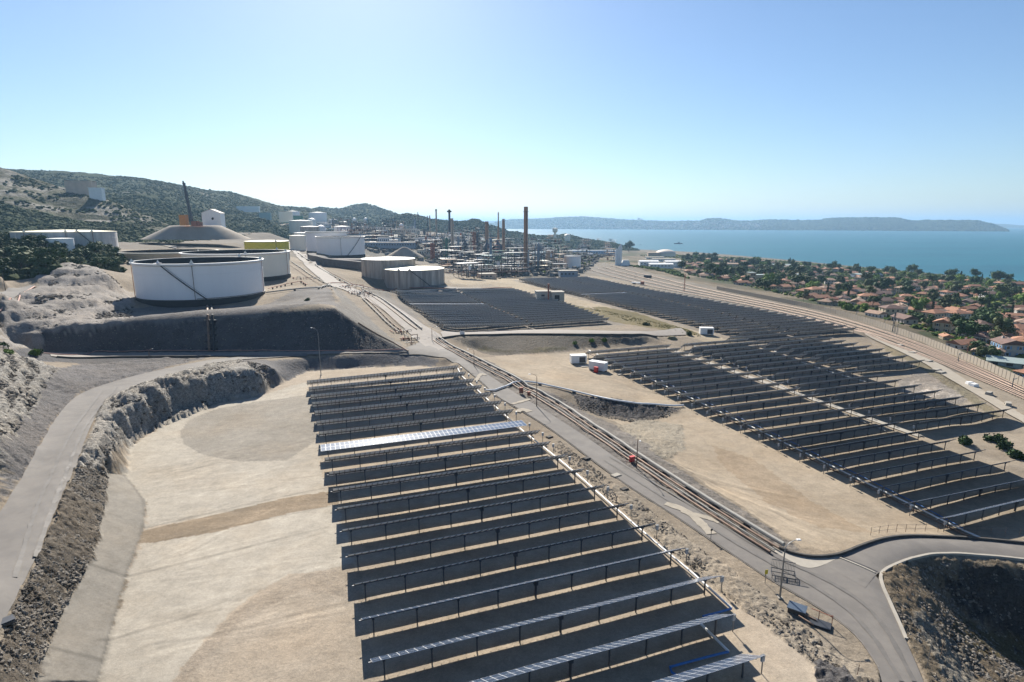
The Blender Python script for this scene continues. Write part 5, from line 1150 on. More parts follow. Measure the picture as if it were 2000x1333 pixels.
# ---------------------------------------------------------------- chimneys and columns
M_BRICK = mat('chimney_brown', (.38, .21, .13), .9, var=.25, scale=.1); M_TANC = mat('chimney_tan', (.52, .40, .31), .9, var=.2, scale=.1); M_DARKC = mat('column_dark', (.07, .08, .10), .7, var=.3, scale=.2)
M_TEAL = mat('column_teal', (.22, .34, .36), .7, var=.2); M_GREYB = mat('column_bluegrey', (.22, .27, .33), .7, var=.2); M_GRN = mat('lattice_green', (.07, .17, .13), .8, var=.3); M_TOP = mat('soot_black', (.03, .03, .03), .9)
def chimney(px, ytop, ybase, wpx, zc, m, label, taper=.8, flare=0, top=M_TOP):
    A = Vector(at_dist(px, ybase, zc)); g = float(hgt(A.x, A.y)); H = at_dist(px, ytop, zc)[2]-A.z; r = wpx/2/FPX*zc
    root = empty('chimney', A, label=label, cat='chimney', group='refinery chimneys')
    mb = MB().mat(m); mb.lathe([(r*1.15, -15), (r*1.1, H*.1), (r*(taper+.1), H*.93)], n=16, cap=False); mb.build('stack', root)
    mb = MB().mat(top); mb.lathe([(r*(taper+.12), H*.93), (r*(taper+.1), H), (r*taper*.6, H), (r*taper*.6, H*.97)], n=16, cap=False); mb.build('cap', root)
    for q in (.5, .93):
        rr = r*(taper+.2)+.9; mb = MB().mat(M_STEEL); mb.lathe([(r*.8, H*q), (rr, H*q), (rr, H*q+.3), (r*.8, H*q+.3)], n=16, cap=False)
        if flare and q > .9: mb.lathe([(rr+1.2, H*q), (rr+1.2, H*q+2.5)], n=16, cap=False)
        mb.build('platform', root)
    mb = MB().mat(M_STEEL); mb.bar((r*.3, -r*1.2, 0), (r*.3, -r*1.0, H*.93), .5, .4); mb.build('ladder', root)
CH = [(1026.5, 405, 541, 7.2, 700, M_BRICK, 'tallest brown chimney in front of the bay', 1.0, 0, M_BRICK), (853, 409, 462, 3, 1150, M_TANC, 'slim pale chimney with black tip against the sky', .9, 0, M_TOP), (879, 410, 485, 4, 1000, M_DARKC, 'dark chimney with a flared head, centre of the works', .9, 1, M_TOP), (884, 427, 494, 5.2, 880, M_TANC, 'thick tan chimney just in front of the flared dark one', .95, 0, M_TANC),
      (951, 433, 488, 6.2, 950, M_BRICK, 'squat brown chimney on a lattice base', 1, 0, M_BRICK), (973.5, 415, 470, 3.4, 1000, M_BRICK, 'thin pointed brown chimney', .5, 0, M_BRICK), (983.5, 428, 482, 5.2, 960, M_BRICK, 'brown chimney just past the thin pointed one', .9, 0, M_TANC),
      (1032, 489, 539, 2.4, 690, M_WHITE, 'thin white stack beside the foot of the tallest chimney', 1, 0, M_WHITE), (816.5, 415, 430, 1.6, 1900, M_BRICK, 'tiny chimney behind the wooded ridge', .9, 0, M_TOP), (836, 422, 470, 2, 1150, M_DARKC, 'thin black flare stack', .8, 0, M_RUST), (841, 421.5, 482, 2.2, 1050, M_TANC, 'thin tan stack beside the black flare stack', .8, 0, M_RUST), (997, 511, 542, 2.6, 690, mat('blue_paint', (.03, .25, .5), .6), 'bright blue slim tower at the works entrance', 1, 0, mat('blue_paint', (.03, .25, .5)))]
for a in CH: chimney(*a[:6], a[6], a[7], a[8], a[9])
def column(px, ytop, ybase, wpx, zc, m, label, lattice=False, group='refinery columns'):
    A = Vector(at_dist(px, ybase, zc)); H = at_dist(px, ytop, zc)[2]-A.z; r = wpx/2/FPX*zc
    root = empty('process_column', A, rnd.uniform(0, 1), label=label, cat='process column', group=group)
    rc = r*(.62 if lattice else .8)
    mb = MB().mat(m); mb.lathe([(rc, -12), (rc, H*.94), (rc*.5, H*.98), (.1, H)], n=12, cap=False); mb.build('vessel', root)
    k = max(3, int(H/9))
    for i in range(k):
        z = H*(i+1)/(k+.5); mb = MB().mat(M_STEEL if not lattice else m); mb.lathe([(rc, z), (rc+1.3, z), (rc+1.3, z+.35), (rc, z+.35)], n=10, cap=False)
        for j in range(5): a = j*1.26; mb.bar(((rc+1.2)*math.cos(a), (rc+1.2)*math.sin(a), z), ((rc+1.2)*math.cos(a), (rc+1.2)*math.sin(a), z+1.6), .12)
        mb.build('platform', root)
    if lattice:
        mb = MB().mat(m)
        for sx in (-1, 1):
            for sy in (-1, 1): mb.bar((sx*r, sy*r, -12), (sx*r, sy*r, H*.96), .7)
        for i in range(k+1):
            z = H*.96*i/k; z1 = H*.96*min(i+1, k)/k
            for s in (-1, 1): mb.bar((-r, s*r, z), (r, s*r, z), .5); mb.bar((s*r, -r, z), (s*r, r, z), .5); mb.bar((-r*s, -r, z), (r*s, -r, z1), .35); mb.bar((s*r, -r, z), (s*r, r, z1), .35)
        mb.build('lattice_frame', root)
    mb = MB().mat(M_PIPE); mb.tube([(rc+.7, 0, 0), (rc+.7, 0, H*.95), (rc*.3, 0, H*1.01), (0, 0, H*.97)], .45, 6); mb.build('overhead_pipe', root)
    return root
CO = [(873, 464, 519, 9, 780, M_GRN, 'green lattice-framed column behind the concrete tanks', 1), (845.5, 474, 516, 6, 820, M_RUST, 'brown lattice column beside the green one', 1), (932.5, 455, 508, 5.5, 800, M_DARKC, 'dark slender column in front of the squat chimney', 0), (958.5, 464, 519, 6, 740, M_GREYB, 'blue-grey column at the front of the works', 0), (719.5, 427, 469, 5, 1200, M_TEAL, 'pale teal column rising over the dark hill', 0),
      (811, 428, 461, 5, 1250, M_GREYB, 'slender grey column between two dark furnaces', 0), (926, 452, 500, 5, 900, M_RUST, 'reddish column beside the dark slender one', 1), (895, 462, 500, 6, 900, M_GREYB, 'grey lattice column behind the thick tan chimney', 1), (1051, 475, 524, 8, 720, M_GREYB, 'grey lattice tower past the tallest chimney', 1), (919, 466, 505, 4, 860, M_TANC, 'pale column in the centre of the works', 0), (905, 458, 492, 5, 980, M_DARKC, 'dark lattice column behind the works', 1),
      (940, 476, 512, 4, 790, M_TANC, 'short tan column near the blue-grey one', 0), (863, 480, 512, 5, 830, M_DARKC, 'dark short column beside the green lattice', 0), (992, 470, 505, 4, 850, M_DARKC, 'dark column below the thin pointed chimney', 0), (1008, 482, 520, 5, 760, M_GREYB, 'grey column between the chimneys', 1), (1070, 490, 522, 5, 740, M_TANC, 'tan column near the rail yard tank', 1), (1020, 478, 512, 3, 820, M_GREYB, 'thin grey column just behind the tallest chimney', 0), (1090, 484, 512, 3, 800, M_GRN, 'slim green column near the water tower', 0), (829, 447, 478, 6, 1080, M_DARKC, 'dark column below the black flare stack', 1), (770, 428, 470, 2.5, 1300, M_GREYB, 'faint thin column in front of the ridge', 0)]
for a in CO: column(*a[:7], lattice=bool(a[7]))
def furnace(px, ytop, ybase, wpx, zc, label, m=M_DARKC):
    A = Vector(at_dist(px, ybase, zc)); H = at_dist(px, ytop, zc)[2]-A.z; r = wpx/2/FPX*zc; root = empty('furnace', A, .3, label=label, cat='furnace', group='refinery furnaces')
    mb = MB().mat(m); mb.box((0, 0, H*.25-5), (2*r, 1.6*r, H*.5+10)); mb.build('firebox', root)
    mb = MB().mat(m); mb.box((0, 0, H*.62), (2*r, 1.6*r, H*.25), taper=.35); mb.build('hood', root)
    mb = MB().mat(m); mb.lathe([(r*.3, H*.7), (r*.25, H)], n=10); mb.build('flue', root)
for a in ((806, 437, 462, 7, 1230, 'dark furnace block, nearer the ridge'), (817, 439, 462, 7, 1230, 'dark furnace block beside its twin'), (951, 468, 494, 13, 930, 'dark lattice base under the squat brown chimney'), (972, 468, 492, 15, 940, 'dark furnace in front of the thin pointed chimney'), (908, 466, 490, 13, 930, 'dark furnace in the centre of the works'), (836, 456, 478, 9, 1100, 'dark furnace under the twin thin stacks')): furnace(*a)
# ---------------------------------------------------------------- process blocks, racks and sheds of the works
LAND = [(1026, 520, 'the tallest chimney'), (873, 500, 'the green lattice column'), (951, 480, 'the squat brown chimney'), (958, 510, 'the blue-grey column'), (884, 480, 'the thick tan chimney'), (719, 460, 'the teal column'), (784, 445, 'the white gas sphere'), (1117, 512, 'the rail yard tank'), (1084, 470, 'the water tower'), (1210, 505, 'the white silos'), (810, 540, 'the cream-roofed concrete tank'), (760, 520, 'the white-roofed concrete tank'), (667, 480, 'the tank on the raised bund'), (590, 465, 'the small cream tanks'), (836, 460, 'the black flare stack'), (1051, 510, 'the grey lattice tower'), (997, 530, 'the blue tower'), (640, 440, 'the white domed tanks')]
_labs = {}
def place_label(base, px, py, LM=LAND):
    L = sorted((((px-a)**2+(2*(py-b))**2), a, b, nme) for a, b, nme in LM)[0]; d = math.sqrt(L[0])
    rel = 'close to' if d < 9 else ('behind' if py < L[2]-7 else 'in front of' if py > L[2]+7 else 'beside')
    s = '%s %s %s' % (base, rel, L[3]); _labs[s] = _labs.get(s, 0)+1
    return s if _labs[s] == 1 else '%s %s' % (nth(_labs[s]), s)
q = random.Random(11)
MC = [M_TANKW, M_TANKP, M_TANKC, M_GALV, M_GREYB, M_DARKC, M_RUST, M_TANC, M_GRN, M_CONC, M_TEAL]
CN = {M_TANKW: 'white', M_TANKP: 'cream', M_TANKC: 'brownish', M_GALV: 'grey', M_GREYB: 'blue-grey', M_DARKC: 'dark', M_RUST: 'rusty', M_TANC: 'tan', M_GRN: 'green', M_CONC: 'pale grey', M_TEAL: 'teal', M_PIPE: 'pale'}
def block(px, py, L, W_, H, m, rz, kind, label=None):
    b = P3(px, py)
    if kind == 'shed':
        root = empty('works_building', b, rz, label=label or place_label('%s flat-roofed works building' % CN.get(m, 'pale'), px, py), cat='works building', group='works buildings')
        mb = MB().mat(m); mb.box((0, 0, H/2-1), (L, W_, H+2)); mb.build('wall', root)
        mb = MB().mat(q.choice([M_ROOFW, M_CONC, M_GREYB, M_CONC, M_TANKC, M_GALV])); mb.box((0, 0, H+.2), (L+.8, W_+.8, .5)); mb.build('roof', root)
        mb = MB().mat(M_STEEL)
        for i in range(max(2, int(L/4))): mb.box((-L/2+2+i*4, -W_/2-.02, H*.55), (2, .1, H*.3))
        mb.build('window_band', root)
    elif kind == 'rack':
        root = empty('pipe_rack', b, rz, label=label or place_label('long pipe rack', px, py), cat='pipe rack', group='pipe racks')
        mb = MB().mat(M_STEEL)
        for i in range(int(L/6)+1):
            x = -L/2+i*6
            for s in (-1, 1): mb.bar((x, s*W_/2, -1), (x, s*W_/2, H), .35)
            for z in (H*.55, H): mb.bar((x, -W_/2, z), (x, W_/2, z), .35)
        mb.build('rack_frame', root)
        mb = MB()
        for z in (H*.55, H):
            for j in range(5): mb.mat(q.choice([M_PIPE, M_PIPE, M_PIPER, M_GALV, M_RUST])); y = -W_/2+W_*(j+.5)/5; mb.tube([(-L/2, y, z+.4), (L/2, y, z+.4)], q.uniform(.15, .35), 6)
        mb.build('rack_pipes', root)
    elif kind == 'frame':
        root = empty('process_block', b, rz, label=label or place_label('%s framed process block' % CN.get(m, 'dark'), px, py), cat='process block', group='process blocks')
        mb = MB().mat(M_STEEL if q.random() < .5 else m); k = max(2, int(H/5)); nx = max(1, int(L/7))
        for i in range(nx+1):
            for s in (-1, 1): mb.bar((-L/2+L*i/nx, s*W_/2, -2), (-L/2+L*i/nx, s*W_/2, H), .4)
        for j in range(1, k+1):
            z = H*j/k
            for s in (-1, 1): mb.bar((-L/2, s*W_/2, z), (L/2, s*W_/2, z), .4); mb.bar((s*L/2, -W_/2, z), (s*L/2, W_/2, z), .4)
            if q.random() < .7: mb.box((0, 0, z), (L*.9, W_*.9, .2))
        mb.build('steel_frame', root)
        mb = MB()
        for j in range(max(6, int(k*nx*1.6))):
            mb.mat(q.choice([m, M_PIPE, M_GALV, M_TANKW, M_DARKC, M_RUST])); z = H*q.randrange(k)/k+.6; x = q.uniform(-.4, .4)*L; y = q.uniform(-.3, .3)*W_
            if q.random() < .5: rr = q.uniform(.6, 1.6); mb.lathe([(rr, z), (rr, z+q.uniform(2, 4.5)), (.1, z+4.8)], (x, y, 0), 8)
            else: mb.tube([(x-3, y, z+1), (x+3, y, z+1)], q.uniform(.3, 1.1), 8)
        mb.build('equipment', root)['kind'] = 'stuff'
    else:
        root = empty('vessel', b, rz, label=label or place_label('%s horizontal vessel on saddles' % CN.get(m, 'pale'), px, py), cat='vessel', group='vessels')
        mb = MB().mat(m); r = W_/2; R = Matrix.Rotation(math.pi/2, 3, 'Y'); b0 = len(mb.v); mb.lathe([(.1, -L/2-r*.5), (r*.8, -L/2-r*.2), (r, -L/2), (r, L/2), (r*.8, L/2+r*.2), (.1, L/2+r*.5)], n=12)
        for i in range(b0, len(mb.v)): v = R @ Vector(mb.v[i]); mb.v[i] = (v.x, v.y, v.z+r+1.5)
        mb.build('shell', root)
        for s in (-1, 1): mb = MB().mat(M_CONC); mb.box((s*L*.3, 0, .8), (.8, W_*.9, 2.4)); mb.build('saddle', root)
    return root
ZN = [(720, 1090, 470, 484, 34), (690, 900, 446, 470, 30), (830, 1090, 484, 508, 52), (870, 1110, 508, 534, 46), (1030, 1200, 476, 512, 46), (600, 720, 432, 460, 22), (900, 1010, 536, 545, 12)]
kinds = ['shed', 'rack', 'frame', 'frame', 'frame', 'vessel', 'frame']
for (x0, x1, y0, y1, cnt) in ZN:
    for i in range(cnt):
        px = q.uniform(x0, x1); py = q.uniform(y0, y1)
        if abs(px-740) < 70 and py > 500: continue
        if py > 488+(px-1100)*.25 and px > 1150: continue
        k = q.choice(kinds); s = 1.0 if py > 500 else 1.25
        if k == 'shed': block(px, py, q.uniform(12, 34)*s, q.uniform(8, 16), q.uniform(4, 9)*s, q.choice([M_TANKW, M_TANKP, M_TANC, M_CONC, M_GREYB, M_WHITE if False else M_TANKW]), q.uniform(-.4, .4), k)
        elif k == 'rack': block(px, py, q.uniform(30, 80), q.uniform(5, 8), q.uniform(5, 9), M_STEEL, q.choice([.33, .33+1.57])+q.uniform(-.1, .1), k)
        elif k == 'frame': block(px, py, q.uniform(10, 26)*s, q.uniform(8, 14), q.uniform(10, 28)*s, q.choice(MC), q.uniform(0, .6), k)
        else: block(px, py, q.uniform(8, 16), q.uniform(2.5, 4.5), 4, q.choice([M_TANKW, M_PIPE, M_TANKC, M_TEAL]), q.uniform(-.3, .4), k)
block(1109, 541, 19, 12, 6.5, M_GREYB, .1, 'shed', 'low grey workshop beside the top of the far tracker field')
block(1152, 497, 130, 24, 9, mat('blue_white_cladding', (.40, .50, .62), .6, var=.35, scale=.06), .05, 'shed', 'long blue and white warehouse below the headland')
block(785, 457, 60, 22, 10, M_TANKP, 0, 'shed', 'long cream building under the white gas sphere')
block(760, 470, 170, 20, 8, M_DARKC, .02, 'shed', 'long dark low building behind the bunded tank')
block(842, 476, 60, 14, 10, M_TANKW, .0, 'shed', 'white gabled works hall below the flare stack')
block(735, 483, 120, 10, 7, M_GREYB, .0, 'shed', 'bluish bund wall building past the open white tank')
block(965, 508, 40, 12, 10, M_TANKW, .1, 'shed', 'white hall beside the foot of the blue-grey column')
# white silos by the yard
b = P3(1211, 519); root = empty('silo', b, label='twin white silos standing beside the rail yard', cat='silo')
zc = b.y*math.cos(PITCH)+(CAMZ-b.z)*math.sin(PITCH)
for dx, h_, r in ((0, 28, 2.0), (-5, 22, 1.9), (-2.2, 25, 1.3)):
    k = zc/750; mb = MB().mat(M_WHITE); mb.lathe([(r*k, -2), (r*k, h_*k*.85), (r*k*.3, h_*k)], (dx*k, 0, 0), 12); mb.build('silo_body', root)
mb = MB().mat(M_WHITE); mb.box((8, 0, 4), (14, 8, 8), taper=.6); mb.build('hopper', root)
# domed tank by the shore, water tower, tank in the wood
A = Vector(at_dist(1300, 493, 1450)); A.z = float(hgt(A.x, A.y)); r = 18.5/FPX*1480
root = empty('domed_tank', A, label='large beige domed tank on the shore', cat='domed tank'); mb = MB().mat(M_TANKP); mb.lathe([(r, -3), (r, 7.5)], n=36, cap=False); mb.build('shell', root)
mb = MB().mat(mat('dome_beige', (.58, .50, .42), .7, var=.05)); mb.lathe([(r*1.02*math.cos(a), 7.5+r*.42*math.sin(a)) for a in np.linspace(0, 1.57, 9)], n=36, cap=False); mb.build('dome', root)
A = Vector(at_dist(1276, 494, 1430)); A.z = float(hgt(A.x, A.y)); mb = MB().mat(M_TANC); mb.box((0, 0, 4), (28, 14, 10)); mb.box((0, 0, 9.3), (29, 15, .6)); tag(mb.build('works_building', None, A), 'grey shore building beside the beige domed tank', 'works building')
A = Vector(at_dist(1084, 461, 1850)); root = empty('water_tower', A, label='pale water tower with wide head above the wooded headland', cat='water tower'); k = 1850/FPX
mb = MB().mat(M_TANKP); mb.lathe([(2.6*k, -6), (2.2*k, 6*k)], n=16); mb.build('shaft', root)
mb = MB().mat(M_TANKP); mb.lathe([(2.4*k, 6*k), (5*k, 8.5*k), (5*k, 14.5*k), (1, 15*k)], n=16); mb.build('reservoir', root)
A = Vector(at_dist(1108, 466, 1850)); mb = MB().mat(M_TANKP); mb.lathe([(6*k, -8), (6*k, 6*k), (3.5*k, 8*k), (.1, 8.6*k)], n=20); tag(mb.build('storage_tank', None, A), 'pale tank half hidden in the wood beside the water tower', 'storage tank')
A = Vector(at_dist(1075, 461, 1870)); mb = MB().mat(M_TANC); mb.box((0, 0, 0), (16*k/1.6, 12, 7)); tag(mb.build('works_building', None, A), 'low building beside the water tower on the headland', 'works building')
# ---------------------------------------------------------------- drill rig on the pale mound, hillside buildings
def mound(name, px, ybase, wpx, hpx, zc, m, flat=.35, seed=1, asp=1.0):
    A = Vector(at_dist(px, ybase, zc)); rx = wpx/2/FPX*zc; H = hpx/FPX*zc; V = []; nr, na = 14, 48
    for i in range(nr):
        s = i/(nr-1); rr = 1.15*(1-s)
        hh = H*min(1, (1-rr/1.15)*1.0/(1-flat)) if s < 1-flat else H
        for j in range(na):
            a = 2*math.pi*j/na; kk = 1+.12*float(fbm(np.array(math.cos(a)*1.3+seed), np.array(math.sin(a)*1.3), 3, seed)); V.append((rx*rr*kk*math.cos(a), rx*asp*rr*kk*math.sin(a), -4+(H+4)*min(1, s/(1-flat))))
    F = [(i*na+j, i*na+(j+1) % na, (i+1)*na+(j+1) % na, (i+1)*na+j) for i in range(nr-1) for j in range(na)]
    mb = MB().mat(m); mb.sm = True; mb.add(V, F); o = mb.build(name, None, A); o['kind'] = 'structure'; return A, H
M_SOIL = mat('pale_soil', (.30, .26, .21), 1, var=.2, scale=.05, bump=.4, bscale=.4)
M_SOIL2 = mat('grey_soil', (.20, .18, .165), 1, var=.2, scale=.05, bump=.4, bscale=.4)
A, H = mound('rig_mound', 385, 460, 180, 19, 620, M_SOIL, .45, 2, .5)

mound('gravel_heap', 790, 495, 66, 12, 700, M_SOIL, .1, 7, .6); mound('bund_bank', 680, 522, 140, 16, 560, M_SOIL2, .6, 9, .35)
mound('spoil_heap', 1312, 668, 62, 11, 262, mat('spoil_green', (.20, .175, .10), 1, var=.35, scale=.2, bump=.5), .15, 11, .5)

def rig():
    zc = 600; B = Vector(at_dist(376, 441, zc)); k = zc/FPX; root = empty('drill_rig', B, label='tall dark drilling mast on the pale mound', cat='drilling mast')
    for s, nme in ((-1, 'mast_leg'), (1, 'mast_leg')):
        mb = MB().mat(M_DARKC)
        for d in (-1, 1): mb.bar((s*2.2*k, d*1.2, 0), (-7.5*k+s*1.2*k, d*.7, 77*k+(s < 0)*4), .55)
        for i in range(16): t0, t1 = i/16, (i+1)/16; mb.bar(Vector((s*2.2*k, -1.2, 0)).lerp(Vector((-7.5*k+s*1.2*k, -.7, 77*k)), t0), Vector((s*2.2*k, 1.2, 0)).lerp(Vector((-7.5*k+s*1.2*k, .7, 77*k)), t1), .25)
        mb.build(nme, root)
    mb = MB().mat(M_DARKC)
    for i in range(22): t0 = i/22; a = Vector((-2.2*k, 0, 0)).lerp(Vector((-8.7*k, 0, 77*k)), t0); b = Vector((2.2*k, 0, 0)).lerp(Vector((-6.3*k, 0, 77*k)), (i+1)/22); mb.bar(a, b, .3)
    mb.build('bracing', root)
    mb = MB().mat(M_DARKC); mb.box((-7.5*k, 0, 77*k+1), (3.4*k, 3, 2)); mb.build('crown_block', root)
    mb = MB().mat(M_RUST); mb.box((6*k, 0, 2), (10*k, 6, 5)); mb.box((14*k, 1, 1.5), (6*k, 5, 4)); mb.build('engine_deck', root)
    B2 = Vector(at_dist(360.5, 441, zc)); mb = MB().mat(mat('orange_paint', (.60, .24, .06), .7, var=.12)); mb.box((0, 0, 5.5), (12*k*1.02, 6, 20*k/1.0), 0)
    for i in range(4): mb.box((-4.5*k+i*3*k, -3.05, 5.5), (.25, .15, 20*k))
    tag(mb.build('orange_container', None, B2), 'orange block-like container beside the drilling mast', 'container')
rig()
zc = 640; A = Vector(at_dist(414, 441, zc)); k = zc/FPX; root = empty('white_hall', A, .25, label='white gabled hall with a dark emblem on its end wall', cat='hall')
mb = MB().mat(M_WHITE); w_, h1, h2, dp = 33*k, 24*k, 31*k, 22
mb.add([(-w_/2, 0, -6), (w_/2, 0, -6), (w_/2, 0, h1), (0, 0, h2), (-w_/2, 0, h1), (-w_/2, dp, -6), (w_/2, dp, -6), (w_/2, dp, h1), (0, dp, h2), (-w_/2, dp, h1)], [(0, 1, 2, 3, 4), (5, 9, 8, 7, 6), (1, 6, 7, 2), (5, 0, 4, 9)], False); mb.build('wall', root)
mb = MB().mat(mat('hall_roof', (.50, .44, .38), .8)); mb.add([(-w_/2-.6, -.5, h1), (0, -.5, h2+.3), (0, dp, h2+.3), (-w_/2-.6, dp, h1), (w_/2+.6, -.5, h1), (w_/2+.6, dp, h1)], [(0, 1, 2, 3), (1, 4, 5, 2)], False); mb.build('roof', root)
mb = MB().mat(M_BLACK); mb.lathe([(1.3, 0), (1.3, .1)], (0, 0, 0), 10)
mb.box((.4, 1.1, .05), (1.1, .7, .1)); mb.box((-.4, -1.2, .05), (1.2, .6, .1)); o = mb.build('wall_emblem', root, (1.5, -.06, h1*.55)); o.rotation_euler.x = math.pi/2
for px, py, zc, L, W_, H, m, lab in ((190, 381, 800, 16, 10, 9, M_WHITE, 'small bright white building on the rocky hillside'), (160, 374, 830, 34, 16, 14, M_TANC, 'beige quarry building next to the small white one'), (485, 409, 1500, 55, 14, 7, M_WHITE, 'long white roof on the wooded slope'), (559, 427, 1200, 26, 14, 14, M_TANKP, 'pale works block at the end of the slope'), (518, 423, 1250, 24, 10, 8, M_TEAL, 'grey-green shed near the slope road'), (572, 429, 1300, 44, 10, 8, M_TGRN, 'green bund wall below the white tank')):
    A = Vector(at_dist(px, py, zc)); root = empty('hillside_building', A, .2, label=lab, cat='building')
    mb = MB().mat(m); mb.box((0, 0, H/2-4), (L, W_, H+8)); mb.build('wall', root); mb = MB().mat(M_CONC if m != M_WHITE else M_WHITE); mb.box((0, 0, H+.3), (L+1, W_+1, .6)); mb.build('roof', root)
# ---------------------------------------------------------------- ships and jetty
def ship(px, py, L, label, zc=None):
    x, y = un(px, py, -40); root = empty('ship', (x, y, -40), .05, label=label, cat='ship', group='boats on the bay')
    h = L*.09; mb = MB().mat(M_DARKC)
    v = [(-L/2, -L*.06, h), (L*.42, -L*.06, h), (L/2, 0, h*1.25), (L*.42, L*.06, h), (-L/2, L*.06, h), (-L*.47, -L*.045, -1), (L*.40, -L*.045, -1), (L*.45, 0, -1), (L*.40, L*.045, -1), (-L*.47, L*.045, -1)]
    mb.add(v, [(0, 1, 2, 3, 4), (9, 8, 7, 6, 5), (5, 6, 1, 0), (6, 7, 2, 1), (7, 8, 3, 2), (8, 9, 4, 3), (9, 5, 0, 4)], False); mb.build('hull', root)
    mb = MB().mat(M_GREYB); mb.box((0, 0, h+L*.03), (L*.3, L*.07, L*.06)); mb.box((L*.03, 0, h+L*.08), (L*.14, L*.05, L*.05)); mb.bar((0, 0, h), (0, 0, h+L*.16), L*.012); mb.build('superstructure', root)
ship(1325, 477, 41, 'dark grey ship anchored off the domed tank'); ship(1251, 479, 9, 'tiny boat past the end of the jetty'); ship(1244, 486, 9, 'tiny boat near the shore by the headland')
pA = Vector((*un(1213, 481, -40), -39)); pB = Vector((*un(1236, 480.5, -40), -39)); mb = MB().mat(M_CONCD); mb.bar((0, 0, 0), pB-pA, 9, 3); mb.box(pB-pA+Vector((0, 0, 4)), (14, 10, 8)); tag(mb.build('jetty', None, pA), 'dark jetty reaching into the bay from the headland', 'jetty')
# ---------------------------------------------------------------- railway, wall, poles
RL = [(1150, 530), (1240, 555), (1340, 575), (1460, 597), (1600, 629), (1700, 657), (1790, 692), (1880, 730), (2000, 780), (2080, 818)]
RU = [(1200, 518), (1300, 543), (1400, 569), (1500, 590), (1600, 610), (1700, 638), (1800, 673), (1900, 716), (2000, 762), (2080, 800)]
A_ = resample(smoothp(wpts(RL)), 90); B_ = resample(smoothp(wpts(RU)), 90)
M_RAIL = mat('rail_steel', (.16, .10, .07), .6, metal=.4); M_SLP = mat('sleepers', (.14, .125, .105), .9)
for f0, f1, lab in ((.08, .05, 'railway track nearest the solar field'), (.30, .38, 'second railway track from the solar field'), (.52, .62, 'third railway track, past the middle of the yard'), (.80, .90, 'railway track nearest the concrete wall')):
    Pn = []
    for i, (a, b) in enumerate(zip(A_, B_)):
        p = a.lerp(b, f0+(f1-f0)*i/89); Pn.append(Vector((p.x, p.y, float(hgt(p.x, p.y))+.12+off(p.length))))
    root = empty('railway_track', Pn[45], label=lab, cat='railway track', group='tracks of the railway yard')
    P0 = Pn[45]
    for s in (-1, 1):
        mb = MB().mat(M_RAIL); Q = []
        for i, p in enumerate(Pn):
            t = (Pn[min(i+1, 89)]-Pn[max(i-1, 0)]).normalized(); Q.append(p-P0+Vector((t.y, -t.x, 0))*s*.75+Vector((0, 0, .12)))
        mb.tube(Q, .1, 4); mb.build('rail', root)
    D = resample(Pn, 420); mb = MB().mat(M_SLP)
    for i, p in enumerate(D[:-1]):
        t = D[i+1]-p; mb.box(p-P0, (.35, 2.7, .16), math.atan2(t.y, t.x))
    o = mb.build('sleepers', root); o['kind'] = 'stuff'
WL = [(1400, 566), (1500, 586), (1600, 606), (1700, 633), (1800, 668), (1900, 710), (2000, 756), (2080, 794)]
Wp = resample(smoothp(wpts(WL)), 400); Lw = sum((a-b).length for a, b in zip(Wp, Wp[1:])); nW = int(Lw/2.6)
Wp = resample(Wp, nW)
M_WALL = mat('wall_concrete', (.33, .285, .23), .9, var=.15, scale=.3, streak=True)
mb = MB().mat(M_WALL); mb.box((1.3, 0, 1.4), (2.42, .14, 3.4)); mb.box((0, 0, 1.45), (.24, .3, 3.6)); ME_WP = mb.mesh('wall_panel')
root = empty('concrete_wall', ground(Wp[0].x, Wp[0].y), label='long panelled concrete wall between railway and village', cat='wall')
for i in range(nW-1):
    p = ground(Wp[i].x, Wp[i].y); t = Wp[i+1]-Wp[i]; o = link('wall_panel', ME_WP, root, p-root.location, math.atan2(t.y, t.x))
def pole(px, py, top, label, m, lattice=False, group='poles along the railway'):
    b = P3(px, py); zc = b.y*math.cos(PITCH)+(CAMZ-b.z)*math.sin(PITCH); H = (py-top)*zc/FPX; root = empty('railway_pole', b, label=label, cat='pole', group=group)
    if lattice:
        mb = MB().mat(m)
        for s in (-1, 1): mb.bar((s*.45, 0, -.3), (s*.2, 0, H), .22, .3)
        for i in range(10): mb.bar((-.4 if i % 2 else .4, 0, H*i/10), (.4 if i % 2 else -.4, 0, H*(i+1)/10), .12)
        mb.build('mast', root)
    else: mb = MB().mat(m); mb.lathe([(.18, -.3), (.11, H)], n=8); mb.build('mast', root)
    mb = MB().mat(m); mb.bar((0, 0, H*.9), (2.4, 1.2, H*.93), .1); mb.bar((0, 0, H*.8), (2.3, 1.15, H*.92), .08); mb.build('bracket', root)
for a in ((1336, 570, 536, 'rust brown mast in the middle of the railway yard edge', M_RUST, True), (1744, 649, 610, 'dark lattice pylon beside the railway wall', M_STEEL, True), (1751, 655, 632, 'slim pole just past the dark lattice pylon', M_GALV), (1887, 702, 670, 'brown pole by the tracks opposite the stone house', M_RUST), (1871, 707, 690, 'short grey pole before the brown pole', M_GALV), (1976, 760, 738, 'grey pole near the end of the wall', M_GALV), (1622, 607, 596, 'small pole by the wall where it begins to show panels', M_GALV), (1672, 621, 609, 'small pole second along the wall', M_GALV), (1727, 636, 624, 'small pole third along the wall, before the pylon', M_GALV), (1932, 676, 655, 'rusty pole in the garden beside the stone house', M_RUST), (1569, 588, 575, 'faint pole by the wall near the white cottage', M_GALV), (1240, 545, 534, 'small signal post at the far railway yard', M_STEEL), (1770, 518, 505, 'tall dark mast near the shore', M_STEEL)): pole(*a)
b = P3(1243, 556); root = empty('parked_trailer', b, -.5, label='white flat trailer at the edge of the railway yard', cat='trailer')
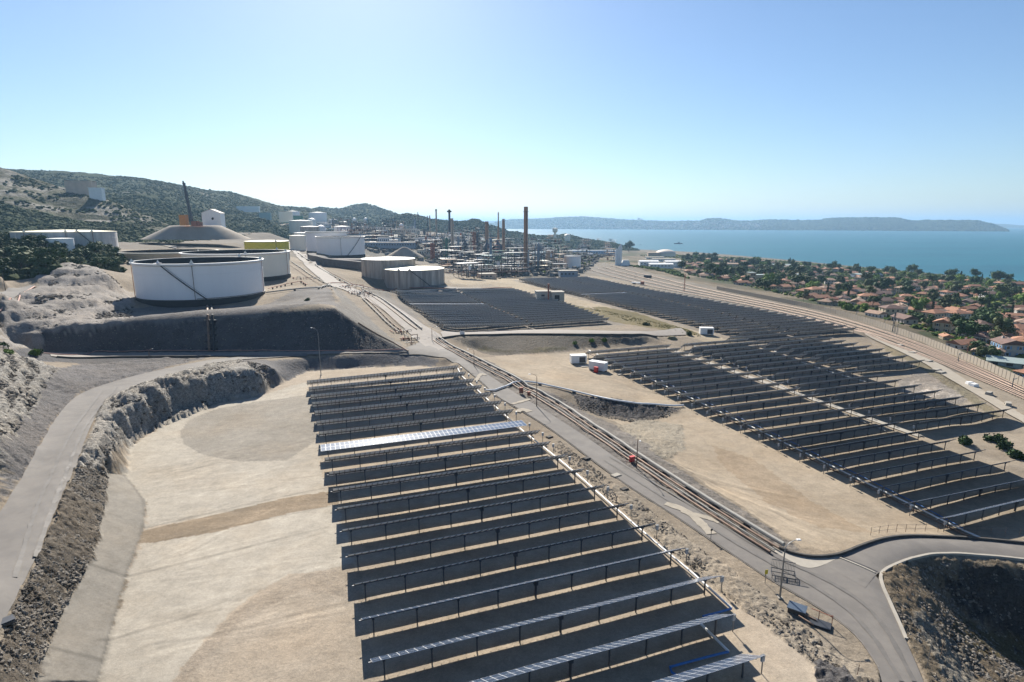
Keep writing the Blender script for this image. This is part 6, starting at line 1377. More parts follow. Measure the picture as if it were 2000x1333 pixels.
mb = MB().mat(M_WHITE); mb.box((0, 0, 1.6), (9, 3, .9)); mb.build('bed', root)
mb = MB().mat(M_RUST); mb.box((5.5, 0, 1.6), (3, 2.8, 2.6)); mb.build('cab', root)
for x in (-3, -1.6, 5.6):
    for y in (-1.2, 1.2): mb = MB().mat(M_BLACK); mb.lathe([(.5, -.15), (.5, .15)], n=12); o = mb.build('wheel', root, (x, y, .5)); o.rotation_euler.x = math.pi/2
b = P3(1265, 543); mb = MB().mat(M_STEEL); mb.box((0, 0, 1.6), (8, 3, 2.6)); mb.box((0, 0, .3), (7, 2.4, .6)); tag(mb.build('rail_wagon', None, b, -.5), 'dark wagon standing behind the rust brown mast', 'wagon')

# ---------------------------------------------------------------- vegetation
def leaf_mat(name, c1, c2):
    m, t, b = newmat(name); tc = N(t, 'ShaderNodeTexCoord').outputs['Object']
    oi = N(t, 'ShaderNodeObjectInfo')
    n1 = noise(t, tc, 1.1, 3, .7)
    o = mixc(t, mrange(t, n1, .3, .7, 0, 1), c1, c2)
    k = mrange(t, oi.outputs['Random'], 0, 1, .75, 1.25); cc = N(t, 'ShaderNodeCombineColor')
    for i in range(3): t.links.new(k, cc.inputs[i])
    o = mixc(t, 1.0, o, cc.outputs[0], 'MULTIPLY')
    t.links.new(o, b.inputs['Base Color']); b.inputs['Roughness'].default_value = .75; b.inputs['Specular IOR Level'].default_value = .2
    if 'Transmission Weight' in b.inputs: pass
    return m
LM_D = leaf_mat('leaves_dark', (.022, .045, .014), (.05, .09, .026)); LM_B = leaf_mat('leaves_bright', (.07, .13, .02), (.15, .22, .035)); LM_O = leaf_mat('leaves_olive', (.05, .065, .025), (.09, .11, .04))
LM_C = leaf_mat('leaves_cypress', (.018, .032, .015), (.035, .055, .022)); M_BARK = mat('bark', (.12, .09, .06), .9, var=.3)
def tree_meshes(kind, seed, lm):
    q = random.Random(seed); T = MB().mat(M_BARK); K = MB().mat(lm)
    if kind == 'cypress': h, lobes = 9, [((0, 0, 1.2+i*1.1), .95-.085*i+.15, 1.2) for i in range(8)]
    elif kind == 'pine': h = 9; lobes = [((q.uniform(-2.8, 2.8), q.uniform(-2.8, 2.8), 6.6+q.uniform(-1.2, 1.3)), q.uniform(1.5, 2.3), .7) for i in range(9)]
    elif kind == 'shrub': h = 1; lobes = [((q.uniform(-1, 1), q.uniform(-1, 1), .9+q.uniform(-.2, .4)), q.uniform(.8, 1.2), .9) for i in range(5)]
    else: h = 7; lobes = [((q.uniform(-2.2, 2.2), q.uniform(-2.2, 2.2), 4.6+q.uniform(-1.7, 1.8)), q.uniform(1.3, 2.1), .9) for i in range(11)]
    T.lathe([(.32, -.6), (.22, h*.35), (.1, h*.75)], n=7)
    if kind in ('pine', 'broad'):
        for c, r, s in lobes[:6]: T.bar((0, 0, h*.42), c, .14, None, 5)
    for c, r, s in lobes:
        v = []; nr_, na_ = 5, 7
        for i in range(1, nr_):
            a = math.pi*i/nr_
            for j in range(na_): b_ = 2*math.pi*j/na_+i*.4; k = r*.74*q.uniform(.8, 1.15); v.append((c[0]+k*math.sin(a)*math.cos(b_), c[1]+k*math.sin(a)*math.sin(b_), c[2]+k*s*math.cos(a)))
        v += [(c[0], c[1], c[2]+r*.74*s), (c[0], c[1], c[2]-r*.74*s)]
        f = [(i*na_+j, (i+1)*na_+j, (i+1)*na_+(j+1) % na_, i*na_+(j+1) % na_) for i in range(nr_-2) for j in range(na_)]
        f += [(len(v)-2, j, (j+1) % na_) for j in range(na_)]+[(len(v)-1, (nr_-2)*na_+(j+1) % na_, (nr_-2)*na_+j) for j in range(na_)]
        K.add(v, f, False)
        for _ in range(46 if kind != 'cypress' else 34):
            d = Vector((q.gauss(0, 1), q.gauss(0, 1), q.gauss(0, 1)))
            if d.length < .1: continue
            d.normalize(); rr = r*q.uniform(.75, 1.12); p = Vector(c)+Vector((d.x*rr, d.y*rr, d.z*rr*s))
            u = d.cross(Vector((q.gauss(0, 1), q.gauss(0, 1), q.gauss(0, 1)))).normalized()*q.uniform(.2, .42); w_ = (d+u*q.uniform(-1, 1)).normalized()*q.uniform(.2, .42)
            K.add([p-u, p+w_*.9, p+u, p-w_*.5], [(0, 1, 2, 3)], False)
    return T.mesh('trunk'), K.mesh('crown')
TM = {}
for kd, lm, nm in (('broad', LM_D, 'dark'), ('broad', LM_B, 'bright'), ('broad', LM_O, 'olive'), ('pine', LM_D, 'dark'), ('pine', LM_O, 'olive'), ('cypress', LM_C, 'dark'), ('shrub', LM_B, 'bright'), ('shrub', LM_D, 'dark')):
    for s in range(3 if kd != 'cypress' else 1): TM[(kd, nm, s)] = tree_meshes(kd, 50+s*7+len(TM), lm)
PRO = {}
def tree(p, kind, tone, s, label, group, sz=1.0, name=None, cat='tree'):
    ks = [k for k in TM if k[0] == kind and k[1] == tone]; k = ks[s % len(ks)]
    nm = name or {'broad': 'broadleaf_tree', 'pine': 'pine_tree', 'cypress': 'cypress_tree', 'shrub': 'shrub'}[kind]
    o = empty(nm, p, (s*1.7) % 6.28, label=label, cat=cat, group=group); o.scale = (sz*(1+.15*math.sin(s*3)), sz*(1+.15*math.cos(s*5)), sz*(1+.12*math.sin(s*7)))
    link('trunk', TM[k][0], o); link('crown', TM[k][1], o); return o
# pines and bushes behind the pale mound
q = random.Random(21)
gl = []
for i in range(130):
    px = q.uniform(-60, 238); d = q.uniform(.0, 1)**.8; zc = (305 if px > 105 else 278)+(130 if px > 105 else 155)*d-(px > 150)*20
    x = (px-1000)/FPX*zc; y = zc*.99
    if px > 150 and d < .35: continue
    gl.append((px, d, x, y))
gl.sort()
for i, (px, d, x, y) in enumerate(gl):
    z = float(hgt(x, y)); top = z+10
    tree((x, y, z-.3), 'pine' if i % 3 else 'broad', 'dark' if i % 5 else 'olive', i, '%s tree of the dark pine grove from the frame edge' % nth(i+1), 'pines of the grove behind the pale mound', q.uniform(1.0, 1.45)*(1 if px < 160 else .75))
for i, (px, py, s, tone, lab) in enumerate([(182, 512, 1.8, 'bright', 'light green bush at the edge of the pine grove'), (208, 506, 1.5, 'dark', 'dark bush on the slope beside the pine grove'), (236, 512, 1.7, 'dark', 'dark bush beside the ochre tank'), (252, 516, 1.2, 'dark', 'low bush at the foot of the ochre tank'), (170, 516, 1.3, 'dark', 'low dark bush on top of the pale mound'), (8, 682, 1.1, 'dark', 'dark shrub on the rocks at the frame edge'), (16, 692, .8, 'bright', 'small green shrub on the rocks'), (66, 694, .9, 'bright', 'low green shrub where the embankment road begins'), (76, 692, .8, 'dark', 'dark shrub beside the low green one at the embankment road'),
                                            (1885, 868, 1.05, 'dark', 'round dark bush nearest the tracker ends on the bare ground'), (1940, 862, 1.05, 'dark', 'round dark bush in the middle of the bare ground'), (1963, 876, 1.05, 'dark', 'dark bush beside the middle one on the bare ground'), (1990, 895, 1.05, 'dark', 'dark bush at the frame edge on the bare ground'), (1123, 672, .8, 'bright', 'green shrub at the foot of the gravel slope'), (1155, 668, .8, 'bright', 'green shrub further along the gravel slope foot'), (1180, 667, .8, 'bright', 'last green shrub of the gravel slope foot'), (1263, 636, .9, 'dark', 'small dark bush on the grassy strip'), (1345, 655, .9, 'dark', 'small dark bush near the white kiosk'), (600, 588, .7, 'dark', 'tiny bush on the bund beside the ramp')]):
    tree(P3(px, py, -.2), 'shrub', tone, i+3, lab, None, s, cat='bush')
# blobs merged for what nobody could count
def ico():
    p = (1+5**.5)/2; v = np.array([(-1, p, 0), (1, p, 0), (-1, -p, 0), (1, -p, 0), (0, -1, p), (0, 1, p), (0, -1, -p), (0, 1, -p), (p, 0, -1), (p, 0, 1), (-p, 0, -1), (-p, 0, 1)], float); v /= np.linalg.norm(v[0])
    f = np.array([(0, 11, 5), (0, 5, 1), (0, 1, 7), (0, 7, 10), (0, 10, 11), (1, 5, 9), (5, 11, 4), (11, 10, 2), (10, 7, 6), (7, 1, 8), (3, 9, 4), (3, 4, 2), (3, 2, 6), (3, 6, 8), (3, 8, 9), (4, 9, 5), (2, 4, 11), (6, 2, 10), (8, 6, 7), (9, 8, 1)])
    return v, f
def ico2():
    v, f = ico(); v = list(map(tuple, v)); c = {}; F = []
    def mid(a, b):
        k = (min(a, b), max(a, b))
        if k not in c: m_ = (np.array(v[a])+np.array(v[b])); m_ /= np.linalg.norm(m_); v.append(tuple(m_)); c[k] = len(v)-1
        return c[k]
    for a, b, d_ in f: x, y, z = mid(a, b), mid(b, d_), mid(d_, a); F += [(a, x, z), (b, y, x), (d_, z, y), (x, y, z)]
    return np.array(v), np.array(F)
I1, I2 = ico(), ico2()
def scatter(name, P, S, m, seed=1, base=I1, jit=.3, sq=.85, lift=.4, smooth=False, elong=.25):
    P = np.asarray(P, float); S = np.asarray(S, float); r = np.random.RandomState(seed); bv, bf = base; n = len(P)
    V = bv[None]*(1+jit*r.uniform(-1, 1, (n, len(bv), 1)))
    V = V*S[:, None, None]*np.stack([1+elong*r.uniform(-1, 1, n), 1+elong*r.uniform(-1, 1, n), sq*(1+elong*r.uniform(-1, 1, n))], -1)[:, None, :]
    a = r.uniform(0, 6.28, n); ca, sa_ = np.cos(a)[:, None], np.sin(a)[:, None]
    V = np.stack([V[..., 0]*ca-V[..., 1]*sa_, V[..., 0]*sa_+V[..., 1]*ca, V[..., 2]], -1)
    V = V+P[:, None, :]; V[..., 2] += (S*lift)[:, None]
    F = bf[None]+(np.arange(n)*len(bv))[:, None, None]
    o = link(name, np_mesh(name, V.reshape(-1, 3), F.reshape(-1, 3), [m], smooth)); o['kind'] = 'stuff'; return o
def mass_mat(name, c1, c2, c3=None, sc=.3):
    m, t, b = newmat(name); tc = N(t, 'ShaderNodeTexCoord').outputs['Object']
    o = mixc(t, mrange(t, noise(t, tc, sc, 4, .7), .35, .65, 0, 1), c1, c2)
    if c3: o = mixc(t, mrange(t, noise(t, tc, sc*.2, 3, .6), .5, .62, 0, 1), o, c3)
    t.links.new(o, b.inputs['Base Color']); b.inputs['Roughness'].default_value = .9; b.inputs['Specular IOR Level'].default_value = .1
    bp = N(t, 'ShaderNodeBump'); bp.inputs['Strength'].default_value = 1; bp.inputs['Distance'].default_value = .8
    t.links.new(noise(t, tc, 1.6, 4, .8), bp.inputs['Height']); t.links.new(bp.outputs[0], b.inputs['Normal']); return m
MM1 = mass_mat('hill_wood', (.022, .042, .014), (.045, .07, .024), (.065, .08, .035), .08); MM2 = mass_mat('garden_green', (.03, .06, .015), (.08, .13, .025), (.15, .17, .04), .12)
def on_ridge(V, n, s0, s1, seed, u0=0.0, u1=1.0, rows=40, mask=None):
    r = np.random.RandomState(seed); a = r.uniform(u0, u1, n)*(V.shape[0]-2); b = (s0+(s1-s0)*r.uniform(0, 1, n))*(rows-2)
    i = a.astype(int); j = b.astype(int); fa = (a-i)[:, None]; fb = (b-j)[:, None]
    P = (V[i, j]*(1-fa)+V[i+1, j]*fa)*(1-fb)+(V[i, j+1]*(1-fa)+V[i+1, j+1]*fa)*fb
    if mask is not None: P = P[mask(P)]
    return P
r_ = np.random.RandomState(5)
P = on_ridge(VL, 17000, .02, .50, 1, rows=60); scatter('hillside_wood', P, r_.uniform(2.4, 4.6, len(P)), MM1, 1, I1, .25, .95, .35)
P = on_ridge(VL, 17000, .4, 1.02, 2, rows=60, mask=lambda P: fbm(P[:, 0]*.01, P[:, 1]*.01, 4, 61) > -.12); scatter('maquis_scrub', P, r_.uniform(1.5, 3.6, len(P)), MM1, 2, I1, .3, .7, .1)
P = on_ridge(VS, 9000, .0, .45, 3, rows=50); scatter('hill_foot_wood', P, r_.uniform(2.2, 4.2, len(P)), MM1, 3, I1, .25, .95, .35)
P = on_ridge(VS, 2600, .45, 1.0, 4, rows=50, mask=lambda P: fbm(P[:, 0]*.02, P[:, 1]*.02, 4, 44) > .05); scatter('rocky_hill_scrub', P, r_.uniform(1.2, 2.8, len(P)), MM1, 4, I1, .3, .7, .1)
P = on_ridge(VC, 3500, .2, 1.05, 6, rows=30); scatter('ridge_wood', P, r_.uniform(3, 6.5, len(P)), MM1, 6, I1, .3, .7, .1)
P = on_ridge(VD, 9000, .12, 1.1, 7, rows=30); scatter('headland_wood', P, r_.uniform(2.6, 5.2, len(P)), MM1, 7, I1, .3, .85, .3)
P = np.array([(x+q.uniform(-5, 5), y+q.uniform(-5, 5), 0) for (px, d, x, y) in gl for _ in range(18)]); P[:, 2] = hgt(P[:, 0], P[:, 1]); scatter('grove_undergrowth', P, r_.uniform(1.0, 2.8, len(P)), MM1, 50, I1, .3, .9, .5)
# ---------------------------------------------------------------- village
M_RF = [mat('roof_tiles_a', (.33, .165, .10), .9, var=.3, scale=.5, bump=.4, bscale=2.5), mat('roof_tiles_b', (.26, .125, .075), .9, var=.3, scale=.5, bump=.4, bscale=2.5), mat('roof_tiles_c', (.27, .18, .13), .9, var=.3, scale=.5, bump=.4, bscale=2.5), mat('roof_tiles_d', (.14, .085, .07), .9, var=.3, scale=.5, bump=.4, bscale=2.5)]
M_WL = [mat('render_cream', (.46, .38, .27), .9, var=.08), mat('render_white', (.6, .58, .54), .9, var=.06), mat('render_ochre', (.38, .28, .18), .9, var=.1), mat('render_grey', (.42, .39, .35), .9, var=.12)]
M_PANE = mat('window_pane', (.03, .04, .05), .2); M_SHUT = mat('blue_shutter', (.12, .25, .42), .7); M_SHB = mat('brown_shutter', (.16, .09, .05), .7)
def roof_geo(mb, L, W_, H, h, hip, ov=.5):
    a, b = L/2+ov, W_/2+ov; k = b if hip else 0; z = H-.12
    v = [(-a, -b, z), (a, -b, z), (a, b, z), (-a, b, z), (-a+k, 0, H+h), (a-k, 0, H+h)]
    v += [(x, y, zz-.22) for x, y, zz in v[:4]]
    f = [(0, 1, 5, 4), (2, 3, 4, 5), (1, 2, 5), (3, 0, 4), (0, 6, 7, 1), (1, 7, 8, 2), (2, 8, 9, 3), (3, 9, 6, 0), (6, 9, 8, 7)]
    mb.add(v, f, False)
_hm = {}
mb = MB().mat(M_WHITE); mb.box((0, -.04, 0), (1.3, .1, 1.5)); mb.mat(M_PANE).box((0, -.1, 0), (1.05, .04, 1.25)); ME_WIN = mb.mesh('window')
for nm, mm in (('blue', M_SHUT), ('brown', M_SHB)):
    mb = MB().mat(mm); mb.box((0, -.08, 0), (.6, .06, 1.5)); _hm['sh'+nm] = mb.mesh('shutter')
mb = MB().mat(M_SHB); mb.box((0, -.05, 1.0), (1.1, .1, 2.2)); ME_DOOR = mb.mesh('door')
def house_meshes(v, wi, ri):
    k = (v, wi, ri)
    if k in _hm: return _hm[k]
    L, W_, st, hip, wing = [(12, 8.5, 1, 0, 0), (11, 9, 2, 0, 0), (13, 9, 1, 1, 1), (10, 9, 1, 1, 0), (15, 8, 1, 0, 1), (12, 9, 2, 1, 0)][v]; H = 2.9*st+.3; h = 1.9
    mb = MB().mat(M_WL[wi]); mb.box((0, 0, H/2-.5), (L, W_, H+1))
    if not hip: mb.add([(-L/2, -W_/2, H), (-L/2, W_/2, H), (-L/2, 0, H+h-.15), (L/2, -W_/2, H), (L/2, W_/2, H), (L/2, 0, H+h-.15)], [(0, 2, 1), (3, 4, 5)], False)
    if wing: mb.box((L/2-3, -W_/2-2, 1.1), (5.4, 4.2, 3.2))
    walls = mb.mesh('wall')
    far = MB()
    far.v, far.f, far.m, far.smooth, far.mats = list(mb.v), list(mb.f), list(mb.m), list(mb.smooth), list(mb.mats)
    wn = []
    for s in range(st):
        for x in np.linspace(-L/2+1.6, L/2-1.6, 4): wn += [(x, -W_/2, 1.5+2.9*s, 0), (x, W_/2, 1.5+2.9*s, math.pi)]
        for y in (-W_/4, W_/4): wn += [(L/2, y, 1.5+2.9*s, math.pi/2), (-L/2, y, 1.5+2.9*s, -math.pi/2)]
    far.mat(M_PANE)
    for x, y, z, a in wn: far.box((x, y, z), (1.1, .12, 1.3) if abs(math.sin(a)) < .5 else (.12, 1.1, 1.3))
    farw = far.mesh('wall')
    mb = MB().mat(M_RF[ri]); roof_geo(mb, L, W_, H, h, hip)
    if wing:
        b0 = len(mb.v); roof_geo(mb, 5.4, 4.4, 0, 1.1, 0, .35)
        for i in range(b0, len(mb.v)): x, y, z = mb.v[i]; mb.v[i] = (x+L/2-3, y-W_/2-2, z+2.75)
    roof = mb.mesh('roof')
    mb = MB().mat(M_WL[wi]); mb.box((0, 0, 0), (.8, .8, 1.8)); mb.mat(M_RF[ri]).box((0, 0, .98), (1.0, 1.0, .15)); ch = mb.mesh('chimney')
    _hm[k] = (walls, farw, roof, ch, wn, (L, W_, H, h, wing)); return _hm[k]
def house(p, rz, v, wi, ri, label, near, shut=None, sz=1.0, group='houses of the village'):
    w_, fw, rf, ch, wn, (L, W_, H, h, wing) = house_meshes(v, wi, ri); root = empty('house', p, rz, label=label, cat='house', group=group); root.scale = (sz,)*3
    if not near: link('wall', fw, root); link('roof', rf, root); return root
    link('wall', w_, root); r = link('roof', rf, root); c_ = link('chimney', ch, r, (L*.22, W_*.16, H+h*.75))
    for x, y, z, a in wn:
        wo = link('window', ME_WIN, root, (x, y, z), a)
        if shut:
            for s in (-1, 1): link('shutter', _hm['sh'+shut], wo, (s*.98, 0, 0))
    link('door', ME_DOOR, root, (0, -W_/2, 0)); return root
HP = []
def hp(px, py, rz, v, wi, ri, lab, shut=None, sz=1.0):
    b = P3(px, py); HP.append((b.x, b.y)); house(b, rz, v, wi, ri, lab, True, shut, sz)
hp(1966, 694, 1.25, 1, 3, 3, 'grey stone two-storey house with blue shutters and brown roof', 'blue', 1.05)
hp(1842, 648, .75, 1, 0, 0, 'cream two-storey house with bright orange roof behind the wall', 'brown')
hp(1822, 627, .35, 5, 0, 1, 'long low house with brown roof behind the orange-roofed one', None)
hp(1868, 628, .2, 5, 1, 1, 'white-walled house with reddish roof behind the big dark tree', None)
hp(1893, 622, .9, 3, 0, 1, 'brown hip-roofed house next to the white-walled one', None, 1.1)
hp(1848, 663, 1.2, 0, 2, 0, 'small orange-roofed annex right behind the concrete wall', None, .6)
hp(1723, 601, .3, 1, 0, 3, 'tall cream house with dark brown roof facing the railway', 'brown')
hp(1646, 588, .1, 3, 1, 3, 'white cube-like house with dark roof near the railway wall', None, .95)
hp(1674, 596, .9, 0, 3, 2, 'grey and cream gabled house beside the white cube-like house', None, 1.05)
hp(1502, 551, .5, 3, 0, 0, 'orange hip-roofed house behind the flat cream block', None, 1.1)
hp(1530, 571, .4, 1, 0, 0, 'cream house with orange roof among the dense trees', 'brown', .95)
hp(1551, 577, .2, 0, 1, 2, 'little white cottage at the railway wall', None, .6)
hp(1600, 588, .3, 4, 2, 0, 'long low orange-roofed house near the red shed', None, 1.0)
hp(1932, 587, -.1, 5, 1, 3, 'white villa with dark roof standing alone among gardens', None, 1.2)
hp(1832, 588, .9, 1, 1, 0, 'small white gable house in the red-roofed cluster', None, .8)
hp(1872, 585, .6, 3, 0, 1, 'large red-roofed house in the middle cluster', None, 1.3)
hp(1612, 567, .3, 2, 2, 2, 'pinkish house with pale roof under the big trees', None, 1.0)
hp(1950, 628, .5, 2, 0, 0, 'orange-roofed house far back beside a cypress', None, 1.1)
hp(1985, 652, .4, 2, 2, 1, 'red-brown roofed house near the frame edge behind the stone house', None, 1.2)
hp(1985, 560, .1, 4, 2, 1, 'long red-roofed house close to the shore at the frame edge', None, 1.3)
hp(1760, 604, 1.1, 0, 0, 2, 'cream gabled house beside the tall cream house', None, .9)
hp(1775, 572, .4, 0, 2, 0, 'small house with a vivid orange gable', None, .9)
def bigshed(px, py, L, W_, H, m, rf, rz, lab, cat='warehouse'):
    b = P3(px, py); HP.append((b.x, b.y)); HP.append((b.x+L*.4, b.y)); HP.append((b.x-L*.4, b.y)); root = empty('warehouse', b, rz, label=lab, cat=cat)
    mb = MB().mat(m); mb.box((0, 0, H/2-1), (L, W_, H+2)); mb.build('wall', root)
    mb = MB().mat(rf); roof_geo(mb, L, W_, H, 1.4, 0, .4); mb.build('roof', root)
    mb = MB().mat(M_PANE)
    for i in range(int(L/5)): mb.box((-L/2+2.5+i*5, -W_/2-.03, H*.6), (2.2, .1, 1.2))
    mb.build('window_band', root)
M_GROOF = mat('greenish_roof', (.30, .36, .34), .6, var=.1)
bigshed(1692, 543, 40, 18, 6, M_GREYB, M_GROOF, .05, 'long grey-blue warehouse between village and shore'); bigshed(1975, 716, 17, 10, 2.6, M_GROOF, M_GROOF, -.65, 'low shed with grey-green roof behind the wall end', 'shed')
bigshed(1266, 521, 28, 14, 8, M_WHITE, M_WHITE, 0, 'white warehouse nearest the white silos'); bigshed(1290, 524, 34, 14, 6, M_WHITE, M_WHITE, 0, 'low white warehouse in the middle of the yard behind the railway'); bigshed(1314, 522, 26, 16, 9, M_WHITE, M_WHITE, 0, 'white warehouse with grey front, last of the yard'); bigshed(1295, 512, 46, 12, 6, M_WHITE, M_CONC, .05, 'long pale hall behind the white warehouses'); bigshed(1278, 507, 40, 12, 5, M_TANKP, M_CONC, .05, 'pale hall behind the long one near the domed tank')
bigshed(1405, 524, 60, 16, 8, M_WL[0], M_RF[2], -.15, 'long terrace with orange roofs left of the tall trees', 'terrace'); bigshed(1440, 516, 40, 12, 6, M_WL[1], M_RF[0], -.15, 'white terrace with orange roof towards the shore', 'terrace'); bigshed(1530, 541, 44, 14, 4, M_GREYB, M_GROOF, -.1, 'grey greenhouse roof behind the orange hip-roofed house', 'greenhouse'); bigshed(1520, 521, 60, 14, 4, M_GROOF, M_GROOF, -.1, 'pale green greenhouse near the shore', 'greenhouse'); bigshed(1620, 590, 12, 6, 2.6, M_RUST, M_RUST, .3, 'red shed beside the railway wall', 'shed'); bigshed(1556, 524, 44, 14, 4, M_CONC, M_CONC, -.1, 'grey greenhouse beside the pale green one', 'greenhouse')
b = P3(1478, 549); root = empty('flat_block', b, .1, label='modern cream flat-roofed block with square openings', cat='house'); HP.append((b.x, b.y)); k = 1.4
mb = MB().mat(M_WL[0]); mb.box((-8, 0, 5), (8, 9, 11)); mb.box((4, 1, 3.5), (16, 9, 8)); mb.build('wall', root)
mb = MB().mat(M_GROOF); mb.box((4, 1, 7.7), (16.6, 9.6, .5)); mb.box((-8, 0, 10.7), (8.6, 9.6, .5)); mb.build('roof', root)
for x, z in ((-9.4, 8), (-6.6, 8), (-9.4, 4), (-6.6, 4)): mb = MB().mat(M_BLACK); mb.box((0, 0, 0), (1.9, .3, 2.0)); mb.build('window', root, (x, -4.55, z))
# the rest of the village
VPX = [(1345, 538), (1430, 553), (1560, 583), (1690, 614), (1790, 645), (1900, 690), (2000, 735), (2120, 785), (2160, 575), (2000, 560), (1800, 542), (1600, 523), (1450, 511), (1330, 504)]
VP = W(VPX); VPA = np.array(VP); q = random.Random(33)
RWALL = [(p.x, p.y) for p in Wp[::6]]
def clear(x, y, R, L): return all((x-a)**2+(y-b)**2 > R*R for a, b in L)
LMV = []
for o in bpy.data.objects:
    if o.get('category') in ('house', 'warehouse', 'terrace', 'greenhouse', 'shed') and 'label' in o:
        s = o['label']; px, py = projx(o.location)
        if px > 1240: LMV.append((px, py, ' '.join(('the '+s.split(' with ')[0].split(' behind ')[0].split(' between ')[0].split(' beside ')[0].split(' near ')[0].split(' among ')[0].split(' of the ')[0].split(' in the ')[0].split(' facing ')[0].split(' standing ')[0].split(' under ')[0].split(' close ')[0].split(' towards ')[0].split(' touching ')[0].split(' left ')[0].split(' with')[0]).split()[:5])))
cand = []; tries = 0
while len(cand) < 235 and tries < 30000:
    tries += 1; x = q.uniform(VPA[:, 0].min(), VPA[:, 0].max()); y = q.uniform(VPA[:, 1].min(), VPA[:, 1].max())
    if not bool(inpoly(np.array([x]), np.array([y]), VP)[0]): continue
    if float(fbm(np.array(x*.006), np.array(y*.006), 2, 71)) < -.13: continue
    _hz = float(hgt(x, y))
    if _hz < -29 and q.random() < .55: continue
    dd = math.hypot(x, y)
    if clear(x, y, 11.5+.012*dd, HP) and clear(x, y, 13, RWALL): HP.append((x, y)); cand.append((x, y))
RNM = ['orange', 'red-brown', 'pale tiled', 'dark brown']; WNM = ['cream', 'white', 'ochre', 'grey']
for x, y in cand:
    v = q.choice([0, 2, 3, 4, 0, 4, 3, 2, 5]); wi = q.choice([0, 0, 1, 2, 3]); ri = q.choice([0, 1, 1, 2, 2, 3]); p = ground(x, y); px, py = projx(p)
    near = math.hypot(x, y) < 400
    house(p, q.choice([.2, .2+1.57, .6, -.2])+q.uniform(-.2, .2), v, wi, ri, place_label('%s house with %s roof' % (WNM[wi], RNM[ri]), px, py, LMV), near, q.choice([None, 'brown', 'blue']) if near else None, q.uniform(.8, 1.08))
TP = []
def vt(px, py, kind, tone, sz, lab): b = P3(px, py); TP.append((b.x, b.y)); tree(b, kind, tone, len(TP), lab, 'trees of the village', sz)
for a in ((1887, 668, 'broad', 'dark', 1.6, 'big dark tree beside the cream house with orange roof'), (1872, 660, 'pine', 'dark', 1.4, 'dark tree shading the small orange annex'), (1925, 650, 'broad', 'dark', 1.7, 'large dark tree before the grey stone house'), (1908, 664, 'broad', 'dark', 1.3, 'dark tree just before the large one'), (1882, 676, 'shrub', 'bright', 2.4, 'yellow-green round bush behind the wall'), (1905, 690, 'broad', 'dark', 1.0, 'dark green bush-like tree behind the wall opposite the stone house'), (1925, 705, 'broad', 'olive', 1.0, 'olive green tree below the stone house'), (1940, 702, 'broad', 'dark', .9, 'dark tree touching the stone house'), (1966, 648, 'cypress', 'dark', 1.1, 'tall dark cypress behind the stone house'), (1942, 622, 'cypress', 'dark', 1.0, 'narrow cypress among orange roofs'),
          (1790, 612, 'broad', 'bright', 1.3, 'bright green tree behind the orange-roofed cream house'), (1800, 606, 'broad', 'bright', 1.3, 'bright green tree a little further back'), (1778, 600, 'broad', 'dark', 1.3, 'dark tree next to the bright green ones'), (1812, 640, 'broad', 'dark', 1.1, 'dark tree at the corner of the orange-roofed cream house'), (1790, 632, 'broad', 'dark', 1.1, 'dark tree behind the wall before the cream house'), (1688, 607, 'broad', 'bright', .9, 'small bright tree beside the gabled house'), (1643, 603, 'broad', 'bright', .8, 'small bright tree before the white cube-like house'), (1655, 606, 'shrub', 'bright', 2.2, 'bright bush before the white cube-like house'), (1622, 596, 'shrub', 'bright', 2.0, 'bright bush near the red shed'), (1573, 584, 'broad', 'olive', .9, 'olive tree beside the white cottage'), (1562, 580, 'shrub', 'bright', 2.0, 'green bush beside the white cottage'),
          (1556, 565, 'pine', 'dark', 1.7, 'large dark pine beside the cream house among trees'), (1572, 562, 'pine', 'dark', 1.6, 'dark pine second from the cream house among trees'), (1548, 556, 'broad', 'bright', 1.6, 'tall fresh green tree behind the dense pines'), (1590, 560, 'broad', 'dark', 1.5, 'dark tree behind the pinkish house'), (1380, 540, 'pine', 'dark', 2.1, 'tall dark tree at the edge of the railway yard'), (1388, 530, 'cypress', 'dark', 1.9, 'tall narrow tree at the edge of the railway yard'), (1400, 545, 'broad', 'dark', 1.9, 'dark tree over the railway terrace'), (1412, 546, 'broad', 'dark', 1.8, 'dark tree next along the railway terrace'), (1430, 540, 'broad', 'olive', 1.9, 'broad tree before the flat cream block'), (1445, 545, 'pine', 'dark', 1.9, 'dark pine close to the flat cream block'), (1455, 556, 'broad', 'dark', 1.5, 'dark tree at the foot of the flat cream block'), (1480, 562, 'broad', 'dark', 1.5, 'dark tree in front of the flat cream block'), (1500, 565, 'broad', 'dark', 1.3, 'dark tree in front of the orange hip-roofed house'),
          (1448, 532, 'broad', 'dark', 2.2, 'wide dark tree behind the flat cream block'), (1330, 528, 'broad', 'dark', 1.9, 'dark tree beside the white warehouses'), (1228, 492, 'broad', 'dark', 4.2, 'large dark wood clump behind the white silos'), (1630, 530, 'broad', 'dark', 2.2, 'round dark tree standing alone near the shore'), (1780, 536, 'broad', 'dark', 2.4, 'round dark tree on the shore line'), (1855, 545, 'broad', 'dark', 2.4, 'second round dark tree on the shore line'), (1905, 545, 'broad', 'dark', 2.4, 'third round dark tree on the shore line'), (1950, 552, 'broad', 'dark', 2.8, 'largest round dark tree near the shore'), (1965, 553, 'broad', 'dark', 2.2, 'dark tree touching the largest shore tree'), (1850, 560, 'pine', 'dark', 1.8, 'dark pine inland of the shore trees'), (1820, 563, 'pine', 'dark', 1.8, 'dark pine in the middle of the village'), (1735, 566, 'broad', 'dark', 1.8, 'dark tree by the vivid orange gable'), (1640, 560, 'broad', 'dark', 1.6, 'dark tree behind the white cube-like house')):
    vt(*a)
n = 0; tries = 0
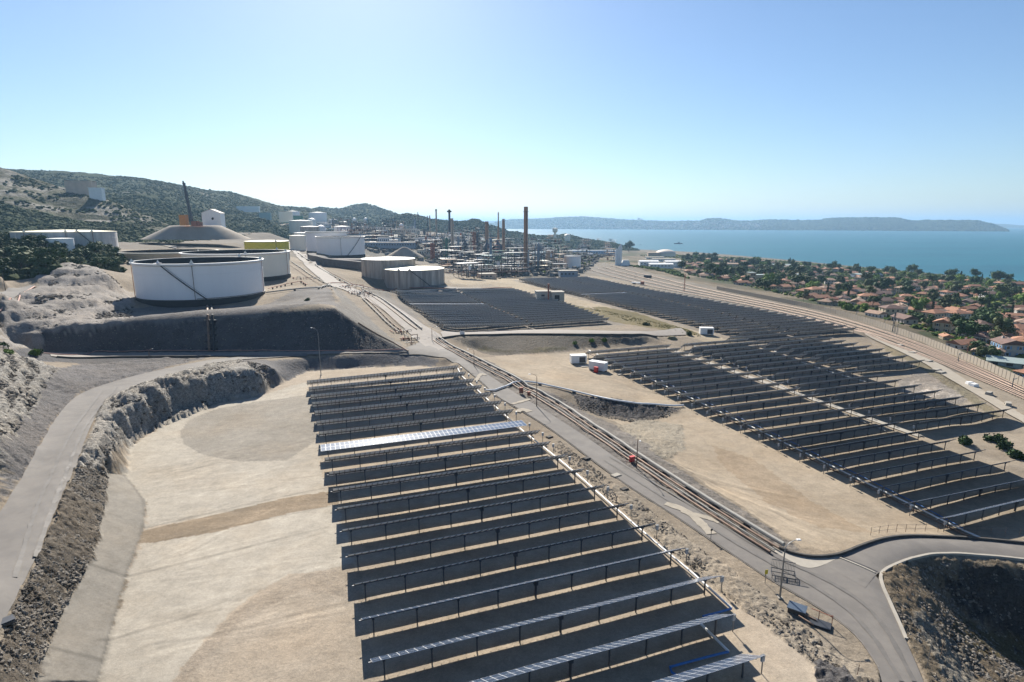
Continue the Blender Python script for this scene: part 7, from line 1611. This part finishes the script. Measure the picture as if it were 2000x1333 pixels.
while n < 248 and tries < 30000:
    tries += 1; x = q.uniform(VPA[:, 0].min(), VPA[:, 0].max()); y = q.uniform(VPA[:, 1].min(), VPA[:, 1].max())
    if not bool(inpoly(np.array([x]), np.array([y]), VP)[0]) or not clear(x, y, 7.5, HP) or not clear(x, y, 7, TP) or not clear(x, y, 8, RWALL): continue
    TP.append((x, y)); n += 1; p = ground(x, y); px, py = projx(p); kd = q.choice(['broad', 'broad', 'broad', 'broad', 'pine', 'broad', 'broad', 'cypress']); tn = 'dark' if kd == 'cypress' else q.choice(['dark', 'dark', 'olive', 'bright'] if kd == 'broad' else ['dark', 'olive'])
    tree(p, kd, tn, n, place_label('%s %s tree' % (tn, {'broad': 'leafy', 'pine': 'pine', 'cypress': 'cypress'}[kd]), px, py, LMV), 'trees of the village', q.uniform(.75, 1.45)*(1+math.hypot(x, y)/2200)*(.8 if kd == 'cypress' else 1))
# hedges, garden clutter, shore scrub
r_ = np.random.RandomState(9)
def in_px(poly, n, seed, dens=None):
    P_ = np.array(W(poly)); r = np.random.RandomState(seed); out = np.zeros((0, 2))
    while len(out) < n:
        c_ = np.stack([r.uniform(P_[:, 0].min(), P_[:, 0].max(), n*3), r.uniform(P_[:, 1].min(), P_[:, 1].max(), n*3)], -1); c_ = c_[inpoly(c_[:, 0], c_[:, 1], P_)]
        if dens is not None: c_ = c_[dens(c_[:, 0], c_[:, 1])]
        out = np.concatenate([out, c_])
    out = out[:n]; return np.stack([out[:, 0], out[:, 1], hgt(out[:, 0], out[:, 1])], -1)
def away(L, R):
    L = np.array(L)
    def f(x, y): return np.min((x[:, None]-L[None, :, 0])**2+(y[:, None]-L[None, :, 1])**2, 1) > R*R
    return f
P = in_px(VPX, 11000, 3, away(HP, 6.0)); scatter('garden_shrubs', P, r_.uniform(.5, 2.4, len(P)), MM2, 11, I1, .3, .8, .3)
P = in_px([(1250, 500), (1330, 506), (1450, 513), (1600, 525), (1800, 543), (2000, 560), (2160, 577), (2160, 571), (2000, 550), (1800, 533), (1600, 516), (1450, 504), (1300, 497)], 2600, 4); scatter('shore_scrub', P, r_.uniform(1, 3, len(P)), MM2, 12, I1, .3, .6, .2)
P = in_px([(1230, 520), (1320, 530), (1345, 545), (1300, 533), (1240, 522)], 260, 6); scatter('yard_hedge', P, r_.uniform(1.5, 3, len(P)), MM2, 13, I1, .3, .8, .2)
P = in_px([(1180, 607), (1330, 640), (1375, 660), (1340, 655), (1240, 632), (1150, 603)], 900, 7); scatter('dry_grass', P, r_.uniform(.15, .4, len(P)), mass_mat('dry_weeds', (.14, .13, .05), (.22, .19, .08)), 14, I1, .4, .7, .2)
# clutter over the works: small machines, drums, pipe ends nobody could count
P = np.concatenate([in_px([(700, 484), (1100, 474), (1190, 500), (1130, 540), (1000, 542), (930, 536), (880, 520), (760, 500)], 3800, 8), in_px([(600, 434), (900, 446), (1060, 470), (1060, 484), (720, 484), (640, 456)], 2600, 10)])
MCL = mass_mat('works_clutter_mix', (.06, .06, .06), (.45, .43, .40), (.12, .10, .075), .35)
bx = (np.array([(x, y, z) for z in (-1, 1) for x, y in ((-1, -1), (1, -1), (1, 1), (-1, 1))], float)*.8, np.array([(0, 1, 5), (0, 5, 4), (1, 2, 6), (1, 6, 5), (2, 3, 7), (2, 7, 6), (3, 0, 4), (3, 4, 7), (4, 5, 6), (4, 6, 7)]))
scatter('works_clutter', P, r_.uniform(.8, 3.0, len(P)), MCL, 15, bx, .0, 1.0, .6, False, .7)
P = in_px([(760, 500), (1100, 480), (1180, 500), (1130, 540), (950, 538), (860, 516)], 700, 16); scatter('works_greenery', P, r_.uniform(1.2, 3.2, len(P)), MM2, 17, I1, .3, .8, .3)
P = in_px([(872, 515), (940, 530), (1010, 541), (960, 547), (900, 540), (872, 528)], 900, 18); scatter('scrap_piles', P, r_.uniform(.3, 1.1, len(P)), mass_mat('scrap_mix', (.12, .10, .08), (.62, .58, .50), (.30, .20, .15), .8), 18, bx, .0, .7, .4, False, .7)
# stones on the screes and in the pit
M_ST = mass_mat('loose_stones', (.12, .105, .09), (.34, .31, .27), (.07, .06, .05), 2.0)
P = in_px([(-20, 1340), (0, 1255), (31, 1183), (77, 1085), (112, 1009), (140, 942), (172, 870), (205, 800), (235, 860), (212, 915), (202, 998), (174, 1101), (128, 1183), (64, 1333), (40, 1370)], 7000, 20); scatter('scree_stones', P, r_.uniform(.06, .3, len(P))**1.0, M_ST, 20, I1, .35, .7, .3)
P = in_px([(1730, 1140), (1760, 1108), (1850, 1092), (2000, 1105), (2100, 1120), (2150, 1380), (1860, 1400), (1812, 1333), (1775, 1250)], 5000, 22); scatter('pit_stones', P, r_.uniform(.06, .32, len(P)), M_ST, 22, I1, .35, .7, .3)
P = in_px([(1090, 860), (1260, 990), (1340, 1050), (1500, 1170), (1590, 1240), (1680, 1333), (1640, 1333), (1540, 1260), (1350, 1110), (1230, 1010), (1080, 880)], 2600, 24); scatter('bank_stones', P, r_.uniform(.05, .2, len(P)), M_ST, 24, I1, .35, .7, .3)
P = in_px([(1120, 768), (1220, 784), (1330, 800), (1300, 816), (1240, 826), (1180, 816), (1130, 798)], 1500, 26); scatter('bowl_stones', P, r_.uniform(.08, .3, len(P)), M_ST, 26, I1, .35, .7, .2)
P = in_px([(-20, 900), (45, 820), (90, 750), (110, 722), (60, 700), (0, 690), (-40, 700)], 2600, 28); scatter('hillside_stones', P, r_.uniform(.1, .6, len(P)), M_ST, 28, I1, .35, .7, .2)
P = in_px([(210, 800), (256, 757), (394, 717), (470, 706), (540, 735), (510, 765), (435, 778), (287, 840), (245, 860)], 2600, 30); scatter('cliff_stones', P, r_.uniform(.1, .45, len(P)), M_ST, 30, I1, .35, .7, .2)
P = in_px([(90, 645), (240, 638), (400, 626), (600, 610), (656, 605), (795, 686), (640, 688), (130, 687)], 700, 32); scatter('embankment_stones', P, r_.uniform(.08, .3, len(P)), M_ST, 32, I1, .35, .6, .1)
# ---------------------------------------------------------------- far shore buildings
P = on_ridge(VF, 1500, .03, .62, 41, .14, .56, rows=24, mask=lambda P: fbm(P[:, 0]*.0015, P[:, 1]*.0015, 3, 90) > -.03); scatter('far_shore_town', P, r_.uniform(5, 14, len(P)), mass_mat('town_mix', (.30, .28, .24), (.66, .64, .60), (.40, .30, .24), .02), 40, bx, 0, .7, .7, False, .5)
P = on_ridge(VF, 9000, .02, 1.02, 43, .05, 1, rows=24); scatter('far_shore_wood', P, r_.uniform(12, 30, len(P)), MM1, 42, I1, .3, .45, .0)
for px, py, w_, h_, zc, lab in ((1247, 436, 5, 9.5, 10000, 'pair-like pale tower block on the far shore ridge'), (1252, 436, 4, 8, 10050, 'lower pale tower block beside the taller one across the bay')):
    A = Vector(at_dist(px, py, zc)); k = zc/FPX; mb = MB().mat(M_WHITE); mb.box((0, 0, h_*k/2-20), (w_*k, 30, h_*k+40)); tag(mb.build('tower_block', None, A), lab, 'tower block')
A = Vector(at_dist(1098, 439.5, 10000)); k = 10000/FPX; mb = MB().mat(M_WHITE); mb.box((0, 0, 0), (20*k, 60, 3*k)); mb.mat(M_RUST).box((0, 0, 1.7*k), (15*k, 50, .8*k)); tag(mb.build('far_factory', None, A), 'white and red factory hall across the bay', 'factory')

P = in_px([(95, 560), (108, 520), (170, 521), (240, 561), (262, 600), (240, 630), (90, 640), (30, 640)], 2600, 51); scatter('mound_stones', P, r_.uniform(.15, .8, len(P)), M_ST, 51, I1, .4, .6, .1)
